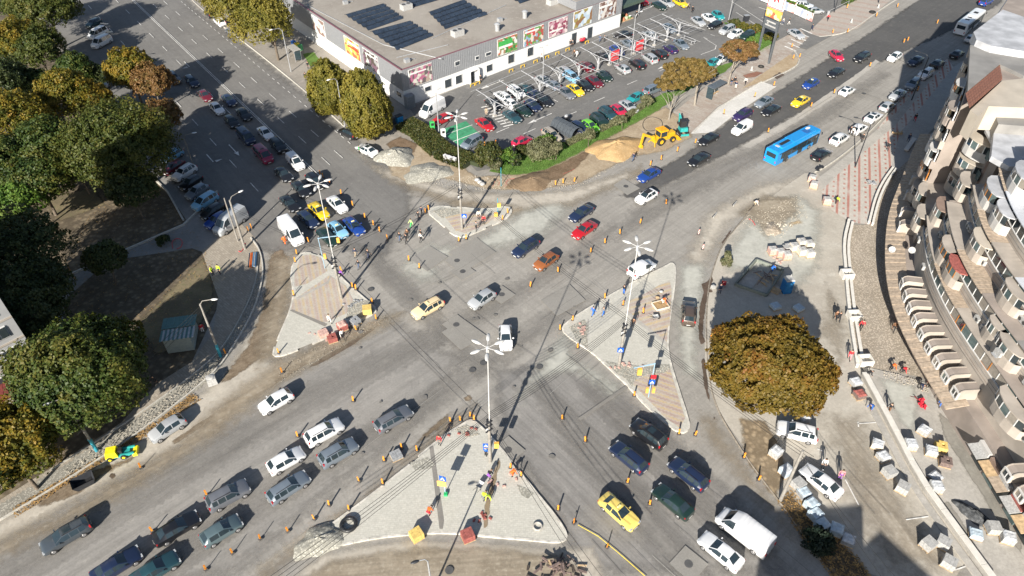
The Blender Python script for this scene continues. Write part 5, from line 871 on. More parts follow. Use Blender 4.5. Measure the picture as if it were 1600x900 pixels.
def stack(nl,gap):
    out=[]
    for l in range(nl):
        mb=MB()
        for i in range(4):
            for j in range(3):
                if gap and l==nl-1 and (i*3+j)%5==gap: continue
                mb.box((-.405+i*.27+rnd.uniform(-.008,.008),-.34+j*.34+rnd.uniform(-.008,.008),.135+.2*l+.095),(.262,.33,.188))
        out.append(mb.mesh('block_layer'))
    return out
STK=[stack(4,0),stack(3,2),stack(4,3),stack(2,0)]
CAP=MB()
rnd2=random.Random(3); n=6; vs=[];fs=[]
for i in range(n+1):
    for j in range(n+1): vs.append((-.56+1.12*i/n,-.54+1.08*j/n,.0+rnd2.uniform(0,.05)-(.12 if i in(0,n) or j in(0,n) else 0)))
fs=[(i*(n+1)+j,(i+1)*(n+1)+j,(i+1)*(n+1)+j+1,i*(n+1)+j+1) for i in range(n) for j in range(n)]; CAP.add(vs,fs); CAP=CAP.mesh('film_cap')
KIND={'white':WRAP,'pink':PINK,'red':REDB,'yellow':YELB,'grey':GRYB,'blue':BLUB,'beige':BEIB,'brown':BRNB}
def pallet(u,v,kind,az,label,v_=0,film=None,z0=None,s=1.0):
    h=.9 if v_ in(0,2) else .7 if v_==1 else .5; q=G(u,v,.5); t=thing('block_pallet',label,'pallet',(q.x,q.y,z0 or ZT),R(90-az),'pallets of paving blocks'); t.scale=(s,s,s)
    obj('pallet_base',PB,WOOD,t)
    for l in STK[v_]: obj('block_layer',l,KIND[kind],t)
    if film: obj('film_cap',CAP,film,t,(0,0,.18+.2*len(STK[v_])))
for i,a in enumerate(((1212,708,'white',50,0,FILM,'white pallet alone on the verge left of the white SUV'),(1228,737,'blue',60,0,FILM,'blue-white pallet at the foot of the lot entrance pole'),(1247,758,'white',60,0,None,'white pallet right beside the lot entrance pole'),(1256,771,'grey',70,1,BLUB,'pallet under a crumpled blue-grey tarp'),(1267,790,'blue',62,0,BLUB,'first blue wrapped pallet below the tarp'),(1273,805,'blue',62,0,BLUB,'second blue wrapped pallet below the tarp'),(1284,822,'blue',66,0,BLUB,'third blue wrapped pallet, left of a slanted one'),(1306,829,'blue',118,0,BLUB,'slanted blue wrapped pallet above the conifer'),(1325,844,'grey',118,1,FILM,'grey pallet with torn wrap at the end of the blue row'),(1254,655,'grey',70,0,FILM,'pallet in the shade of the white SUV'),(1371,695,'beige',120,1,FILM,'beige covered pallet above a white bag in the lot'),(1380,714,'white',70,1,FILM,'white bagged pallet below the beige covered one'),(1389,739,'white',70,0,None,'white pallet third in the line along the long wall'),(1410,763,'white',130,0,None,'white pallet fourth in the line along the long wall'),(1450,851,'white',60,0,None,'white pallet, left of the pair near the bottom wall'),(1473,849,'white',130,0,None,'white pallet, right of the pair near the bottom wall'),(1482,880,'white',130,0,None,'white pallet below the pair near the bottom wall'),(1343,617,'brown',75,1,REDB,'brown-red topped pallet beside the worker in blue'),(1337,598,'white',75,1,FILM,'white topped pallet above the brown-red one'),(1444,673,'white',140,1,FILM,'pallet with orange cloth on the terrace'),(1422,696,'white',95,0,FILM,'white pallet at the left of the terrace cluster'),(1470,698,'yellow',110,1,None,'yellow plank pallet on the terrace'),(1455,705,'white',110,1,FILM,'pallet with white sacks on the terrace'),(1477,722,'brown',110,1,None,'dark brown pallet on the terrace'),(1462,762,'white',95,0,FILM,'white pallet below the planks on the terrace'),(1462,745,'white',60,3,FILM,'pallet with sacks and planks on the terrace'),(1551,826,'white',95,0,None,'tall white pallet near the black gravel heap'),(1574,841,'white',110,0,FILM,'white pallet rightmost on the lower terrace'),(1525,834,'blue',110,3,BLUB,'low pallet with blue sheet by the black gravel heap'),
    (1207,393,'pink',85,0,WRAP,'pink block pallet, left in the lot cluster'),(1219,396,'pink',85,0,WRAP,'pink block pallet, middle in the lot cluster'),(1229,400,'pink',85,0,WRAP,'pink block pallet, right in the lot cluster'),(1231,387,'white',80,1,None,'small white pallet between pink and beige pallets'),(1241,387,'beige',80,0,WRAP,'beige pallet left in the upper lot cluster'),(1252,380,'beige',82,2,WRAP,'beige pallet top left in the upper lot cluster'),(1264,383,'beige',82,2,WRAP,'beige pallet top right in the upper lot cluster'),(1253,394,'beige',82,0,WRAP,'beige pallet bottom left in the upper lot cluster'),(1265,397,'beige',82,0,WRAP,'beige pallet bottom right in the upper lot cluster'),(1269,280,'pink',120,2,WRAP,'pink pallet at the plaza corner, upper one'),(1272,290,'pink',120,0,WRAP,'pink pallet at the plaza corner, lower one'),(1292,315,'pink',100,0,WRAP,'pink pallet beside the stooping worker on the plaza'),
    (535,511,'red',55,0,PINK,'red brick pallet behind the person in white and black'),(519,529,'red',65,1,None,'red brick pallet below the west island'),(555,503,'grey',45,1,None,'grey block pallet on the right of the west island'),(574,486,'yellow',80,0,None,'yellow brick pallet at the corner of the west island'),(651,837,'yellow',55,0,None,'yellow brick pallet at the bottom kerb of the south island'),(731,838,'red',65,0,None,'dark red brick pallet at the bottom kerb of the south island'),(619,711,'grey',60,3,None,'low grey slab pallet outside the south island'),(1212,478,'blue',70,3,None,'low slab pallet in the shade above the autumn tree, left'),(1248,481,'blue',60,3,None,'low slab pallet in the shade above the autumn tree, right'),(505,520,'pink',60,3,None,'low heap of pink bricks on a pallet by the west island'))):
    pallet(a[0],a[1],a[2],a[3],a[6],a[4],a[5],IH if 'on the right of the west' in a[6] or 'corner of the west' in a[6] else None,1.08)
# heaps
def heap(name,label,u,v,rx,ry,h,material,az=0,cat='heap',seed=1,parts=0):
    r_=np.random.RandomState(seed); mb=MB(); nr,na=9,28; vs=[];fs=[]
    for i in range(nr+1):
        t=i/nr
        for j in range(na):
            a=2*math.pi*j/na; k=1+.13*math.sin(3*a+seed)+.08*math.sin(7*a+2*seed); z=h*(1-t**1.5)*(1+.08*math.sin(5*a+i*.7)+.06*math.sin(3*a+2*i)) + (r_.rand()-.5)*.10*min(1,h)*(1 if i<nr else 0)
            vs.append((rx*t*k*math.cos(a),ry*t*k*math.sin(a),max(z,-.02) if i<nr else -.03))
    for i in range(nr):
        for j in range(na): fs.append((i*na+j,(i+1)*na+j,(i+1)*na+(j+1)%na,i*na+(j+1)%na))
    mb.add(vs,fs); q=G(u,v,ZT); o=tag(obj(name,mb.mesh(name,70),material,None,q,R(90-az)),label,cat); return o
heap('sand_heap','large ochre sand heap in front of the backhoe loader',962,232,5.4,3.7,1.35,SAND,60)
heap('gravel_heap','pale gravel heap with a delineator near the white sedan',618,245,3.2,3.6,1.3,SCREE,20,seed=2); heap('gravel_heap','flat pale gravel heap below the hedge corner',668,270,4.2,3.,.8,SCREE,70,seed=3)
heap('gravel_heap','grey gravel mound at the bottom left tip of the south island',500,845,2.6,1.7,.7,SCREE,60,seed=4); heap('gravel_heap','black gravel heap on the lower terrace',1520,803,1.9,.9,.6,gmat('black_gravel',(.05,.055,.06),(.08,.085,.09),(.28,.28,.27),specks=2.5,sc=3),140,seed=5)
heap('soil_heap','dark dug soil heap near the red cables',830,284,4.,2.6,.7,MATS['dark_soil'] and gmat('dug_soil',(.15,.105,.065),(.21,.15,.095),(.27,.2,.13),sc=.6),60,seed=6)
heap('rubble_heap','small pile of broken bricks and stones in the dusty lot',1207,358,1.8,1.2,.4,gmat('rubble',(.40,.33,.25),(.48,.42,.34),(.30,.24,.18),specks=3),20,seed=7)
# planks pile at the bottom edge
q=G(868,890,ZT); t=thing('timber_pile','dark pile of broken timber and debris at the bottom edge','heap',q)
for i in range(46):
    a=rnd.uniform(0,math.pi); r_=abs(rnd.gauss(0,.9)); b_=rnd.uniform(0,6.28); obj('plank',MB().box((0,0,0),(rnd.uniform(.5,1.3),rnd.uniform(.1,.25),rnd.uniform(.06,.15))),[BRNB,mat('charred_wood',(.07,.055,.045),.9,var=.4),WOOD][0 if i%3 else 1 if i%5 else 2],t,(r_*1.6*math.cos(b_),r_*.8*math.sin(b_),max(.08,.9-.5*r_+rnd.uniform(-.2,.1))),a)
# bricks scattered beside works
for (u,v,n_,m_,lab,z0) in ((508,522,14,PINK,'loose pink bricks scattered by the west island',0),(735,673,7,REDB,'few loose red bricks at the tip of the south island',IH),(1216,352,16,BEIB,'loose stones scattered in the dusty lot',0),(548,473,12,GRYB,'loose grey stones near the west island corner',IH),(752,812,9,REDB,'loose red bricks left of the trench on the south island',IH),(782,758,6,PINK,'loose pink bricks right of the trench on the south island',IH),(1105,880,0,PINK,'',0),(905,515,10,PINK,'loose pink stones at the left tip of the east island',IH),(985,570,10,PINK,'red and white rubble at the foot of the east mast',IH),(1222,405,10,PINK,'pink debris in front of the pink pallets',0)):
    if not n_: continue
    t=thing('brick_pile',lab,'bricks',G(u,v,z0+(.0 if z0 else ZT)))
    bm_=MB().box((0,0,.06),(.34,.2,.12)).mesh('brick')
    for i in range(n_): obj('brick',bm_,m_,t,(rnd.gauss(0,.9),rnd.gauss(0,.5),0),rnd.uniform(0,3))
# rings, tubes, barrows, boxes
def torus(R0,r,n=28,k=10):
    mb=MB(); vs=[];fs=[]
    for i in range(n):
        for j in range(k):
            a=2*math.pi*i/n;b=2*math.pi*j/k; vs.append(((R0+r*math.cos(b))*math.cos(a),(R0+r*math.cos(b))*math.sin(a),r+r*math.sin(b)))
    for i in range(n):
        for j in range(k): fs.append((i*k+j,((i+1)%n)*k+j,((i+1)%n)*k+(j+1)%k,i*k+(j+1)%k))
    return mb.add(vs,fs)
BLK=mat('black_plastic',(.02,.021,.023),.45)
for u,v,R0,r,z0,m_,lab in ((545,821,.72,.2,IH,BLK,'big black pipe coil on the left of the south island'),(840,823,.42,.1,IH,CONC2,'pale concrete ring on the right of the south island'),(1189,105,.5,.16,ZT,TYRE,'old tyre lying on the bay soil'),(1363,20,.6,.2,ZT,TYRE,'tyre at the corner of the gate pavement')):
    tag(obj('ring',torus(R0,r).mesh('ring',60),m_,None,G(u,v,z0)),lab,'ring' if 'ring' in lab else 'coil' if 'coil' in lab else 'tyre')
def hose(px,label,m_,r=.05,z=.08,closed=False):
    pts=smooth_poly([G(*p,z) for p in px],2,closed); 
    if closed: pts.append(pts[0])
    tag(obj('hose',MB().tube(pts,r,6),m_),label,'hose')
REDC=mat('red_conduit',(.55,.05,.06),.5)
hose([(1003,196),(1008,185),(1020,182),(1034,187),(1036,198),(1028,203),(1010,206)],'big black pipe loop lying near the backhoe loader',BLK,.07,.1,True)
hose([(788,292),(792,280),(805,278),(812,284),(806,292),(795,293),(790,285),(800,279),(810,280)],'tangle of red conduit by the bare teal post',REDC); hose([(778,290),(781,285),(776,280),(772,286),(770,292)],'short red conduit left of the bare teal post',REDC)
hose([(270,388),(268,378),(275,372),(285,374),(284,386),(276,389)],'red conduit coil in the shaded yard',REDC); hose([(383,380),(381,388),(376,394),(373,392)],'red conduit at the foot of the thick lamp pole',REDC,.06)
hose([(1170,342),(1176,345),(1180,352)],'short red pipe lying in the dusty lot',REDC,.06); hose([(880,272),(890,268),(898,264)],'red cable lying on the dark soil',REDC)
t=thing('pipe_bundle','bundle of orange, blue and black pipes on the west pavement','pipes',G(396,406,ZT),R(90-168)); 
for i,c in enumerate(((.03,.05,.08),(.55,.13,.03),(.55,.13,.03),(.12,.25,.4),(.3,.33,.36),(.04,.1,.2),(.03,.04,.05))): obj('pipe',MB().cyl((-1.6,-.6+i*.2,.09),(1.6+.1*(i%3),-.6+i*.2,.09),.085,.085,8),mat('pipe_%d'%i,c,.5),t)
def barrow(u,v,az,label,m_,z0=IH):
    t=thing('wheelbarrow',label,'wheelbarrow',G(u,v,z0),R(90-az)); mb=MB(); mb.add([(-.35,-.3,.6),(.45,-.3,.6),(.45,.3,.6),(-.35,.3,.6),(-.2,-.18,.3),(.25,-.18,.3),(.25,.18,.3),(-.2,.18,.3)],[(4,5,6,7),(0,1,5,4),(1,2,6,5),(2,3,7,6),(3,0,4,7)]); obj('tray',mb,m_,t)
    for s in (1,-1): obj('handle',MB().tube([(.5,s*.12,.3),(-.3,s*.24,.32),(-.95,s*.28,.55)],.02,5),DARKM,t); obj('leg',MB().cyl((-.3,s*.22,0),(-.25,s*.22,.32),.018,.018,5),DARKM,t)
    obj('wheel',MB().cyl((.55,-.05,.18),(.55,.05,.18),.18,.18,14),TYRE,t)
barrow(750,762,30,'grey wheelbarrow standing left of the trench on the south island',STEEL); barrow(1023,499,80,'grey wheelbarrow tipped on the striped paving of the east island',STEEL); barrow(1130,447,20,'wheelbarrow full of red and blue tools by the tree shade',SRED,ZT)
t=thing('sand_crate','wooden tray of yellow sand on the east island','crate',G(1032,478,IH),R(20)); obj('rim',MB().box((0,-.75,.15),(1.9,.08,.3)).box((0,.75,.15),(1.9,.08,.3)).box((-.95,0,.15),(.08,1.42,.3)).box((.95,0,.15),(.08,1.42,.3)),BEIB,t); obj('sand',MB().box((0,0,.1),(1.8,1.4,.2)),SAND,t)
for u,v,l in ((1033,457,'small white sack above the sand tray'),(1027,466,'small brown sack left of the sand tray')): tag(obj('sack',MB().ell((0,0,.18),(.3,.24,.18),10,6,.05).mesh('sack',60),WRAP if 'white' in l else WOOD,None,G(u,v,IH)),l,'sack')
# skip, toilet, cabinets
t=thing('rubbish_skip','dark open steel skip on the mud bottom left','skip',G(133,757,ZT),R(90-52)); mb=MB(); o_=[(-1.1,-.7,.9),(1.1,-.7,.9),(1.1,.7,.9),(-1.1,.7,.9)]; i_=[(-.8,-.55,.08),(.8,-.55,.08),(.8,.55,.08),(-.8,.55,.08)]
mb.add(o_+i_,[(7,6,5,4),(0,1,5,4),(1,2,6,5),(2,3,7,6),(3,0,4,7)]); obj('shell',mb,DARKM,t); obj('floor',MB().box((0,0,.12),(1.55,1.05,.06)),TRIM,t)
for s in (1,-1): obj('skid',MB().box((0,s*.45,.04),(1.5,.12,.08)),DARKM,t)
t=thing('portable_toilet','blue portable toilet with white roof in the lot','toilet',G(1227,455,ZT),R(8)); obj('cabin',MB().box((0,0,1.1),(1.15,1.15,2.2),taper=.97),mat('toilet_blue',(.01,.13,.34),.5),t); obj('roof',MB().box((0,0,2.32),(1.2,1.2,.22),taper=.85),WRAP,t); dr=obj('door',MB().box((0,-.585,1.08),(.75,.04,1.9)),mat('toilet_door',(.02,.17,.4),.5),t); obj('handle',MB().box((.28,-.615,1.05),(.05,.03,.16)),DARKM,dr); obj('vent',MB().cyl((.3,.3,2.4),(.3,.3,2.75),.06,.06,8),WRAP,t)
# concrete pit with timber in the shade
MOSS=gmat('damp_concrete',(.16,.18,.16),(.21,.23,.20),(.25,.26,.22),sc=.5)
pts=[G(*p,0) for p in ((1181,409),(1223,425),(1197,464),(1148,447))]; c_=sum(pts,Vector())/4
t=thing('foundation_pit','low walled dark foundation pit with timber beside the blue toilet','pit',c_); loc=[p-c_ for p in pts]
for i in range(4):
    a,b=loc[i],loc[(i+1)%4]; m_=(a+b)/2; d_=b-a; obj('wall',MB().box((0,0,.28),(d_.length-.02,.22,.56)),MOSS,t,m_,math.atan2(d_.y,d_.x))
obj('floor',MB().prism([(p.x*.96,p.y*.96) for p in loc],.0,.06),MOSS,t)
obj('cover_slab',MB().prism([(loc[3].x*.9,loc[3].y*.9),((loc[3].x+loc[2].x)*.42,(loc[3].y+loc[2].y)*.42),(.3,.3),((loc[0].x+loc[3].x)*.42,(loc[0].y+loc[3].y)*.42)],.06,.2),CONC2,t)
for i in range(12): obj('beam',MB().box((0,0,0),(rnd.uniform(1,2.6),.1,.1)),BRNB if i%2 else WOOD,t,(rnd.uniform(-.5,1.8),rnd.uniform(-1.5,.8),.15+.05*i),rnd.uniform(0,3))
t=thing('pallet_board','brown timber pallet leaning by the pit','pallet',G(1212,455,ZT),R(50))
for k in range(6): obj('slat',MB().box((0,-.5+k*.2,.16),(1.2,.14,.04)),WOOD,t)
for s in (-.5,0,.5): obj('bearer',MB().box((s,0,.07),(.1,1.15,.13)),WOOD,t)
for u,v,l in ((755,283,'white sack heap beside the north mast soil'),(688,265,'pale meter cabinets row')): pass
t=thing('sack_heap','three white and grey sacks on the bare soil','sacks',G(750,287,.1))
for x,y in ((0,0),(-.5,.7),(.4,-.5)): obj('sack',MB().ell((x,y,.3),(.5,.4,.32),10,6,.08).mesh('sack',60),WRAP,t)
for i,(u,v) in enumerate(((697,253),(703,255),(710,257))): t=thing('meter_cabinet',f'white meter cabinet, {ORD[i]} of three below the hedge','cabinet',G(u,v,ZT),R(-40),'meter cabinets'); obj('case',MB().box((0,0,.65),(.75,.45,1.3)),WRAP,t); obj('cap',MB().box((0,0,1.34),(.82,.52,.07)),WHITE,t)
for u,v,l,c in ((693,217,'white charging column left of the green bay',WHITE),(676,205,'green and white charging column by the red hatchback',mat('charger_green',(.05,.4,.1),.5))): t=thing('charging_column',l,'charger',G(u,v,ZT),R(20)); obj('case',MB().box((0,0,1.),(.8,.5,2.)),c,t); obj('screen',MB().box((0,-.27,1.5),(.5,.04,.5)),TRIM,t); obj('plinth',MB().box((0,0,.06),(1.,.7,.12)),CONC2,t)
# yellow and green compact machine
YEL=mat('machine_yellow',(.60,.35,.015),.4,coat=.3); MG=mat('machine_yellow_bright',(.75,.66,.02),.4); MT=mat('machine_teal',(.03,.32,.30),.45)
t=thing('mini_dumper','bright yellow and teal compact machine by the kerb bottom left','machine',G(187,712,ZT),R(90-75)); obj('hood',MB().box((-.55,0,.85),(1.3,1.15,.8),taper=.8),MG,t); obj('chassis',MB().box((0,0,.4),(2.4,1.,.25)),MT,t); obj('arm',MB().box((1.0,.45,.55),(1.4,.18,.25)).box((1.0,-.45,.55),(1.4,.18,.25)),MT,t); obj('scoop',MB().box((1.75,0,.35),(.5,1.3,.35),taper=.8),MG,t); obj('seat',MB().box((.3,0,.85),(.4,.5,.5)),TRIM,t)
for x in (-.8,.6):
    for s in (1,-1): wl=obj('wheel',MB().cyl((x,s*.42,.32),(x,s*.68,.32),.32,.32,16),TYRE,t); obj('rim',MB().cyl((x,s*.6,.32),(x,s*.69,.32),.16,.16,10),MG,wl)
# backhoe loader
t=thing('backhoe_loader','yellow backhoe loader with boom over the sand heap','backhoe',G(1034,222,ZT),R(90-62)); B=lambda n_,mb,m_=YEL,p=None: obj(n_,mb,m_,p or t)
B('chassis',MB().box((0,0,.85),(4.2,1.1,.5))); B('hood',MB().box((1.5,0,1.4),(1.9,1.05,.75),taper=.88)); cb=B('cab',MB().box((-.35,0,1.25),(1.6,1.6,.5)).box((-1.05,.72,2.0),(.1,.1,1.1)).box((-1.05,-.72,2.0),(.1,.1,1.1)).box((.35,.72,2.0),(.1,.1,1.1)).box((.35,-.72,2.0),(.1,.1,1.1))); B('cab_roof',MB().box((-.35,0,2.68),(1.75,1.75,.24),taper=.9),mat('machine_orange',(.75,.33,.01),.4),cb)
for c,dm in (((-.35,.76,2.05),(1.3,.02,1.0)),((-.35,-.76,2.05),(1.3,.02,1.0)),((.4,0,2.05),(.02,1.35,1.0)),((-1.1,0,2.05),(.02,1.35,1.0))): B('cab_window',MB().box(c,dm),GLASS,cb)
for s in (1,-1):
    for x,r in ((-.9,.75),(1.7,.52)): wl=B('wheel',MB().cyl((x,s*.62,r),(x,s*1.06,r),r,r,20).mesh('loader_tyre',40),TYRE); B('rim',MB().cyl((x,s*.98,r),(x,s*1.08,r),r*.55,r*.5,14),YEL,wl)
    B('loader_arm',MB().tube([(.6,s*.6,1.6),(2.1,s*.6,1.25),(2.9,s*.6,.5)],.1,6)); B('stabiliser',MB().tube([(-2.,s*.5,.8),(-2.3,s*1.0,.1)],.09,6))
B('loader_bucket',MB().add([(2.8,-1.1,.1),(3.6,-1.1,.08),(2.8,-1.1,.95),(2.8,1.1,.1),(3.6,1.1,.08),(2.8,1.1,.95)],[(0,1,4,3),(0,3,5,2),(0,2,1),(3,4,5)]))
B('boom',MB().box((-3.1,0,2.0),(2.6,.3,.42),0,R(28)).box((-2.1,0,1.3),(.5,.5,1.0))); B('dipper',MB().box((-4.55,0,1.75),(.34,.26,2.4),0,R(10))); B('digging_bucket',MB().box((-4.6,0,.42),(.7,.6,.55),0,R(20),taper=.7))
# mini excavator
t=thing('mini_excavator','teal mini excavator with dark cab beside the backhoe loader','excavator',G(1066,208,ZT),R(100)); obj('body',MB().box((0,0,1.0),(1.5,1.4,.7),taper=.92),MT,t); cb=obj('cab',MB().box((.2,.1,1.9),(1.1,1.1,1.2),taper=.92),TRIM,t); obj('cab_roof',MB().box((.2,.1,2.54),(1.15,1.15,.08)),DARKM,cb)
for s in (1,-1): obj('track',MB().box((0,s*.65,.28),(2.0,.36,.5)),TYRE,t)
obj('boom',MB().box((1.4,0,1.9),(2.0,.22,.3),0,R(-35)),MT,t); obj('dipper',MB().box((2.35,0,1.9),(.24,.2,1.6),0,R(15)),MT,t); obj('bucket',MB().box((2.3,0,.95),(.5,.5,.45),taper=.7),DARKM,t); obj('blade',MB().box((-1.3,0,.3),(.1,1.5,.4)),MT,t)
# shelters and kiosks
GL2=mat('tinted_panel',(.03,.05,.06),.1,spec=.7); 
t=thing('bus_shelter','glass bus shelter with dark roof on the north pavement','bus shelter',G(1117,150,ZT),R(90-47)); obj('roof',MB().box((0,0,2.5),(4.4,1.7,.1)),mat('shelter_roof',(.10,.12,.14),.3),t)
for x in (-2,-.7,.7,2): obj('post',MB().box((x,.7,1.22),(.09,.09,2.44)),STEEL,t)
for x in (-1.35,0,1.35): obj('glass_panel',MB().box((x,.7,1.25),(1.15,.03,1.9)),GL2,t)
obj('end_panel',MB().box((-2.1,0,1.25),(.06,1.4,2.2)),GL2,t); obj('bench',MB().box((0,.3,.45),(3,.4,.06)),WOOD,t)
for x in (-1,1): obj('bench_leg',MB().box((x,.3,.21),(.08,.3,.42)),STEEL,t)
t=thing('trolley_shelter','dark ribbed trolley shelter in the car park','shelter',G(885,208,ZT),R(90-139)); n=8
for i in range(7):
    mb=MB(); 
    pr=[(math.cos(math.pi*k/n)*1.5,.5+math.sin(math.pi*k/n)*1.7) for k in range(n+1)]
    for k in range(n): mb.quad((-2.8+.8*i,pr[k][0],pr[k][1]),(-2.8+.8*i+.76,pr[k][0],pr[k][1]),(-2.8+.8*i+.76,pr[k+1][0],pr[k+1][1]),(-2.8+.8*i,pr[k+1][0],pr[k+1][1]))
    obj('roof_panel',mb,mat('smoked_panel',(.07,.08,.09),.25),t)
for x in (-2.8,0,2.7):
    for s in (1,-1): obj('post',MB().cyl((x,s*1.48,0),(x,s*1.48,.6),.05,.05,6),DARKM,t)
t=thing('green_kiosk','green and white corrugated kiosk roofs beside the west pavement','kiosk',G(287,532,ZT),R(12)); obj('wall',MB().box((0,0,1.1),(3.2,4.0,2.2)),mat('kiosk_wall',(.24,.28,.27)),t)
KG=mat('kiosk_green',(.10,.20,.19),.6); KW=mat('kiosk_white',(.40,.42,.42),.6)
for k in range(16): obj('roof_sheet',MB().box((-1.9+k*.255,1.05,2.32+.04*(k%2)),(.24,2.0,.06)),KG,t); obj('roof_sheet',MB().box((-1.9+k*.255,-1.05,2.22+.04*(k%2)),(.24,2.0,.06)),KW if k%2 else KG,t)
t=thing('bus_shelter','grey shelter on the store side pavement with green grass behind','bus shelter',G(462,92,ZT),R(90-142)); obj('roof',MB().box((0,0,2.5),(3.6,1.7,.1)),mat('shelter_grey',(.34,.33,.31)),t)
for x in (-1.6,1.6):
    for s in (-.7,.7): obj('post',MB().box((x,s,1.22),(.08,.08,2.44)),STEEL,t)
obj('glass_panel',MB().box((0,.72,1.3),(3.1,.03,1.9)),GL2,t); obj('end_panel',MB().box((1.66,0,1.3),(.03,1.3,1.9)),GL2,t); obj('bench',MB().box((0,.35,.45),(2.6,.4,.06)),WOOD,t)
for i,(u,v,c) in enumerate(((460,72,(.02,.12,.45)),(465,75,(.55,.45,.02)),(470,78,(.03,.2,.08)))): t=thing('waste_bin',['blue','yellow','dark green'][i]+' waste bin on the store side behind the shelter','bin',G(u,v,ZT),R(50),'waste bins'); obj('body',MB().box((0,0,.55),(.8,.8,1.1)),mat('bin%d'%i,c),t); obj('lid',MB().box((0,0,1.14),(.85,.85,.08)),mat('bin%d'%i,c),t)
t=thing('grey_cabinet','tall grey cabinet at the store corner','cabinet',G(641,168,ZT),R(40)); obj('case',MB().box((0,0,1.3),(1.8,1.1,2.6)),mat('cab_grey',(.22,.24,.26)),t); obj('door',MB().box((0,-.57,1.3),(1.5,.04,2.2)),mat('cab_door',(.15,.17,.19)),t)
for i,(u,v,c,l) in enumerate(((624,190,(.02,.25,.55),'blue wrapped bundle behind the tall trees by the store'),(612,194,(.03,.04,.05),'dark bin behind the tall trees by the store'))): t=thing('bin_box',l,'bin',G(u,v,ZT),R(40)); obj('body',MB().box((0,0,.6),(1.3,1.,1.2),taper=.95),mat('binb%d'%i,c),t); obj('lid',MB().box((0,0,1.25),(1.35,1.05,.1)),TRIM,t)
# plaza furniture
t=thing('slab_bench','long pale bench slab in the shade beside the tower','bench',G(1421,228,ZT),R(90-38)); obj('seat',MB().box((0,0,.42),(5.2,.75,.12)),CONC,t); obj('base',MB().box((0,0,.18),(4.8,.5,.36)),CONC2,t)
for i,(u,v,l) in enumerate(((1281,266,'black heap of cable and sacks at the plaza kerb end'),(1360,288,'small heap of tools on the plaza paving'),(1402,210,'small pile of timber in the tower shadow'))): 
    t=thing('material_heap',l,'heap',G(u,v,ZT))
    for k in range(7): obj('piece',MB().box((rnd.uniform(-.6,.6),rnd.uniform(-.5,.5),.15+.06*k),(rnd.uniform(.4,1.1),.25,.16),rnd.uniform(0,3)),[DARKM,STEEL,WOOD][i],t)
t=thing('red_mesh','crumpled red barrier mesh by the terrace','barrier mesh',G(1438,632,ZT))
for k in range(9):
    a=rnd.uniform(0,3.1); obj('fold',MB().quad((-.35,-.12,0),(.35,-.15,.1),(.3,.15,.25),(-.35,.12,.12)),mat('mesh_red',(.55,.03,.05),.5),t,(rnd.gauss(0,.25)+k*.03,.9-k*.2,rnd.uniform(.05,.35)),a)
for i,(u,v,l) in enumerate(((1117,334,'upper of two white road plates lying on the dusty lane'),(1117,334,''),)):
    pass
for u,v,l in ((1148,320,'right one of two white plates lying on the dusty lane'),(1117,338,'left one of two white plates lying on the dusty lane')): t=thing('fallen_plate',l,'plate',G(u,v,ZT),R(55)); obj('plate',MB().box((0,0,.22),(1.2,.08,.42)),WRAP,t); obj('foot',MB().box((0,.15,.04),(.8,.3,.06)),DARKM,t)
for u,v,l in ((1114,450,'small white box near the wheelbarrow of tools'),(332,598,'white big bag at the kerb of the west pavement')): t=thing('big_bag',l,'bag',G(u,v,ZT)); k=.45 if 'box' in l else 1.; obj('bag',MB().box((0,0,.5*k),(1.1*k,1.1*k,1.0*k),.5,0,.92).ell((0,0,1.*k),(.5*k,.5*k,.12*k),10,6,.1).mesh('bag',30),WRAP,t)
for u,v,l in ((1174,110,'white bucket on the bay soil'),(1330,35,'white cone on the gate pavement'),(1372,12,'white cone beside the dark post')): t=thing('white_marker',l,'cone',G(u,v,ZT)); obj('cone',MB().cyl((0,0,.05),(0,0,.9),.28,.14,12),WRAP,t); obj('foot',MB().box((0,0,.03),(.6,.6,.06)),WRAP,t)
# ---------------------------------------------------------------- trees and plants
BARK=mat('bark',(.13,.105,.08),.9,var=.3,scale=4,bump=.4); BARKL=mat('bark_grey',(.24,.215,.18),.9,var=.3,scale=4,bump=.4)
def leafmat(name,cols):
    if name in MATS: return MATS[name]
    m=bpy.data.materials.new(name); m.use_nodes=True; n=m.node_tree; b=n.nodes['Principled BSDF']; b.inputs['Roughness'].default_value=.55; b.inputs['Specular IOR Level'].default_value=.3
    at=n.nodes.new('ShaderNodeAttribute'); at.attribute_name='tint'; cr=n.nodes.new('ShaderNodeValToRGB'); e=cr.color_ramp.elements
    e[0].position=0; e[0].color=cols[0]+(1,); e[1].position=1; e[1].color=cols[-1]+(1,)
    for i,c in enumerate(cols[1:-1]): k=e.new((i+1)/(len(cols)-1)); k.color=c+(1,)
    L(n,at.outputs['Fac'],cr.inputs[0])
    for k in e: k.color=[c*.78 for c in k.color[:3]]+[1]
    L(n,cr.outputs[0],b.inputs['Base Color'])
    tr=n.nodes.new('ShaderNodeBsdfTranslucent'); L(n,cr.outputs[0],tr.inputs[0]); ms=n.nodes.new('ShaderNodeMixShader'); ms.inputs[0].default_value=.28; L(n,b.outputs[0],ms.inputs[1]); L(n,tr.outputs[0],ms.inputs[2]); L(n,ms.outputs[0],n.nodes['Material Output'].inputs[0])
    MATS[name]=m; return m
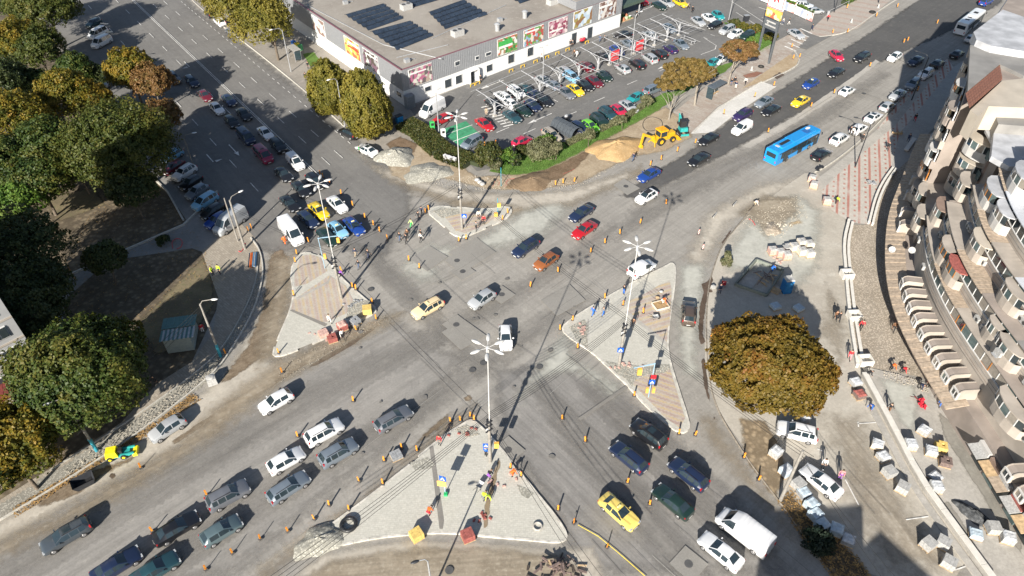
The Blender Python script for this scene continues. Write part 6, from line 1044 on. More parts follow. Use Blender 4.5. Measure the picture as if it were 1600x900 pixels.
LM=dict(autumn=leafmat('leaf_autumn',[(.11,.09,.016),(.18,.132,.022),(.235,.152,.026),(.25,.108,.022)]),green=leafmat('leaf_green',[(.022,.05,.012),(.045,.085,.018),(.09,.12,.022),(.15,.14,.025)]),olive=leafmat('leaf_olive',[(.06,.075,.014),(.11,.115,.02),(.17,.145,.024),(.22,.17,.03)]),
  lime=leafmat('leaf_lime',[(.10,.11,.02),(.19,.18,.032),(.27,.23,.04),(.33,.27,.05)]),moss=leafmat('leaf_moss',[(.035,.058,.014),(.065,.092,.018),(.11,.125,.024),(.17,.15,.03)]),yellow=leafmat('leaf_yellow',[(.07,.09,.015),(.15,.15,.02),(.26,.19,.022),(.32,.20,.025)]),rust=leafmat('leaf_rust',[(.13,.10,.03),(.22,.13,.045),(.28,.15,.06),(.20,.16,.04)]),gold=leafmat('leaf_gold',[(.12,.09,.03),(.20,.14,.04),(.27,.18,.055),(.17,.14,.035)]),dark=leafmat('leaf_dark',[(.03,.05,.02),(.05,.075,.026),(.075,.10,.03),(.11,.12,.036)]),
  hedge=leafmat('leaf_hedge',[(.035,.055,.015),(.065,.085,.02),(.10,.11,.03),(.14,.12,.04)]),sage=leafmat('leaf_sage',[(.10,.12,.055),(.16,.17,.085),(.22,.22,.12),(.25,.24,.13)]),bright=leafmat('leaf_bright',[(.05,.12,.02),(.10,.20,.03),(.16,.26,.04),(.22,.28,.05)]),pine=leafmat('leaf_pine',[(.015,.03,.02),(.025,.045,.028),(.04,.06,.035),(.05,.07,.04)]))
def crown_mesh(name,rx,ry,rz,n,ls,seed,kind='dome',blobs=None,pal_smooth=False):
    r=np.random.RandomState(seed); K=blobs or int(36+rx*rx*3.2)
    # clump centres
    d=r.normal(size=(K,3)); d/=np.linalg.norm(d,axis=1)[:,None]; rad=r.uniform(.35,.88,K)**.6
    if kind=='dome': d[:,2]=np.where(d[:,2]<-.45,-d[:,2]*.6,d[:,2])
    if kind=='umbrella': d[:,2]=np.abs(d[:,2])*.8-.15
    C=d*rad[:,None]
    if kind=='cone': t=r.uniform(0,1,K); C=np.stack([d[:,0]*.62*(1-t*.8),d[:,1]*.62*(1-t*.8),t*1.8-.9],1)
    if kind=='egg': C[:,:2]*=np.clip(1.05-.32*C[:,2:3],.4,1.3)
    S=np.array([rx,ry,rz]); C=C*S; br=r.uniform(.55,1.0,K)*min(rx,ry,max(rz,rx*.6))*(.36 if rx<3 else .29 if rx<5 else .21); btint=r.uniform(.0,1,K)
    bi=r.randint(0,K,n); u=r.normal(size=(n,3)); u/=np.linalg.norm(u,axis=1)[:,None]; u[:,2]=np.where(r.rand(n)<.55,np.abs(u[:,2]),u[:,2])
    p=C[bi]+u*(br[bi]*r.uniform(.65,1.08,n))[:,None]*np.array([1.1,1.1,.85])
    if kind in('dome','egg') and rx>2:      # outer shell of fine clumps over the inner masses
        def nz(v,fq,k):
            a=np.zeros(len(v))
            for q in range(k): w_=r.normal(size=3)*fq; a+=np.sin(v@w_+r.uniform(0,6.28))
            return a/math.sqrt(k)
        fine_=kind=='egg' or pal_smooth; m_=int(n*(.74 if fine_ else .55)); v=r.normal(size=(m_,3)); v/=np.linalg.norm(v,axis=1)[:,None]
        if kind=='dome': v[:,2]=np.where(v[:,2]<-.3,np.abs(v[:,2])*.7,v[:,2])
        lo=nz(v,3.2,6); mi=nz(v,2.2*rx,9); hi=nz(v,4.2*rx,9); dep=r.exponential(.055,m_)
        rr=1+(.07 if fine_ else .12)*lo+(.065 if fine_ else .09)*mi+.025*hi-dep*(1+.6*(mi<-.5)); hole=(mi+.5*hi<-.75)&(dep<.12); rr=np.where(hole,rr-.22,rr)
        e=v*rr[:,None]*S
        if kind=='egg': e[:,:2]*=np.clip(1.02-.28*v[:,2:3],.4,1.3)
        p[:m_]=e; u[:m_]=v; bt2=np.clip(.42+.2*lo+.18*mi,0,1)
    # leaf frame
    nr=u+r.normal(size=(n,3))*.55; nr/=np.linalg.norm(nr,axis=1)[:,None]; a=np.cross(nr,r.normal(size=(n,3))); a/=np.linalg.norm(a,axis=1)[:,None]; b=np.cross(nr,a)
    s=ls*r.uniform(.6,1.25,n)[:,None]*.5
    V=np.stack([p-a*s-b*s*.55,p+a*s-b*s*.7,p+a*s*.9+b*s*.6,p-a*s*.8+b*s*.75],1).reshape(-1,3)
    m=bpy.data.meshes.new(name); m.vertices.add(4*n); m.vertices.foreach_set('co',V.astype(np.float32).ravel()); m.loops.add(4*n); m.loops.foreach_set('vertex_index',np.arange(4*n,dtype=np.int32)); m.polygons.add(n); m.polygons.foreach_set('loop_start',np.arange(0,4*n,4,dtype=np.int32)); m.polygons.foreach_set('loop_total',np.full(n,4,dtype=np.int32))
    m.update(calc_edges=True); base_t=btint[bi]*.75
    if kind in('dome','egg') and rx>2: base_t[:m_]=bt2*.85
    tint=np.clip(base_t+r.uniform(-.14,.34,n),0,1); at=m.attributes.new('tint','FLOAT','POINT'); at.data.foreach_set('value',np.repeat(tint,4).astype(np.float32)); return m,C
def trunk_mesh(h,r0,C,rz,limbs,seed,lean=0):
    r=random.Random(seed); mb=MB(); pts=[]
    for i in range(6):
        t=i/5; pts.append((Vector((lean*t+.12*math.sin(seed+3*t),.1*math.sin(seed*2+2*t),h*t)),r0*(1-.62*t)))
    for (a,ra),(b,rb) in zip(pts[:-1],pts[1:]): mb.cyl(a,b,ra,rb,8,False)
    for k in range(limbs):
        s=pts[r.randint(2,5)]; e=Vector(C[r.randint(0,len(C)-1)])+Vector((0,0,h)); m_=s[0].lerp(e,.5)+Vector((0,0,.3)); mb.cyl(s[0],m_,s[1]*.5,s[1]*.32,6,False); mb.cyl(m_,e,s[1]*.32,.03,6,False)
    return mb.mesh('trunk',50)
ti=[100]
def tree(u,v,hc,rx,rz,pal,label,kind='dome',n=9000,ls=.42,limbs=12,r0=None,base=None,name='tree',ry=None,bark=None,cat='tree',group=None):
    ti[0]+=1; g=G(*base) if base else G(u,v,hc); t=thing(name,label,cat,(g.x,g.y,0),0,group); m,C=crown_mesh('crown',rx,ry or rx,rz,n,ls,ti[0],kind,pal_smooth=pal=='autumn')
    o=obj('crown',m,LM[pal],t); c=G(u,v,hc)
    o.location=(c.x-g.x,c.y-g.y,hc); obj('trunk',trunk_mesh(hc,r0 or max(.09,rx*.055),C,rz,limbs,ti[0]),bark or BARK,t); return t
tree(1202,573,7.6,6.45,4.7,'autumn','big round autumn tree with yellow-brown crown in the building lot',n=62000,ls=.27,limbs=18,r0=.4)
tree(128,588,7,6.5,5.6,'green','big green tree with yellow tips beside the tower block',n=56000,ls=.28,limbs=18,r0=.42); tree(34,690,5,4.3,3.8,'yellow','yellow and green tree in the bottom left corner',n=24000,ls=.28,base=(58,762)); tree(-30,720,5,4.5,4.,'moss','green tree cut by the left edge in the bottom left corner',n=8000)
# yard wood on the left
gW='trees of the shaded yard'
for i,(u,v,hc,rx,rz,pal,n,l) in enumerate(((74,18,8,6.6,5.2,'moss',14000,'broad olive-green tree left of the minibuses'),(18,70,8,5.4,5.,'yellow',9000,'yellowish tree at the left edge above the dark gap'),(57,78,7,5.2,4.6,'moss',9000,'olive tree right of the yellowish edge tree'),(28,8,7,4.5,4.,'moss',7000,'tree filling the top left corner'),(118,113,6,3.6,3.6,'green',6500,'small pale green tree above the yellow crown'),(58,136,5.5,3.4,3.4,'green',5500,'small green tree near the roof corner on the left'),(204,112,7,4.3,4.2,'yellow',9000,'yellow-green tree in front of the lamp pole by the road'),(238,128,6,3.7,3.4,'rust',7500,'rusty brown tree leaning over the side road'),(254,182,5,3.2,2.6,'rust',5000,'bare-looking rusty tree over the shaded kerb'),(103,150,8,4.8,4.4,'yellow',9500,'golden yellow tree in the middle of the wood'),(150,160,6,3.,3.2,'yellow',4500,'small bright yellow tree behind the big dome'),(25,190,8,5.6,5.,'yellow',10000,'large yellow-green tree at the left edge'),(78,235,7.5,5.6,5.,'green',10000,'green tree between the edge tree and the big dome'),(187,232,8.5,8.0,6.6,'moss',22000,'big domed olive tree beside the slanted parking row'),(14,262,7,5.,4.6,'green',8000,'green tree low on the left edge'),(58,282,6.5,4.6,4.2,'green',7500,'darker green tree above the shaded yard'),(205,296,5.5,3.4,3.,'dark',5000,'dark tree hanging over the shaded path'),(25,318,6,3.6,3.,'bright',5000,'sunlit light green tree on the left edge'),(20,400,8,6.5,5.,'dark',10000,'dark tree in the tower shade left of the yard'),(52,452,7,4.4,4.,'dark',7000,'dark tree beside the garden lamp'),(165,405,4.5,2.5,2.4,'dark',2600,'small dark tree in the middle of the yard'),(5,130,8,4.6,4.4,'dark',6000,'dark tree behind the wood at the left edge'),(120,262,5,3.4,3.2,'green',5000,'dark undergrowth tree below the big dome'),(150,120,4.5,2.6,2.4,'dark',3500,'dark little tree by the silver half-hidden car'),(40,500,6,4.5,4.,'dark',7000,'dark tree pressed against the tower block'))):
    tree(u,v,hc,rx,rz,pal,l,n=int(n*2),ls=.3,group=gW)
# store side
gS='roadside trees by the store'
tree(412,38,7.5,6.0,5.8,'lime','broad olive roadside tree beside the shelter',n=26000,ls=.3,base=(436,95),group=gS); tree(362,8,7,5.2,4.6,'lime','olive roadside tree at the top edge',n=18000,ls=.3,base=(375,50),group=gS); tree(338,-12,7,5.,4.6,'lime','olive roadside tree mostly above the top edge',n=6000,group=gS)
tree(513,135,6.4,3.9,5.2,'lime','tall egg-shaped roadside tree, left of the pair by the store corner',kind='egg',ls=.28,n=24000,base=(520,180),group=gS); tree(570,162,6.8,4.,6.2,'lime','tall egg-shaped roadside tree, right of the pair by the store corner',kind='egg',ls=.28,n=28000,base=(585,220),group=gS)
tree(1078,112,6.2,5.6,2.4,'gold','wide golden tree behind the bus shelter',kind='umbrella',n=19000,base=(1085,165),limbs=16,r0=.28,bark=BARKL,ls=.3); tree(1047,130,5,3.2,1.9,'gold','smaller golden tree left of the wide one, above the loop of pipe',kind='umbrella',n=4500,base=(1046,188),bark=BARKL,ls=.38); tree(1158,80,6.,4.3,2.4,'rust','golden brown tree right of the bus shelter',kind='umbrella',n=13000,base=(1138,132),bark=BARKL,ls=.3)
# shrubs of the car park verge
gB='clipped ball trees on the verge'
for i,(u,v,b) in enumerate(((868,232,(868,251)),(919,211,(918,230)),(969,190,(971,203)),(1011,157,(1012,168)))): tree(u,v,1.9,1.35,1.1,'sage',f'small clipped ball tree, {ORD[i]} from the left on the grass verge',n=2200,ls=.22,limbs=5,r0=.08,base=b,name='ball_tree',group=gB)
def bush(u,v,rx,rz,pal,label,n=2500,ls=.24,kind='dome',ry=None,name='bush',rot=0):
    t=tree(u,v,rz*.75,rx,rz,pal,label,kind=kind,n=n,ls=ls,limbs=6,r0=.06,name=name,ry=ry,cat='bush'); t.rotation_euler[2]=rot; return t
bush(763,243,2.3,2.5,'hedge','dark leafy bush at the end of the hedge',3500); bush(845,236,2.5,1.9,'sage','big grey-green bush on the verge by the crimson hatchback',4500); bush(795,245,1.3,1.8,'bright','bright green young tree beside the crimson hatchback',1800); bush(805,250,1.1,1.4,'dark','dark shrub below the bright young tree',1200); bush(852,222,1.8,1.4,'bright','bright green shrub behind the grey-green bush',2200); bush(775,258,1.2,1.1,'sage','pale shrub left of the bright young tree',1000); bush(815,235,1.2,1.,'hedge','low shrub under the crimson hatchback',1200)
bush(1136,405,1.15,1.3,'sage','pale young conifer in the dusty lot','cone' and 2200,.2,'cone'); bush(1278,846,1.5,1.5,'pine','dark blue-green conifer below the blue pallets',4000,.2); bush(254,377,1.1,.9,'dark','small round dark bush by the shaded path',1200)
for i,(u,v,r_,p) in enumerate(((1148,36,1.8,'hedge'),(1160,42,1.6,'olive'),(1180,45,1.9,'olive'),(1205,58,1.8,'olive'),(1175,65,1.3,'bright'))): bush(u,v,r_,1.0,p,f'low shrub, {ORD[i]} from the left on the verge by the sign pylon',1800,.26)
def hedge(pts,w_,h,pal,label,n,ls=.22,seed=5):
    r=np.random.RandomState(seed); P_=[G(*p) for p in pts]; seg=[(b-a).length for a,b in zip(P_[:-1],P_[1:])]; tot=sum(seg); c=P_[0]
    t=thing('hedge',label,'hedge',c); s=r.uniform(0,tot,n); out=[];V=[]
    for k in range(n):
        x=s[k]; i=0
        while x>seg[i] and i<len(seg)-1: x-=seg[i]; i+=1
        d_=(P_[i+1]-P_[i]).normalized(); q=P_[i]+d_*x; nn=Vector((-d_.y,d_.x,0)); a=r.rand()
        if a<.5: yy=r.uniform(-w_/2,w_/2); zz=h*(1+.08*math.sin(q.x*2.1+q.y)+r.uniform(-.07,.05))
        else: yy=(w_/2)*r.choice((-1,1))*r.uniform(.9,1.06); zz=r.uniform(.05,h)
        p=q+nn*yy-c; V.append((p.x,p.y,zz))
    p=np.array(V); nr=r.normal(size=(n,3)); nr[:,2]+=.6; nr/=np.linalg.norm(nr,axis=1)[:,None]; a=np.cross(nr,r.normal(size=(n,3))); a/=np.linalg.norm(a,axis=1)[:,None]; b=np.cross(nr,a); sz=ls*r.uniform(.6,1.2,n)[:,None]*.5
    W=np.stack([p-a*sz-b*sz*.6,p+a*sz-b*sz*.6,p+a*sz+b*sz*.6,p-a*sz+b*sz*.6],1).reshape(-1,3); m=bpy.data.meshes.new('foliage'); m.from_pydata([tuple(x) for x in W],[],[(4*i,4*i+1,4*i+2,4*i+3) for i in range(n)]); at=m.attributes.new('tint','FLOAT','POINT'); at.data.foreach_set('value',np.repeat(r.rand(n),4).astype(np.float32)); obj('foliage',m,LM[pal],t)
    core=MB()
    for a_,b_ in zip(P_[:-1],P_[1:]): d_=b_-a_; core.box((a_+b_)/2-c+Vector((0,0,h*.42)),(d_.length,w_*.8,h*.8),math.atan2(d_.y,d_.x))
    obj('branches',core,mat('twigs',(.03,.04,.015),.9),t)
hedge([(632,196),(655,208),(690,240),(735,258),(745,250)],4.2,1.0,'hedge','long dense hedge along the car park corner',9000,.26); hedge([(886,228),(910,217)],.8,1.0,'sage','low hedge piece left of the second ball tree',1500); hedge([(938,206),(962,194)],.8,1.0,'sage','low hedge piece between second and third ball trees',1500); hedge([(978,186),(1006,168)],.8,1.0,'sage','low hedge piece right of the third ball tree',1800); hedge([(1200,0),(1242,12),(1268,25)],1.0,1.3,'bright','green hedge behind the poster wall',2500); hedge([(1318,8),(1345,-6),(1370,-20)],1.5,1.2,'bright','hedge patch beside the barrier at the top',1500)
# ground cover: grass blades on the verges, leaves and stones on the soil
def scatter(name,px,n,size,material,z,flat=False,seed=1,tint=None):
    r=random.Random(seed); P_=[G(*p) for p in px]; xs=[p.x for p in P_];ys=[p.y for p in P_]; mb=MB(); k=0
    def ins(x,y):
        c=False; j=len(P_)-1
        for i in range(len(P_)):
            if (P_[i].y>y)!=(P_[j].y>y) and x<(P_[j].x-P_[i].x)*(y-P_[i].y)/(P_[j].y-P_[i].y)+P_[i].x: c=not c
            j=i
        return c
    tries=0
    while k<n and tries<n*8:
        tries+=1; x=r.uniform(min(xs),max(xs)); y=r.uniform(min(ys),max(ys))
        if not ins(x,y): continue
        s=size*r.uniform(.5,1.4); a=r.uniform(0,6.28); k+=1
        if flat: c,d_=math.cos(a)*s,math.sin(a)*s; mb.add([(x-c,y-d_,z),(x+d_*.6,y-c*.6,z+.02),(x+c,y+d_,z+.01),(x-d_*.6,y+c*.6,z+.03)],[(0,1,2,3)])
        elif tint=='stone': s*=.62; mb.box((x,y,z+s*.25),(s,s*r.uniform(.6,1),s*.5),a,taper=.6)
        else: c,d_=math.cos(a)*.05,math.sin(a)*.05; mb.add([(x-c,y-d_,z),(x+c,y+d_,z),(x+r.uniform(-.06,.06),y+r.uniform(-.06,.06),z+s)],[(0,1,2)])
    o=struct(name,mb,material); o['kind']='stuff'; o['label']=name.replace('_',' '); o['category']=name.split('_')[0]
GB=mat('grass_blade',(.07,.15,.025),.7,var=.35,scale=.8)
scatter('grass_blades',[(765,268),(800,240),(842,228),(885,222),(905,212),(1000,165),(1045,143),(1052,152),(1000,185),(915,233),(850,265),(812,272)],7000,.2,GB,Zc[0]-.05,seed=2); scatter('grass_blades',[(1130,35),(1165,40),(1195,55),(1210,72),(1190,82),(1165,70)],2500,.2,GB,Zc[0]-.05,seed=3)
LF=mat('fallen_leaf',(.28,.17,.06),.8,var=.5,scale=2)
scatter('fallen_leaves',[(150,718),(250,655),(300,615),(315,625),(235,680),(120,750),(25,810),(20,795)],1800,.1,LF,ZT+.01,True,seed=4); scatter('fallen_leaves',[(212,785),(1235,765),(1262,800),(1300,835),(1340,870),(1365,905),(1300,905),(1250,840),(1212,785)][1:],1400,.1,LF,ZT+.01,True,seed=5); scatter('fallen_leaves',[(130,300),(240,280),(330,400),(340,470),(290,560),(200,560),(110,470)],1500,.09,LF,ZT+.01,True,seed=8)
STN=mat('loose_stone',(.38,.345,.285),.9,var=.2,scale=1)
for i,(px,n,s) in enumerate(((((402,430),(408,450),(393,492),(362,545),(330,590),(225,668),(110,745),(100,735),(215,655),(330,565),(375,500)),900,.16),(((640,285),(745,275),(905,285),(1000,240),(985,250),(900,295),(760,300)),700,.16),(((1150,345),(1250,305),(1262,340),(1215,375),(1180,360)),450,.18),(((945,565),(1045,572),(1050,582),(985,603)),220,.14),(((890,512),(915,502),(918,545)),120,.14),(((712,672),(730,664),(748,680),(730,686)),90,.14),(((545,480),(556,468),(580,472),(585,485),(565,498),(540,500)),200,.14),(((430,575),(600,492),(610,498),(440,600)),250,.1),(((1380,580),(1455,600),(1450,615),(1380,592)),200,.16),(((675,331),(690,326),(715,328),(718,336),(690,342)),120,.14))):
    scatter('loose_stones',px,n,s,STN,ZT if i not in(3,4,5,6,9) else IH,seed=20+i,tint='stone')
# ---------------------------------------------------------------- supermarket
ROOFM=gmat('roof_membrane',(.26,.235,.205),(.31,.285,.25),(.34,.31,.275),sc=.12); WALLW=mat('store_white',(.66,.665,.66),.6,var=.06); CLAD=mat('store_cladding',(.30,.31,.325),.45,.3,var=.06); REDTRIM=mat('red_trim',(.20,.085,.10),.5); WING=mat('window_glass',(.04,.05,.06),.08,spec=.7); FRAME=mat('window_frame',(.66,.66,.65),.5)
C0=G(633,167); dL=AZ(-38.2); SH=7.5; FL=60.6; LLn=95
store=thing('supermarket','grey and white supermarket with solar panels on its flat roof','building',C0)
z_=Vector((0,0,1)); nFr=Vector((dF.y,-dF.x,0)); nLf=Vector((-dL.y,dL.x,0))      # outward normals of the front and the left wall
if nFr.dot(Vector((0,-1,0)))<0: nFr=-nFr
if nLf.dot(Vector((-1,-1,0)))<0: nLf=-nLf
def wallquad(o,d_,n_,t0,t1,z0,z1,th=.06):
    a=o+d_*t0;b=o+d_*t1; mb=MB(); f=n_*th
    P_=[a+z_*z0,b+z_*z0,b+z_*z1,a+z_*z1]; Q=[p+f for p in P_]
    return mb.add(P_+Q,[(0,1,2,3),(7,6,5,4),(0,4,5,1),(1,5,6,2),(2,6,7,3),(3,7,4,0)])
O0=Vector()
poly=[O0,dF*FL,dF*FL+dL*LLn,dL*LLn]
obj('wall',MB().prism([(p.x,p.y) for p in poly],0,SH-.3),WALLW,store)
obj('roof',MB().prism([(p.x,p.y) for p in [O0+(dF+dL)*.25,dF*(FL-.25)+dL*.25,dF*(FL-.25)+dL*(LLn-.25),dL*(LLn-.25)+dF*.25]],SH-.29,SH-.22),ROOFM,store)
for d_,n_,ln in ((dF,nFr,FL),(dL,nLf,LLn)):
    mb=wallquad(O0,d_,n_,.02 if d_ is dF else 0,ln,3.3,SH,.08); k=0
    while k*.45<ln-.3: mb2=wallquad(O0,d_,n_,k*.45+.1,k*.45+.32,3.32,SH-.06,.115); mb.add(mb2.v,mb2.f); k+=1
    o=obj('cladding',mb,CLAD,store); o['kind']='stuff'
    obj('parapet_cap',wallquad(O0-n_*.25,d_,n_,0,ln,SH+.001,SH+.06,.36),REDTRIM,store); obj('parapet',wallquad(O0-n_*.24,d_,n_,.24,ln,SH-.28,SH,.23),CLAD,store)
def tfor(u,d_,zz,lo=0,hi=95):
    best=None
    for k in range(int((hi-lo)*20)):
        t=lo+k*.05; x=P2(C0+d_*t+z_*zz)[0]; e=abs(x-u)
        if best is None or e<best[0]: best=(e,t)
    return best[1]
def poster(name,cols,sc,seed,tex='vor'):
    m=bpy.data.materials.new(name); m.use_nodes=True; n=m.node_tree; b=n.nodes['Principled BSDF']; b.inputs['Roughness'].default_value=.5; tc=n.nodes.new('ShaderNodeTexCoord'); mp=n.nodes.new('ShaderNodeMapping'); mp.inputs['Location'].default_value=(seed*7.3,seed*3.1,seed); L(n,tc.outputs['Object'],mp.inputs['Vector'])
    v=n.nodes.new('ShaderNodeTexVoronoi'); v.inputs['Scale'].default_value=sc; L(n,mp.outputs[0],v.inputs['Vector']); sx=n.nodes.new('ShaderNodeSeparateColor'); L(n,v.outputs['Color'],sx.inputs[0]); cr=n.nodes.new('ShaderNodeValToRGB'); cr.color_ramp.interpolation='CONSTANT'; e=cr.color_ramp.elements; e[0].position=0; e[0].color=cols[0]+(1,); e[1].position=1/len(cols); e[1].color=cols[1]+(1,)
    for i,c in enumerate(cols[2:]): k=e.new((i+2)/len(cols)); k.color=c+(1,)
    L(n,sx.outputs[0],cr.inputs[0]); L(n,cr.outputs[0],b.inputs['Base Color'])
    for k in e: k.color=[.8*c+.2*sum(k.color[:3])/3 for c in k.color[:3]]+[1]
    return m
WH=(.66,.66,.64)
def board(d_,n_,u0,u1,z0,z1,cols,sc,seed,band=None):
    t0,t1=sorted((tfor(u0,d_,(z0+z1)/2),tfor(u1,d_,(z0+z1)/2))); p=obj('poster',wallquad(O0,d_,n_,t0,t1,z0,z1,.2),poster('poster_%d'%seed,cols,sc,seed),store)
    obj('poster_frame',wallquad(O0,d_,n_,t0-.08,t1+.08,z0-.08,z1+.08,.17),FRAME,p)
    for zb0,zb1,c in band or ():
        obj('poster_band',wallquad(O0,d_,n_,t0+.15,t0+(t1-t0)*.75,z0+(z1-z0)*zb0,z0+(z1-z0)*zb1,.215),mat('band_%s'%(str(c)),c,.5),p)
board(dF,nFr,639,674,3.6,7.0,[(.42,.42,.36),(.55,.52,.45),(.40,.10,.2),(.12,.1,.1),(.36,.28,.22)],1.6,1,[(.72,.8,WH)]); board(dF,nFr,777,807,3.6,7.0,[(.03,.2,.04),(.5,.08,.03),(.6,.6,.55),(.12,.3,.06),(.35,.2,.1)],1.7,2,[(.55,.85,(.05,.35,.08)),(.4,.55,WH)]); board(dF,nFr,818,848,3.6,7.0,[(.5,.03,.03),(.1,.3,.06),(.6,.5,.4),(.2,.35,.5),(.3,.1,.05)],1.7,3,[(.8,.9,WH)]); board(dF,nFr,857,886,3.6,7.0,[(.3,.04,.1),(.45,.25,.3),(.6,.52,.5),(.2,.05,.08)],1.5,4,[(.3,.4,WH)]); board(dF,nFr,896,924,3.7,7.3,[(.36,.48,.60),(.5,.58,.62),(.3,.24,.05),(.25,.12,.04)],1.,5); board(dF,nFr,936,962,3.7,7.4,[(.45,.5,.55),(.55,.52,.48),(.16,.08,.06),(.3,.22,.2)],1.3,6,[(.65,.78,WH)])
board(dL,nLf,489,508,3.5,6.9,[(.4,.5,.5),(.55,.6,.6),(.25,.15,.12),(.6,.58,.5)],1.2,7); board(dL,nLf,540,563,3.5,7.0,[(.75,.45,.01),(.75,.45,.01),(.62,.1,.02),(.7,.6,.3)],1.3,8,[(.72,.86,WH),(.5,.6,(.5,.05,.03))]); board(dL,nLf,569,592,3.5,7.0,[(.5,.55,.5),(.16,.08,.12),(.3,.3,.3),(.08,.06,.05)],1.2,9,[(.78,.86,WH)])
def swin(u0,u1,z0,z1,door=False,d_=dF,n_=nFr,deep=.0):
    t0,t1=sorted((tfor(u0,d_,(z0+z1)/2),tfor(u1,d_,(z0+z1)/2))); w_=obj('door' if door else 'window',wallquad(O0,d_,n_,t0,t1,z0,z1,.1+deep),FRAME if not door else mat('door_grey',(.10,.12,.14)),store); obj('pane',wallquad(O0,d_,n_,t0+.12,t1-.12,z0+.12,z1-.12,.125+deep),WING,w_)
for a in ((663,673,1.5,2.6),(694,705,.7,2.6),(711,722,.7,2.6),(759,769,.9,2.5),(793,803,1.,3.),(823,833,1.,3.)): swin(*a)
for a in ((893,900,0.05,2.6),(918,925,.05,2.6)): swin(*a,True)
for a in ((710,718,4.6,5.6),(742,748,4.4,5.2),(758,767,4.4,5.2)): swin(*a,deep=.05)
t0,t1=sorted((tfor(731,dF,1.4),tfor(745,dF,1.4))); obj('porch',wallquad(O0,dF,nFr,t0,t1,2.7,3.0,.9).box(tuple(dF*t0+nFr*.45+z_*1.35),(.2,.9,2.7),R(90-49.5)).box(tuple(dF*t1+nFr*.45+z_*1.35),(.2,.9,2.7),R(90-49.5)),WALLW,store); swin(735,741,.05,2.5,True)
swin(620,628,1.5,2.6,d_=dL,n_=nLf)
obj('upper_block',MB().prism([(p.x,p.y) for p in [dF*45.5+nFr*.13,dF*(FL+.12)+nFr*.13,dF*(FL+.12)+dL*16,dF*45.5+dL*16]],SH+.1,9.3),CLAD,store)
obj('upper_roof',MB().prism([(p.x,p.y) for p in [dF*45.8+dL*.2,dF*(FL-.2)+dL*.2,dF*(FL-.2)+dL*15.8,dF*45.8+dL*15.8]],9.3,9.36),ROOFM,store)
eo=dF*(FL+.1); obj('entrance_canopy',MB().prism([(p.x,p.y) for p in [eo+dL*1,eo+dF*9+dL*1,eo+dF*9+dL*14,eo+dL*14]],3.6,4.3),mat('canopy_green',(.06,.09,.07)),store)
for k in range(3): obj('canopy_post',MB().cyl(tuple(eo+dF*8.6+dL*(2+k*5)),tuple(eo+dF*8.6+dL*(2+k*5)+z_*3.6),.15,.15,8),STEEL,store)
fr=thing('flower_racks','racks of flowers and plants at the store entrance','flower rack',C0+eo+dF*2+dL*2.0)
for k in range(12): obj('plant',MB().ell((0,0,.5),(.5,.5,.5),8,6,.15).mesh('plant',60),mat('flw%d'%(k%3),((.1,.2,.06),(.4,.15,.08),(.3,.33,.22))[k%3],.8),fr,dF*(k%4)*1.1+dL*(k//4)*1.2-z_*.0)
obj('rack',MB().prism([(p.x,p.y) for p in [dF*-.6-dL*.6,dF*4.2-dL*.6,dF*4.2+dL*3,dF*-.6+dL*3]],0.05,.25),WOOD,fr)
# roof: solar panels one by one, fans, ducts
PANEL=mat('solar_cell',(.035,.05,.075),.15,.2,var=.2,scale=1.,spec=.7); RAIL=mat('panel_rail',(.45,.46,.47),.4,.6)
PM={}
for bi_,(q,nr_,nc) in enumerate((((537,22),(597,5),(630,28),(575,47)),5,7) and [(((537,22),(597,5),(630,28),(575,47)),5,8),(((577,48),(638,32),(677,55),(620,78)),5,8),(((668,18),(722,-1),(762,22),(695,45)),5,9),(((610,-9),(668,-25),(700,-5),(648,10)),4,8),(((790,-8),(830,-20),(850,-8),(812,5)),3,6)]):
    A,B_,C_,D_=[G(*p,SH)-C0 for p in q]
    for r_ in range(nr_*2):
        f0=(r_+.08)/(nr_*2); f1=(r_+.92)/(nr_*2); lo=r_%2==0
        for c in range(nc):
            g0=(c+.03)/nc; g1=(c+.97)/nc
            def bl(f,g): return A.lerp(B_,g).lerp(D_.lerp(C_,g),f)
            P_=[bl(f0,g0),bl(f0,g1),bl(f1,g1),bl(f1,g0)]; hz=(.12,.5) if lo else (.5,.12)
            for k,p in enumerate(P_): p.z=SH-.2+(hz[0] if k<2 else hz[1])
            Q=[p-z_*.05 for p in P_]; mb=MB().add(P_+Q,[(0,1,2,3),(7,6,5,4),(0,4,5,1),(1,5,6,2),(2,6,7,3),(3,7,4,0)]); obj('solar_panel',mb,PANEL,store)
for r_ in range(1): pass
FAN=mat('fan_dark',(.05,.05,.05),.6)
def hvac(u,v,kind,label):
    g=G(u,v,SH-.2); o=thing('roof_unit',label,'roof unit',(g.x,g.y,SH-.22),R(40),'roof units of the store')
    if kind==0: obj('case',MB().box((0,0,.6),(2.4,1.6,1.1)),WRAP,o); obj('leg',MB().box((0,0,.03),(2.6,1.7,.06)),STEEL,o)
    if kind==0:
        for s in (-.6,.6): obj('fan',MB().cyl((s,0,1.15),(s,0,1.2),.45,.45,14),FAN,o)
    if kind==1: obj('duct',MB().cyl((0,0,0),(0,0,1.4),.5,.5,12),STEEL,o); obj('cowl',MB().cyl((0,0,1.4),(0,0,1.7),.7,.3,12),STEEL,o)
    if kind==2: obj('case',MB().box((0,0,.35),(1.,.8,.7)),STEEL,o); obj('pipe',MB().tube([(.5,0,.3),(1.4,.2,.2),(2.,.2,.05)],.1,6),STEEL,o)
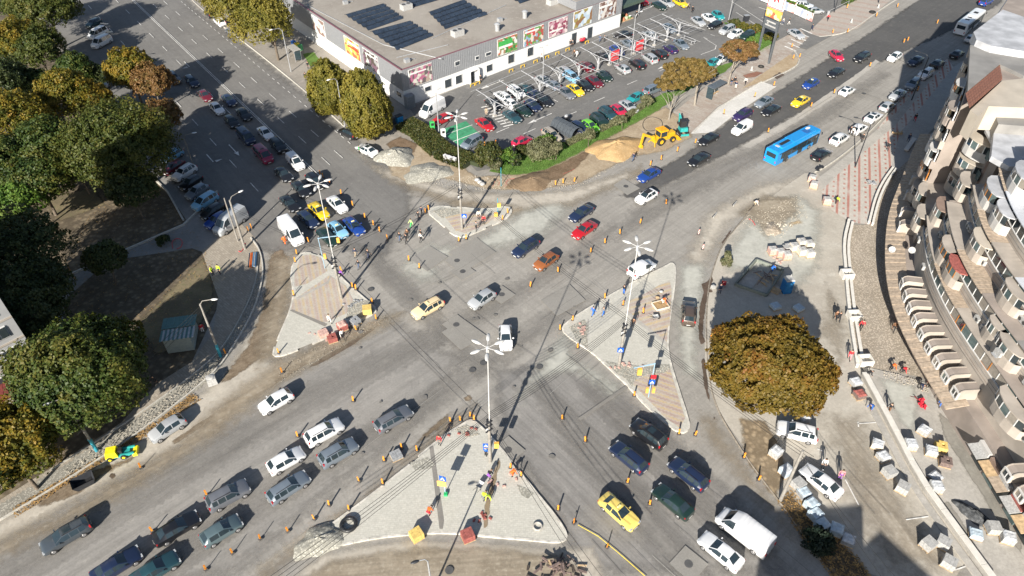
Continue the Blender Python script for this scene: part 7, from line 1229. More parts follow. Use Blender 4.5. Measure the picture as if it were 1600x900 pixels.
for a in ((540,6,2,'small roof unit with pipe near the top left of the store roof'),(635,14,0,'big white roof unit between the solar fields'),(715,55,0,'twin fan roof unit in the middle of the store roof'),(777,48,1,'round duct with cowl near the store front edge'),(636,97,2,'small roof unit at the store roof corner'),(781,33,2,'small roof unit behind the round duct'),(863,6,0,'roof unit near the raised right end of the store roof'),(820,28,1,'pale roof cowl at the right of the store roof')): hvac(*a)
mb=MB(); 
for a,b in (((480,8),(600,70)),((600,70),(690,92)),((675,60),(790,8)),((620,90),(700,70))): mb.tube([G(*a,SH-.12)-C0,G(*b,SH-.12)-C0],.09,5)
obj('roof_cable',mb,STEEL,store)
YB=mat('bollard_yellow',(.65,.42,.02),.5)
for k,u in enumerate((730,738,790,808,828,846,862,878,908)):
    t=tfor(u,dF,.3); g=C0+dF*t+nFr*1.8; o=thing('yellow_bollard',f'low yellow bollard, {ORD[k]} from the left along the store front','bollard',(g.x,g.y,ZT),R(90-49.5),'yellow bollards'); obj('post',MB().cyl((-.5,0,0),(-.5,0,.6),.07,.07,8).cyl((.5,0,0),(.5,0,.6),.07,.07,8),YB,o); obj('bar',MB().cyl((-.55,0,.55),(.55,0,.55),.07,.07,8),YB,o)
t=thing('kiddie_ride','red ride-on machine by the store wall','ride',G(910,66,ZT),R(40)); obj('body',MB().ell((0,0,.7),(.9,.45,.45),12,8).mesh('ride_body',60),mat('ride_red',(.55,.03,.05),.4),t); obj('base',MB().box((0,0,.15),(1.2,.8,.3)),DARKM,t); obj('seat',MB().box((-.1,0,1.15),(.5,.4,.2)),WRAP,t)
# ---------------------------------------------------------------- steel canopies over the parking rows
CW=mat('canopy_white',(.46,.47,.485),.5,.2); rd=AZ(139.5)
for gi,(cols,lab) in enumerate(((((773,182),(806,165),(840,149),(873,136),(904,123)),'left white steel canopy frame over the parking rows'),(((934,111),(950,102),(967,93),(987,84),(1007,77)),'middle white steel canopy frame over the parking rows'),(((1022,72),(1042,64),(1060,56)),'right white steel canopy frame over the parking rows'))):
    b0=G(*cols[0]); b1=G(*cols[-1]); ax=(b1-b0).normalized(); t=thing('parking_canopy',lab,'canopy',(b0.x,b0.y,ZT),0,'parking canopies'); hl=5.6
    for c in cols:
        p=b0+ax*((G(*c)-b0).dot(ax))-b0; p.z=0; zr=lambda s:3.0+.05*abs(s)
        obj('column',MB().box(tuple(p+z_*1.4),(.26,.26,2.8),R(40)),CW,t); obj('foot',MB().box(tuple(p+z_*.15),(.6,.6,.3),R(40)),CONC2,t)
        obj('rafter',MB().tube([p+rd*-hl+z_*zr(hl),p+z_*zr(0),p+rd*hl+z_*zr(hl)],.065,6),CW,t)
        for s in (1,-1): obj('brace',MB().tube([p+z_*1.3+rd*s*.1,p+rd*s*.5+z_*2.1,p+rd*s*1.3+z_*2.7,p+rd*s*2.6+z_*3.05],.055,6),CW,t)
    ln=(b1-b0).length
    for s in (-5.4,-3.5,-1.6,0.3,2.2,4.,5.4): obj('purlin',MB().cyl(tuple(ax*-1.4+rd*s+z_*(3.14+.05*abs(s))),tuple(ax*(ln+1.4)+rd*s+z_*(3.14+.05*abs(s))),.032,.032,5),CW,t)
for u,v,l in ((960,100,'left red shop board under the middle canopy'),(998,84,'right red shop board under the middle canopy')):
    t=thing('shop_board',l,'sign',G(u,v,ZT),R(90-49.5+0)); obj('panel',MB().box((0,0,1.9),(2.3,.12,2.2)),mat('board_red',(.62,.05,.06),.5),t)
    for k in (1.35,2.4): obj('stripe',MB().box((0,-.07,k),(2.1,.03,.14)),WRAP,t)
    for s in (-1,1): obj('post',MB().cyl((s,0,0),(s,0,.85),.05,.05,6),STEEL,t)
for u,v,l in ((1079,68,'white loop rail at the right end of the canopy row'),): 
    t=thing('trolley_rail',l,'rail',G(u,v,ZT),R(90-139)); obj('rail',MB().tube([(-2.5,.6,.9),(.8,.6,.9),(1.3,0,.9),(.8,-.6,.9),(-2.5,-.6,.9)],.05,6),CW,t)
    for x,y in ((-2.4,.6),(-2.4,-.6),(.6,.6),(.6,-.6)): obj('post',MB().cyl((x,y,0),(x,y,.9),.05,.05,6),CW,t)
t=thing('trolley_heap','dark trolley and bags beside the trolley shelter roof','trolley',G(884,190,ZT),R(50)); obj('basket',MB().box((0,0,.75),(1.4,.7,.55),taper=1.15),DARKM,t); obj('bag',MB().ell((.1,0,1.15),(.5,.35,.3),10,6,.1).mesh('bag',60),STEEL,t); obj('frame',MB().box((0,0,.3),(1.3,.5,.08)),STEEL,t)
for x in (-.5,.5):
    for s in (-.2,.2): obj('wheel',MB().cyl((x,s-.03,.1),(x,s+.03,.1),.1,.1,8),TYRE,t)
# ---------------------------------------------------------------- price pylon and poster wall
pa,pb=G(1182,91),G(1201,100); dp=(pb-pa).normalized(); npn=Vector((dp.y,-dp.x,0)); 
if npn.y>0: npn=-npn
py=thing('sign_pylon','tall two-legged store pylon with red logo panel above a yellow panel','sign',pa,math.atan2(dp.y,dp.x)); wpy=(pb-pa).length
for x in (0,wpy): obj('leg',MB().box((x,0,7.6),(.32,.45,15.2)),mat('pylon_grey',(.10,.11,.12),.5),py)
pn=obj('logo_panel',MB().box((wpy/2,-.02,13.0),(wpy+.5,.5,3.5)),mat('pylon_white',(.70,.69,.69),.5),py)
def strip(x0,z0,x1,z1,w_=.13): return MB().box(((x0+x1)/2,-.285,(z0+z1)/2),(abs(x1-x0)+w_,.02,abs(z1-z0)+w_))
for a in ((-.15,11.4,wpy+.15,11.4),(-.15,14.6,wpy+.15,14.6),(-.15,11.4,-.15,14.6),(wpy+.15,11.4,wpy+.15,14.6)): obj('red_border',strip(*a),SRED,pn)
cx=wpy/2; obj('logo',MB().box((cx-.35,-.285,13.3),(.42,.02,1.5)).add([(cx-.1,-.29,13.3),(cx+.75,-.29,14.05),(cx+.75,-.29,13.4),(cx+.35,-.29,13.3),(cx+.75,-.29,13.2),(cx+.75,-.29,12.55)],[(0,3,2,1),(0,5,4,3)]),SRED,pn)
def text(s,size,material,parent,loc,rot):
    cu=bpy.data.curves.new('lettering','FONT'); cu.body=s; cu.size=size; cu.align_x='CENTER'; o=bpy.data.objects.new('tmp',cu); COL.objects.link(o); dg=bpy.context.evaluated_depsgraph_get(); dg.update(); me=bpy.data.meshes.new_from_object(o.evaluated_get(dg)); bpy.data.objects.remove(o); me.name='lettering'; k=obj('lettering',me,material,parent); k.location=loc; k.rotation_euler=rot; return k
text('Kaufland',.62,SRED,pn,(cx,-.29,11.75),(math.pi/2,0,0))
obj('yellow_panel',MB().box((cx,-.02,10.2),(wpy+.4,.45,1.8)),poster('panel_yellow',[(.72,.42,.02),(.72,.42,.02),(.7,.6,.3),(.5,.1,.03)],1.5,21),py); dpn=obj('dark_panel',MB().box((cx,-.02,8.0),(wpy+.4,.45,2.0)),mat('panel_dark',(.09,.10,.11),.5),py)
obj('panel_rows',MB().box((cx,-.26,8.5),(wpy*.7,.02,.3)).box((cx,-.26,7.7),(wpy*.8,.02,.3)).box((cx-.8,-.26,8.1),(.4,.02,.3)),WRAP,dpn)
pw=[G(1172,-4),G(1208,10),G(1240,23),G(1268,36)]; t=thing('poster_wall','low white wall of advertising posters along the exit lane','wall',pw[0])
for k,(a,b) in enumerate(zip(pw[:-1],pw[1:])):
    d_=b-a; N_=3
    for j in range(N_):
        f0=a.lerp(b,(j+.02)/N_)-pw[0]; f1=a.lerp(b,(j+.98)/N_)-pw[0]; c=(f0+f1)/2
        obj('poster_panel',MB().box((c.x,c.y,1.25),((f1-f0).length,.12,1.9),math.atan2(d_.y,d_.x)),poster('wallposter_%d%d'%(k,j),[[WH,(.6,.6,.6),(.55,.55,.55)],[WH,(.3,.35,.6),(.6,.6,.62)],[(.6,.25,.22),(.66,.5,.45),WH]][(k*N_+j)%3],1.2,30+k*3+j),t); obj('post',MB().cyl((f0.x,f0.y,0),(f0.x,f0.y,.4),.06,.06,6),STEEL,t)
t=thing('gate_barrier','white boom barrier at the upper car park gate','barrier',G(1293,24,ZT)); e=G(1325,8)-G(1293,24); obj('boom',MB().cyl((0,0,1),(e.x,e.y,1.05),.07,.05,8),WRAP,t); obj('cabinet',MB().box((0,0,.55),(.5,.5,1.1)),STEEL,t); obj('rest',MB().cyl((e.x,e.y,0),(e.x,e.y,1),.05,.05,6),STEEL,t)
t=thing('green_box','dark utility box beside the exit lane kerb','cabinet',G(1165,33,ZT),R(20)); obj('case',MB().box((0,0,.7),(1.2,.8,1.4)),DARKM,t); obj('cap',MB().box((0,0,1.43),(1.3,.9,.06)),STEEL,t)
# ---------------------------------------------------------------- long retaining wall, planters
def wallrun(name,label,px,w_,h,m_,cap=None,sm=2,step=2.5,h2=None):
    pts=smooth_poly([G(*p) for p in px],sm,False); o0=pts[0].copy(); t=thing(name,label,'wall',o0); pts=dens(pts,step,False)
    for a,b in zip(pts[:-1],pts[1:]):
        d_=b-a
        if d_.length<.2: continue
        k=obj('wall_block',MB().box((0,0,h/2),(d_.length-.01,w_,h)),m_,t,(a+b)/2-o0,math.atan2(d_.y,d_.x))
        if cap: obj('coping',MB().box((0,0,h+.05),(d_.length-.03,w_+.1,.1)),cap,k)
    return t
PALE=mat('pale_coping',(.62,.60,.55),.7,var=.1,scale=1)
wallrun('retaining_wall','long pale retaining wall with coping along the building lot',[(1348,588),(1387,660),(1433,750),(1483,820),(1550,912)],.55,.7,CONC2,PALE,1)
wallrun('kerb_slab','flat concrete strip along the foot of the long wall',[(1338,600),(1378,668),(1424,757),(1472,826),(1535,912)],.8,.2,CONC2,None,1)
wallrun('ramp_wall','double white ramp wall left of the cobbles, outer one',[(1325,347),(1316,383),(1320,430),(1323,470),(1329,520),(1338,575)],.3,.6,CONC,PALE,2); wallrun('ramp_wall','double white ramp wall left of the cobbles, inner one',[(1331,350),(1323,385),(1327,430),(1331,470),(1338,520),(1347,572)],.3,.45,CONC,PALE,2)
wallrun('planter_wall','curved white planter wall at the plaza edge, outer one',[(1394,265),(1378,287),(1366,312),(1358,345),(1356,352)],.25,.5,CONC,PALE,2); wallrun('planter_wall','curved white planter wall at the plaza edge, inner one',[(1399,267),(1384,288),(1373,312),(1365,340),(1362,354)],.25,.5,CONC,PALE,2)
for u,v,l in ((1322,432,'white box niche in the ramp wall, upper one'),(1333,497,'white box niche in the ramp wall, middle one'),(1350,567,'white box niche in the ramp wall, lower one')):
    t=thing('wall_niche',l,'planter',G(u,v,ZT),R(3)); obj('wall',MB().box((0,-.6,.45),(1.6,.15,.9)).box((0,.6,.45),(1.6,.15,.9)).box((-.73,0,.45),(.14,1.05,.9)).box((.73,0,.45),(.14,1.05,.9)),PALE,t); obj('floor',MB().box((0,0,.2),(1.3,1.05,.3)),CONC2,t)
t=thing('kayak','orange and yellow boat-like float lying under the awning','boat',G(1411,505,.3),R(100)); obj('hull',MB().ell((0,0,.3),(1.9,.4,.3),14,8).mesh('hull',60),mat('float_orange',(.55,.16,.06),.5),t); obj('stripe',MB().ell((0,.08,.4),(1.0,.36,.28),12,8).mesh('stripe',60),mat('float_yellow',(.75,.68,.03),.5),t)
# ---------------------------------------------------------------- terraced apartment building on the right
PLA=mat('plaster_pink',(.285,.245,.215),.85,var=.14,scale=.5); PLB=mat('plaster_cream',(.37,.33,.285),.85,var=.14,scale=.5); PLW=mat('plaster_white',(.49,.48,.46),.8,var=.08,scale=.6); PLD=mat('plaster_brown',(.21,.15,.12),.85,var=.2,scale=.6); WOODF=mat('orange_wood_frame',(.42,.16,.03),.5); RW=mat('roof_white',(.41,.42,.44),.6,var=.22,scale=.5); RG=mat('roof_grey',(.22,.215,.205),.8,var=.15,scale=.4); RC=mat('roof_cream',(.43,.385,.32),.8,var=.1,scale=.4); SL=mat('slat_brown',(.36,.29,.22),.8,var=.2); MET=mat('sheet_metal_white',(.56,.59,.64),.35,.1,var=.05)
GA=mat('pane_dark',(.03,.04,.045),.05,spec=.8); GBm=mat('pane_green',(.09,.13,.13),.08,spec=.8); GC=mat('pane_curtain',(.26,.235,.20),.25); TERR=mat('terracotta_tile',(.36,.15,.09),.7,var=.2)
base=[(50.6,20),(50.6,30),(50.5,36),(50.3,46),(50.1,52),(50.0,58),(50.4,64),(51.6,70),(54,77),(58,86),(63,94),(72,108.5),(80,119.5),(88,130)]
BC=dens(smooth_poly([Vector((x,y,0)) for x,y in base],3,False),.5,False)
def off(c,d_):
    out=[]
    for i,p in enumerate(c):
        a=c[max(0,i-2)];b=c[min(len(c)-1,i+2)]; t=(b-a).normalized(); out.append(p+Vector((t.y,-t.x,0))*d_)     # to the right = inwards
    return out
def yi(y): return min(range(len(BC)),key=lambda i:abs(BC[i].y-y))
apt=thing('apartment_building','curved terraced apartment building with balconies on the right','building',(51,60,0)); aO=Vector((51,60,0))
def A(name,mb,m_,p=None):
    mb.v=[(x-aO.x,y-aO.y,z) for x,y,z in mb.v]; return obj(name,mb,m_,p or apt)
def solid(c,z0,z1,xr): # mass between the curve and a line further right
    P_=[(p.x,p.y) for p in c]; return MB().prism(P_+[(xr,c[-1].y+.0),(xr,c[0].y)],z0,z1)
def band(c,z0,z1,th,lo=0):
    i_=off(c,th); mb=MB(); n=len(c)
    for k in range(n-1):
        mb.quad(c[k]+z_*z0,c[k]+z_*z1,c[k+1]+z_*z1,c[k+1]+z_*z0); mb.quad(c[k]+z_*z1,i_[k]+z_*z1,i_[k+1]+z_*z1,c[k+1]+z_*z1); mb.quad(i_[k]+z_*z0,i_[k+1]+z_*z0,i_[k+1]+z_*z1,i_[k]+z_*z1); mb.quad(c[k]+z_*z0,c[k+1]+z_*z0,i_[k+1]+z_*z0,i_[k]+z_*z0)
    for k in (0,n-1): mb.quad(c[k]+z_*z0,i_[k]+z_*z0,i_[k]+z_*z1,c[k]+z_*z1)
    return mb
def resample(c,step):
    out=[c[0]]; acc=0
    for a,b in zip(c[:-1],c[1:]):
        acc+=(b-a).length
        if acc>=step: out.append(b); acc=0
    return out
def glaze(c,z0,z1,step,prob_frame=FRAME,skipf=None):
    q=resample(c,step)
    for k,(a,b) in enumerate(zip(q[:-1],q[1:])):
        d_=b-a; an=math.atan2(d_.y,d_.x); m_=(a+b)/2
        if skipf and skipf(m_): continue
        w_=A('window',MB().box((m_.x-d_.normalized().x*d_.length/2,m_.y-d_.normalized().y*d_.length/2,(z0+z1)/2),(.1,.14,z1-z0),an).box((m_.x,m_.y,z1-.05),(d_.length,.12,.1),an).box((m_.x,m_.y,z0+.04),(d_.length,.13,.08),an),FRAME if rnd.random()<.94 else WOODF)
        r_=rnd.random(); A('pane',MB().box((m_.x,m_.y,(z0+z1)/2),(d_.length-.1,.05,z1-z0-.16),an),GA if r_<.4 else GBm if r_<.72 else GC,w_)
S0,S1=0,yi(79); N0=yi(79)
# ground floor and awning
A('ground_floor',solid(BC,0,3.7,115),PLA)
aw=BC[yi(50.5):yi(110)]; oa=off(aw,-2.1); ia=off(aw,.3); mb=MB(); st=1
for k in range(0,len(aw)-1):
    zo,zi=3.35,3.95; e=.0 if k%2 else .05
    mb.add([oa[k]+z_*(zo+e),oa[k+1]+z_*(zo+e),ia[k+1]+z_*(zi+e),ia[k]+z_*(zi+e),oa[k]+z_*(zo-.12),oa[k+1]+z_*(zo-.12),ia[k+1]+z_*(zi-.12),ia[k]+z_*(zi-.12)],[(3,2,1,0),(4,5,6,7),(0,1,5,4),(1,2,6,5),(2,3,7,6),(3,0,4,7)])
o=A('awning',mb,SL); o['kind']='stuff'
# arched dormers of the first floor
dz=3.75
for k,y in enumerate([51.6+2.25*i for i in range(9)]+[34.2,36.5,38.8,41.1,82,85.5,90,94]):
    i=yi(y); p=BC[i]; t=(BC[i+2]-BC[i-2]).normalized(); n_=Vector((-t.y,t.x,0)); an=math.atan2(n_.y,n_.x)
    d=A('dormer',MB(),PLB) if False else None
    mb=MB(); pr=[(1.15,0),(1.15,1.05),(.95,1.45),(.6,1.65),(-1.35,1.75),(-1.35,0)]      # side profile along the outward normal
    M_=lambda o_,s,zz: p+n_*(o_-.3)+t*s+z_*(dz+zz)
    for s0,s1 in ((-.6,-.5),(.5,.6)):
        a=[M_(o_,s0,zz) for o_,zz in pr]; b=[M_(o_,s1,zz) for o_,zz in pr]; n6=len(pr); mb.add(a+b,[tuple(range(n6)),tuple(range(2*n6-1,n6-1,-1))]+[(j,n6+j,n6+(j+1)%n6,(j+1)%n6) for j in range(n6)])
    dm=A('dormer',mb,PLB); rf=MB()
    for j in range(1,4): rf.quad(*[M_(pr[q_][0]-.06,s_,pr[q_][1]-.05) for q_,s_ in ((j,-.5),(j,.5),(j+1,.5),(j+1,-.5))])
    A('dormer_roof',rf,PLA,dm); c=M_(1.02,0,.62); A('pane',MB().box(c,(.05,1.0,.9),an),[GA,GBm,GC][k%3],dm); A('sill',MB().box(M_(1.05,0,.1),(.3,1.0,.14),an),PLW,dm); A('arch_frame',MB().box(M_(1.05,-.56,.55),(.22,.12,1.1),an).box(M_(1.05,.56,.55),(.22,.12,1.1),an).box(M_(1.05,0,1.1),(.26,1.24,.14),an),PLW,dm); A('mullion',MB().box(M_(1.05,0,.62),(.07,.08,.9),an),FRAME,dm)
A('mezzanine',solid(off(BC,1.75),3.7,6.57,115),PLA); glaze(off(BC,1.62)[yi(34):yi(79)],4.85,6.5,1.2)
# terraces of the southern wing
off_k=[1.2,2.5,4.4,6.2,8.0]; zk=[6.6,9.6,12.6,15.6,18.6]
for k,(of,z0) in enumerate(zip(off_k,zk)):
    c=off(BC,of)[S0:S1]; zprev=3.7 if k==0 else zk[k-1]+2.87
    A('storey_wall',solid(off(c,.25),zprev,z0+2.88,115),PLA if k%2 else PLB)
    A('parapet',band(c,z0-.02,z0+1.3,.2),[PLB,PLB,PLA,PLB,PLB][k]); A('parapet_cap',band(off(c,-.04),z0+1.3,z0+1.36,.16),PLW); A('joint',band(off(c,-.012),z0+.3,z0+.34,.02),PLD); glaze(off(c,.12),z0+1.3,z0+2.85,1.2)
    nx=off_k[k+1]+.1 if k<4 else of+3
    # balcony roofs in runs of different finish
    q=resample(c,.55); kind=rnd.choice((0,1,2)); led=MB(); left=rnd.randint(6,14); LM_=[PLB,RG,PLB,MET,RW]
    for j in range(len(q)-1):
        a,b=q[j],q[j+1]; t=(b-a).normalized(); n_=Vector((t.y,-t.x,0)); w_=nx-of-.05
        if left<=0:
            kind=(kind+rnd.choice((1,2)))%3; left=rnd.randint(6,15)
            if led.v: A('terrace_roof',led,rnd.choice((PLB,PLA,RG,MET)))
            led=MB()
        left-=1
        if kind==0:
            mid=(a+b)/2+n_*(w_/2-.12); A('slat',MB().box((mid.x,mid.y,z0+2.94),((b-a).length*.86,w_+.22,.09),math.atan2(t.y,t.x)),SL)
        else:
            led.add([a-n_*.15+z_*(z0+3.0),b-n_*.15+z_*(z0+3.0),b+n_*w_+z_*(z0+3.0),a+n_*w_+z_*(z0+3.0),a-n_*.15+z_*(z0+2.89),b-n_*.15+z_*(z0+2.89),b+n_*w_+z_*(z0+2.89),a+n_*w_+z_*(z0+2.89)],[(3,2,1,0),(4,5,6,7),(0,1,5,4),(1,2,6,5),(2,3,7,6),(3,0,4,7)])
    if led.v: A('terrace_roof',led,PLB)
def bay(x,y,ang,z0,w_,dp,m_,fm,full=True,roofm=None):
    """rounded projecting balcony; ang: outward direction"""
    n_=Vector((math.cos(ang),math.sin(ang),0)); t=Vector((-n_.y,n_.x,0)); p=Vector((x,y,0)); N_=7; arc=[]
    for i in range(N_+1):
        a=math.pi*i/N_; arc.append(p+t*(-math.cos(a)*w_/2)+n_*(math.sin(a)**.7*dp))
    mb=MB(); inn=[q-n_*.15 for q in arc]
    for i in range(N_): mb.quad(arc[i]+z_*z0,arc[i+1]+z_*z0,arc[i+1]+z_*(z0+1.25),arc[i]+z_*(z0+1.25)); mb.quad(arc[i]+z_*(z0+1.25),arc[i+1]+z_*(z0+1.25),inn[i+1]+z_*(z0+1.25),inn[i]+z_*(z0+1.25)); mb.quad(inn[i+1]+z_*z0,inn[i]+z_*z0,inn[i]+z_*(z0+1.25),inn[i+1]+z_*(z0+1.25))
    mb.add([q+z_*z0 for q in arc],[tuple(range(N_,-1,-1))]); b=A('bay',mb,m_)
    gi=[q-n_*.12 for q in arc]
    for i in range(1,N_-1):
        a,c=gi[i],gi[i+1]; d_=c-a; m2=(a+c)/2; an=math.atan2(d_.y,d_.x); A('pane',MB().box((m2.x,m2.y,z0+1.8),(d_.length*.86,.05,1.05),an),[GA,GBm,GC][(i+int(x*3))%3],b); A('mullion',MB().box((a.x,a.y,z0+1.8),(.1,.1,1.1)),fm,b)
    A('bay_roof',MB().prism([((q-p).x*1.01+p.x,(q-p).y*1.01+p.y) for q in arc],z0+2.35,z0+2.5),roofm or m_,b); return b
def bayat(y,k,w_,dp,m_,fm,roofm=None,extra=0):
    i=yi(y); of=off_k[k]+extra; c=off(BC,of); p=c[i]; t=(c[i+2]-c[i-2]).normalized(); return bay(p.x,p.y,math.atan2(t.x,-t.y),zk[k]-.2,w_,dp,m_,fm,roofm=roofm)
def baypx(u,v,k,w_,dp,m_,fm,roofm=None):
    q=G(u,v,zk[k]+.6); c=off(BC,off_k[k]); i=min(range(3,len(c)-3),key=lambda j:(c[j]-Vector((q.x,q.y,0))).length); p=c[i]; t=(c[i+2]-c[i-2]).normalized(); bay(p.x,p.y,math.atan2(t.x,-t.y),zk[k]+.02,w_*1.22,dp*1.1,m_,fm,roofm=roofm)
for a in ((1455,318,0,3.2,1.1,PLB,FRAME),(1483,340,1,3.2,1.1,PLB,FRAME,PLD),(1560,560,1,3.4,1.1,PLB,FRAME),(1575,470,2,3.4,1.1,PLB,FRAME),(1512,300,2,3.4,1.2,PLB,FRAME),(1545,345,3,3.4,1.2,PLW,FRAME,RW),(1483,400,1,3.4,1.2,PLB,WOODF),(1506,435,1,3.4,1.2,PLB,WOODF,REDB),(1533,392,2,3.6,1.2,PLB,FRAME,RC),(1588,320,3,4.2,1.5,PLW,WOODF,RW),(1459,352,0,3.2,1.1,PLB,FRAME),(1528,652,0,4.4,1.3,PLB,FRAME),(1597,525,1,2.4,.8,PLB,FRAME),(1560,285,4,4.2,1.6,PLW,FRAME,RW)): baypx(*a)
ACB=MB().box((0,0,0),(.34,.85,.6)).mesh('ac_case'); ACF=MB().cyl((-.175,-.1,0),(-.19,-.1,0),.22,.22,12).mesh('ac_fan'); PIPE=mat('cable_grey',(.2,.2,.2),.7)
for k in range(4):
    c=off(BC,off_k[k]-.2)
    for j in range(7):
        i=yi(rnd.uniform(36,78)); p=c[i]; t=(c[i+2]-c[i-2]).normalized(); an=math.atan2(t.y,t.x)-math.pi/2
        o=obj('air_conditioner',ACB,WRAP,apt,(p.x-aO.x,p.y-aO.y,zk[k]+rnd.uniform(.35,.8)),an); obj('fan_grille',ACF,FAN if 'FAN' in globals() else TRIM,o)
    A('cable',MB().tube([off(BC,off_k[k]-.03)[q]+z_*(zk[k]+.85+.06*math.sin(q*.35)) for q in range(yi(38),yi(76),4)],.018,4),PIPE)
# northern wing: upright facade
nc=off(BC,1.0)[yi(88):]; A('north_wing',solid(nc,3.7,20.9,140),PLA)
for k in range(5):
    z0=4.6+3.2*k; A('floor_band',band(off(nc,-.55),z0-.3,z0+.9,.6),[PLA,PLB][k%2]); glaze(off(nc,-.25),z0+.95,z0+2.3,1.5)
    for j,y in enumerate((90,97,104,112)):
        i=yi(y+(k%2)*1.5); c=off(BC,1.); t=(c[i+2]-c[i-2]).normalized(); bay(c[i].x,c[i].y,math.atan2(t.x,-t.y),z0-.35,3.6,1.5,[PLB,PLA,PLW][(j+k)%3],WOODF if (j+k)%4==1 else FRAME)
# corner block with the stacked bays
A('corner_block',MB().prism([(62.6,79.2),(63.4,84.5),(66.5,89),(110,89),(110,79.2)],3.7,18.2),PLA); A('corner_roof',MB().prism([(61.6,78.8),(62.9,84.8),(66,89.3),(110,89.3),(110,78.8)],18.2,18.5),RW)
A('corner_low',MB().prism([(56.5,79.2),(60.5,88.2),(66,88.2),(66,79.2)],3.7,8.4),PLB); A('brown_panel',MB().box((63.0,80.6,12.5),(.12,1.9,9.),R(6)),PLD)
for k in range(3):
    z0=8.9+3.05*k; bay(63.4,84.3,R(196),z0,4.6,1.9,[PLB,PLB,PLW][k],FRAME,roofm=RC); A('window',MB().box((62.72,81.8,z0+1.4),(.1,1.1,1.2),R(-8)),GBm)
# roofs traced from above
def roofpoly(px,z1,z0,m_,name='roof_block'): A(name,MB().prism([(G(u,v,z1).x,G(u,v,z1).y) for u,v in px],z0,z1),m_)
roofpoly([(1516,172),(1566,126),(1640,118),(1640,170),(1545,166),(1528,182)],22.0,18.6,RC,'roof_cream')
roofpoly([(1521,50),(1567,15),(1605,28),(1680,40),(1680,90),(1600,80),(1550,72),(1526,62)],22.4,20.9,RW,'roof_white')
roofpoly([(1516,70),(1550,78),(1600,86),(1680,95),(1680,125),(1600,118),(1562,100),(1512,142)],21.4,20.9,RG,'roof_grey')
q=[G(1508,147,21.2),G(1562,102,21.2),G(1566,124,22.6),G(1514,169,22.6)]; 
for i in range(16):
    for j in range(5):
        f=lambda a,b:(q[0].lerp(q[1],a)).lerp(q[3].lerp(q[2],a),b)
        P_=[f((i+.03)/16,(j+.02)/5),f((i+.97)/16,(j+.02)/5),f((i+.97)/16,(j+1.05)/5),f((i+.03)/16,(j+1.05)/5)]
        for k,p in enumerate(P_): p.z+=(.06 if k>1 else .12)
        Q=[p-z_*.06 for p in P_]; A('roof_tile',MB().add(P_+Q,[(0,1,2,3),(7,6,5,4),(0,4,5,1),(1,5,6,2),(2,6,7,3),(3,7,4,0)]),TERR)
roofpoly([(1554,197),(1640,205),(1640,262),(1577,260),(1549,244)],19.2,18.5,RW,'roof_white'); roofpoly([(1552,168),(1640,172),(1640,200),(1560,194)],20.5,18.5,RG,'roof_grey')
# shopfronts low on the right
for k,y in enumerate([36.5+2.1*i for i in range(5)]):
    i=yi(y); p=BC[i]; A('shop_window',MB().box((p.x-.06,p.y,1.5),(.14,1.8,2.3)),[GA,GBm][k%2]); A('shop_sign',MB().box((p.x-.25,p.y,3.1),(.4,1.9,.55)),[PLW,REDB,WRAP,PLD][k%4]); A('shop_awning',MB().box((p.x-.8,p.y,2.75),(1.4,1.95,.08),0,R(-12)),[WOOD,WRAP,SL][k%3])
# dishes and air conditioners
DISH=MB()
for i in range(5):
    pass
vs=[];fs=[]
for j in range(5):
    for i in range(14): a=2*math.pi*i/14; r_=.45*j/4; vs.append((r_*math.cos(a),r_*math.sin(a),.5*r_*r_))
for j in range(4):
    for i in range(14): fs.append((j*14+i,j*14+(i+1)%14,(j+1)*14+(i+1)%14,(j+1)*14+i))
DISH=MB().add(vs,fs).mesh('dish',60)
for k,(u,v,z,l) in enumerate(((1394,390,3.9,'satellite dish standing over the cobbles'),(1438,368,6.6,'satellite dish on the lower parapet'),(1461,436,7.2,'satellite dish casting a shadow on the middle parapet'),(1504,343,10.6,'large satellite dish on the curved balcony roof'),(1425,391,5.6,'satellite dish beside the arched dormer'))):
    g=G(u,v,z); t=thing('satellite_dish',l,'satellite dish',(g.x,g.y,z-.55),0,'satellite dishes'); d_=obj('dish',DISH,WRAP,t,(0,0,.55)); d_.rotation_euler=(R(50),0,R(-35)); obj('mast',MB().cyl((0,.1,0),(0,.1,.5),.03,.03,6).cyl((0,.1,.05),(.9,.1,-.0),.03,.03,6),STEEL,t); obj('receiver',MB().tube([(0,0,.4),(-.2,-.4,.5)],.02,5),STEEL,t)
for k,(u,v,z,l) in enumerate(((1501,396,8.3,'white air conditioner on the middle parapet'),(1503,177,17,'white air conditioner under the roof eave'),(1489,214,14,'white air conditioner below the upper one'),(1477,245,11,'white air conditioner beside the stacked bays'),(1560,551,11,'white air conditioner on the lower right parapet'))):
    g=G(u,v,z); t=thing('air_conditioner',l,'air conditioner',(g.x,g.y,z-.35),R(rnd.uniform(70,110)),'air conditioners'); obj('case',MB().box((0,0,.35),(.9,.35,.65)),WRAP,t); obj('fan',MB().cyl((-.15,-.18,.35),(-.15,-.2,.35),.24,.24,12),FAN,t); obj('bracket',MB().box((0,.2,.0),(.8,.5,.05)),STEEL,t)
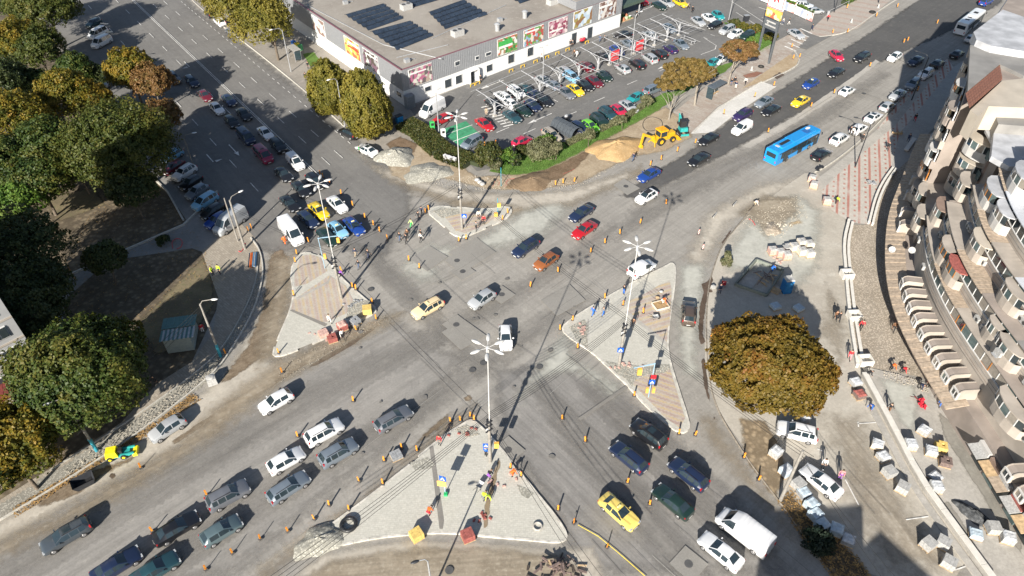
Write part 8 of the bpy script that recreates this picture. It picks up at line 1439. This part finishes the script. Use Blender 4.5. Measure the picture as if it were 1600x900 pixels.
# ---------------------------------------------------------------- tower block on the left, annex, block behind the camera
TB=G(92,608); d1=AZ(222); d2=AZ(312); tw=thing('tower_block','pale tower block with window rows at the left edge','building',TB); TH=33
def prismv(P_,z0,z1): return MB().prism([(p.x,p.y) for p in P_],z0,z1)
TPL_=mat('tower_plaster_shaded',(.34,.345,.35),.85,var=.12,scale=.4); obj('wall',prismv([O0,d1*18,d1*18+d2*11,d2*11],0,TH),TPL_,tw); obj('stair_tower',prismv([d2*4,d2*8,d2*8+d1*5,d2*4+d1*5],TH,TH+2.6),TPL_,tw)  # plaster greyed down: shade on the facade is put into its colour
n1=Vector((d1.y,-d1.x,0)); n1=n1 if n1.dot(Vector((1,-1,0)))>0 else -n1
for fl in range(11):
    for j in range(6):
        p=d1*(1.9+j*2.9)+n1*.03; w_=obj('window',MB().box((p.x,p.y,1.9+fl*2.95),(1.7,.14,1.5),math.atan2(d1.y,d1.x)),FRAME,tw); p=p+n1*.09
        for s in (-.42,.42): q=p+d1*s; obj('pane',MB().box((q.x,q.y,1.9+fl*2.95),(.74,.06,1.3),math.atan2(d1.y,d1.x)),[GA,GBm,WING][(fl+j)%3],w_)
    obj('floor_band',MB().box(tuple(d1*9+n1*.02+z_*(.35+fl*2.95)),(18,.1,.25),math.atan2(d1.y,d1.x)),PLB,tw)
RR=mat('red_roof',(.16,.035,.03),.6,var=.25)
for px,z1,l in ((((28,512),(78,487),(92,520),(40,545)),4.,'low annex with dark red roof beside the tower block'),(((-30,560),(18,570),(30,610),(-30,640)),5.,'low house with brick red roof at the left edge'),(((-30,645),(25,640),(38,655),(-30,690)),4.5,'low porch with ribbed red roof at the left edge')):
    P_=[G(*p,z1) for p in px]; c=sum(P_,Vector())/4; c.z=0; t=thing('low_house',l,'building',c); obj('wall',prismv([(p-c)*.93 for p in P_],0,z1-.3),PLB,t)
    for k in range(12): 
        a=P_[0].lerp(P_[1],k/12)-c;b=P_[0].lerp(P_[1],(k+.94)/12)-c;e=P_[3].lerp(P_[2],(k+.94)/12)-c;f=P_[3].lerp(P_[2],k/12)-c; zz=z_*(-.02*(k%2)); h_=z_*.1
        obj('roof_sheet',MB().add([a+zz,b+zz,e+zz-z_*.25,f+zz-z_*.25,a+zz-h_,b+zz-h_,e+zz-z_*.25-h_,f+zz-z_*.25-h_],[(0,1,2,3),(7,6,5,4),(0,4,5,1),(1,5,6,2),(2,6,7,3),(3,7,4,0)]),RR,t)
wg=[G(-40,90,3.5),G(0,118,3.5),G(28,165,3.5),G(45,158,3.5),G(55,170,3.5),G(-40,250,3.5)]; c=G(0,170); t=thing('garage_row','low pale flat-roofed garage among the trees at the left edge','building',c); obj('wall',prismv([p-c for p in wg],0,3.3),PLB,t); obj('roof',prismv([(p-c)*1.03 for p in wg],3.3,3.5),mat('garage_roof',(.36,.36,.37),.7),t)
t=thing('cloth_sheet','pale blue sheet hanging beside the annex','sheet',G(94,510,0)); obj('cloth',MB().add([(-.4,0,1.2),(.6,.2,1.2),(.8,.9,3.3),(-.3,.7,3.4),(.1,.1,1.25),(.25,.8,3.3)],[(0,4,5,3),(4,1,2,5)]),mat('cloth_pale',(.45,.55,.62),.7),t); obj('pole',MB().cyl((0,0,0),(0,.7,3.4),.05,.05,6),STEEL,t)
bb=thing('apartment_block','plain apartment block south of the junction that shades the building lot','building',(18,-14,0)); bo=Vector((18,-14,0)); bp=lambda P_:[Vector((x,y,0))-bo for x,y in P_]
obj('wall',prismv(bp([(9.3,-7.5),(12.5,-.2),(22.5,.5),(20.8,-4),(23.2,-2.5),(26.4,-7.4),(40,-28),(5,-28)]),0,20.8),PLB,bb); obj('roof',prismv([p*1.0 for p in bp([(9.5,-7.6),(12.6,-.4),(22.3,.3),(20.9,-4.2),(23.1,-2.7),(26.2,-7.5),(39.7,-27.8),(5.3,-27.8)])],20.8,21.),RG,bb)
# buildings beyond the left edge of the wood are hidden by the trees
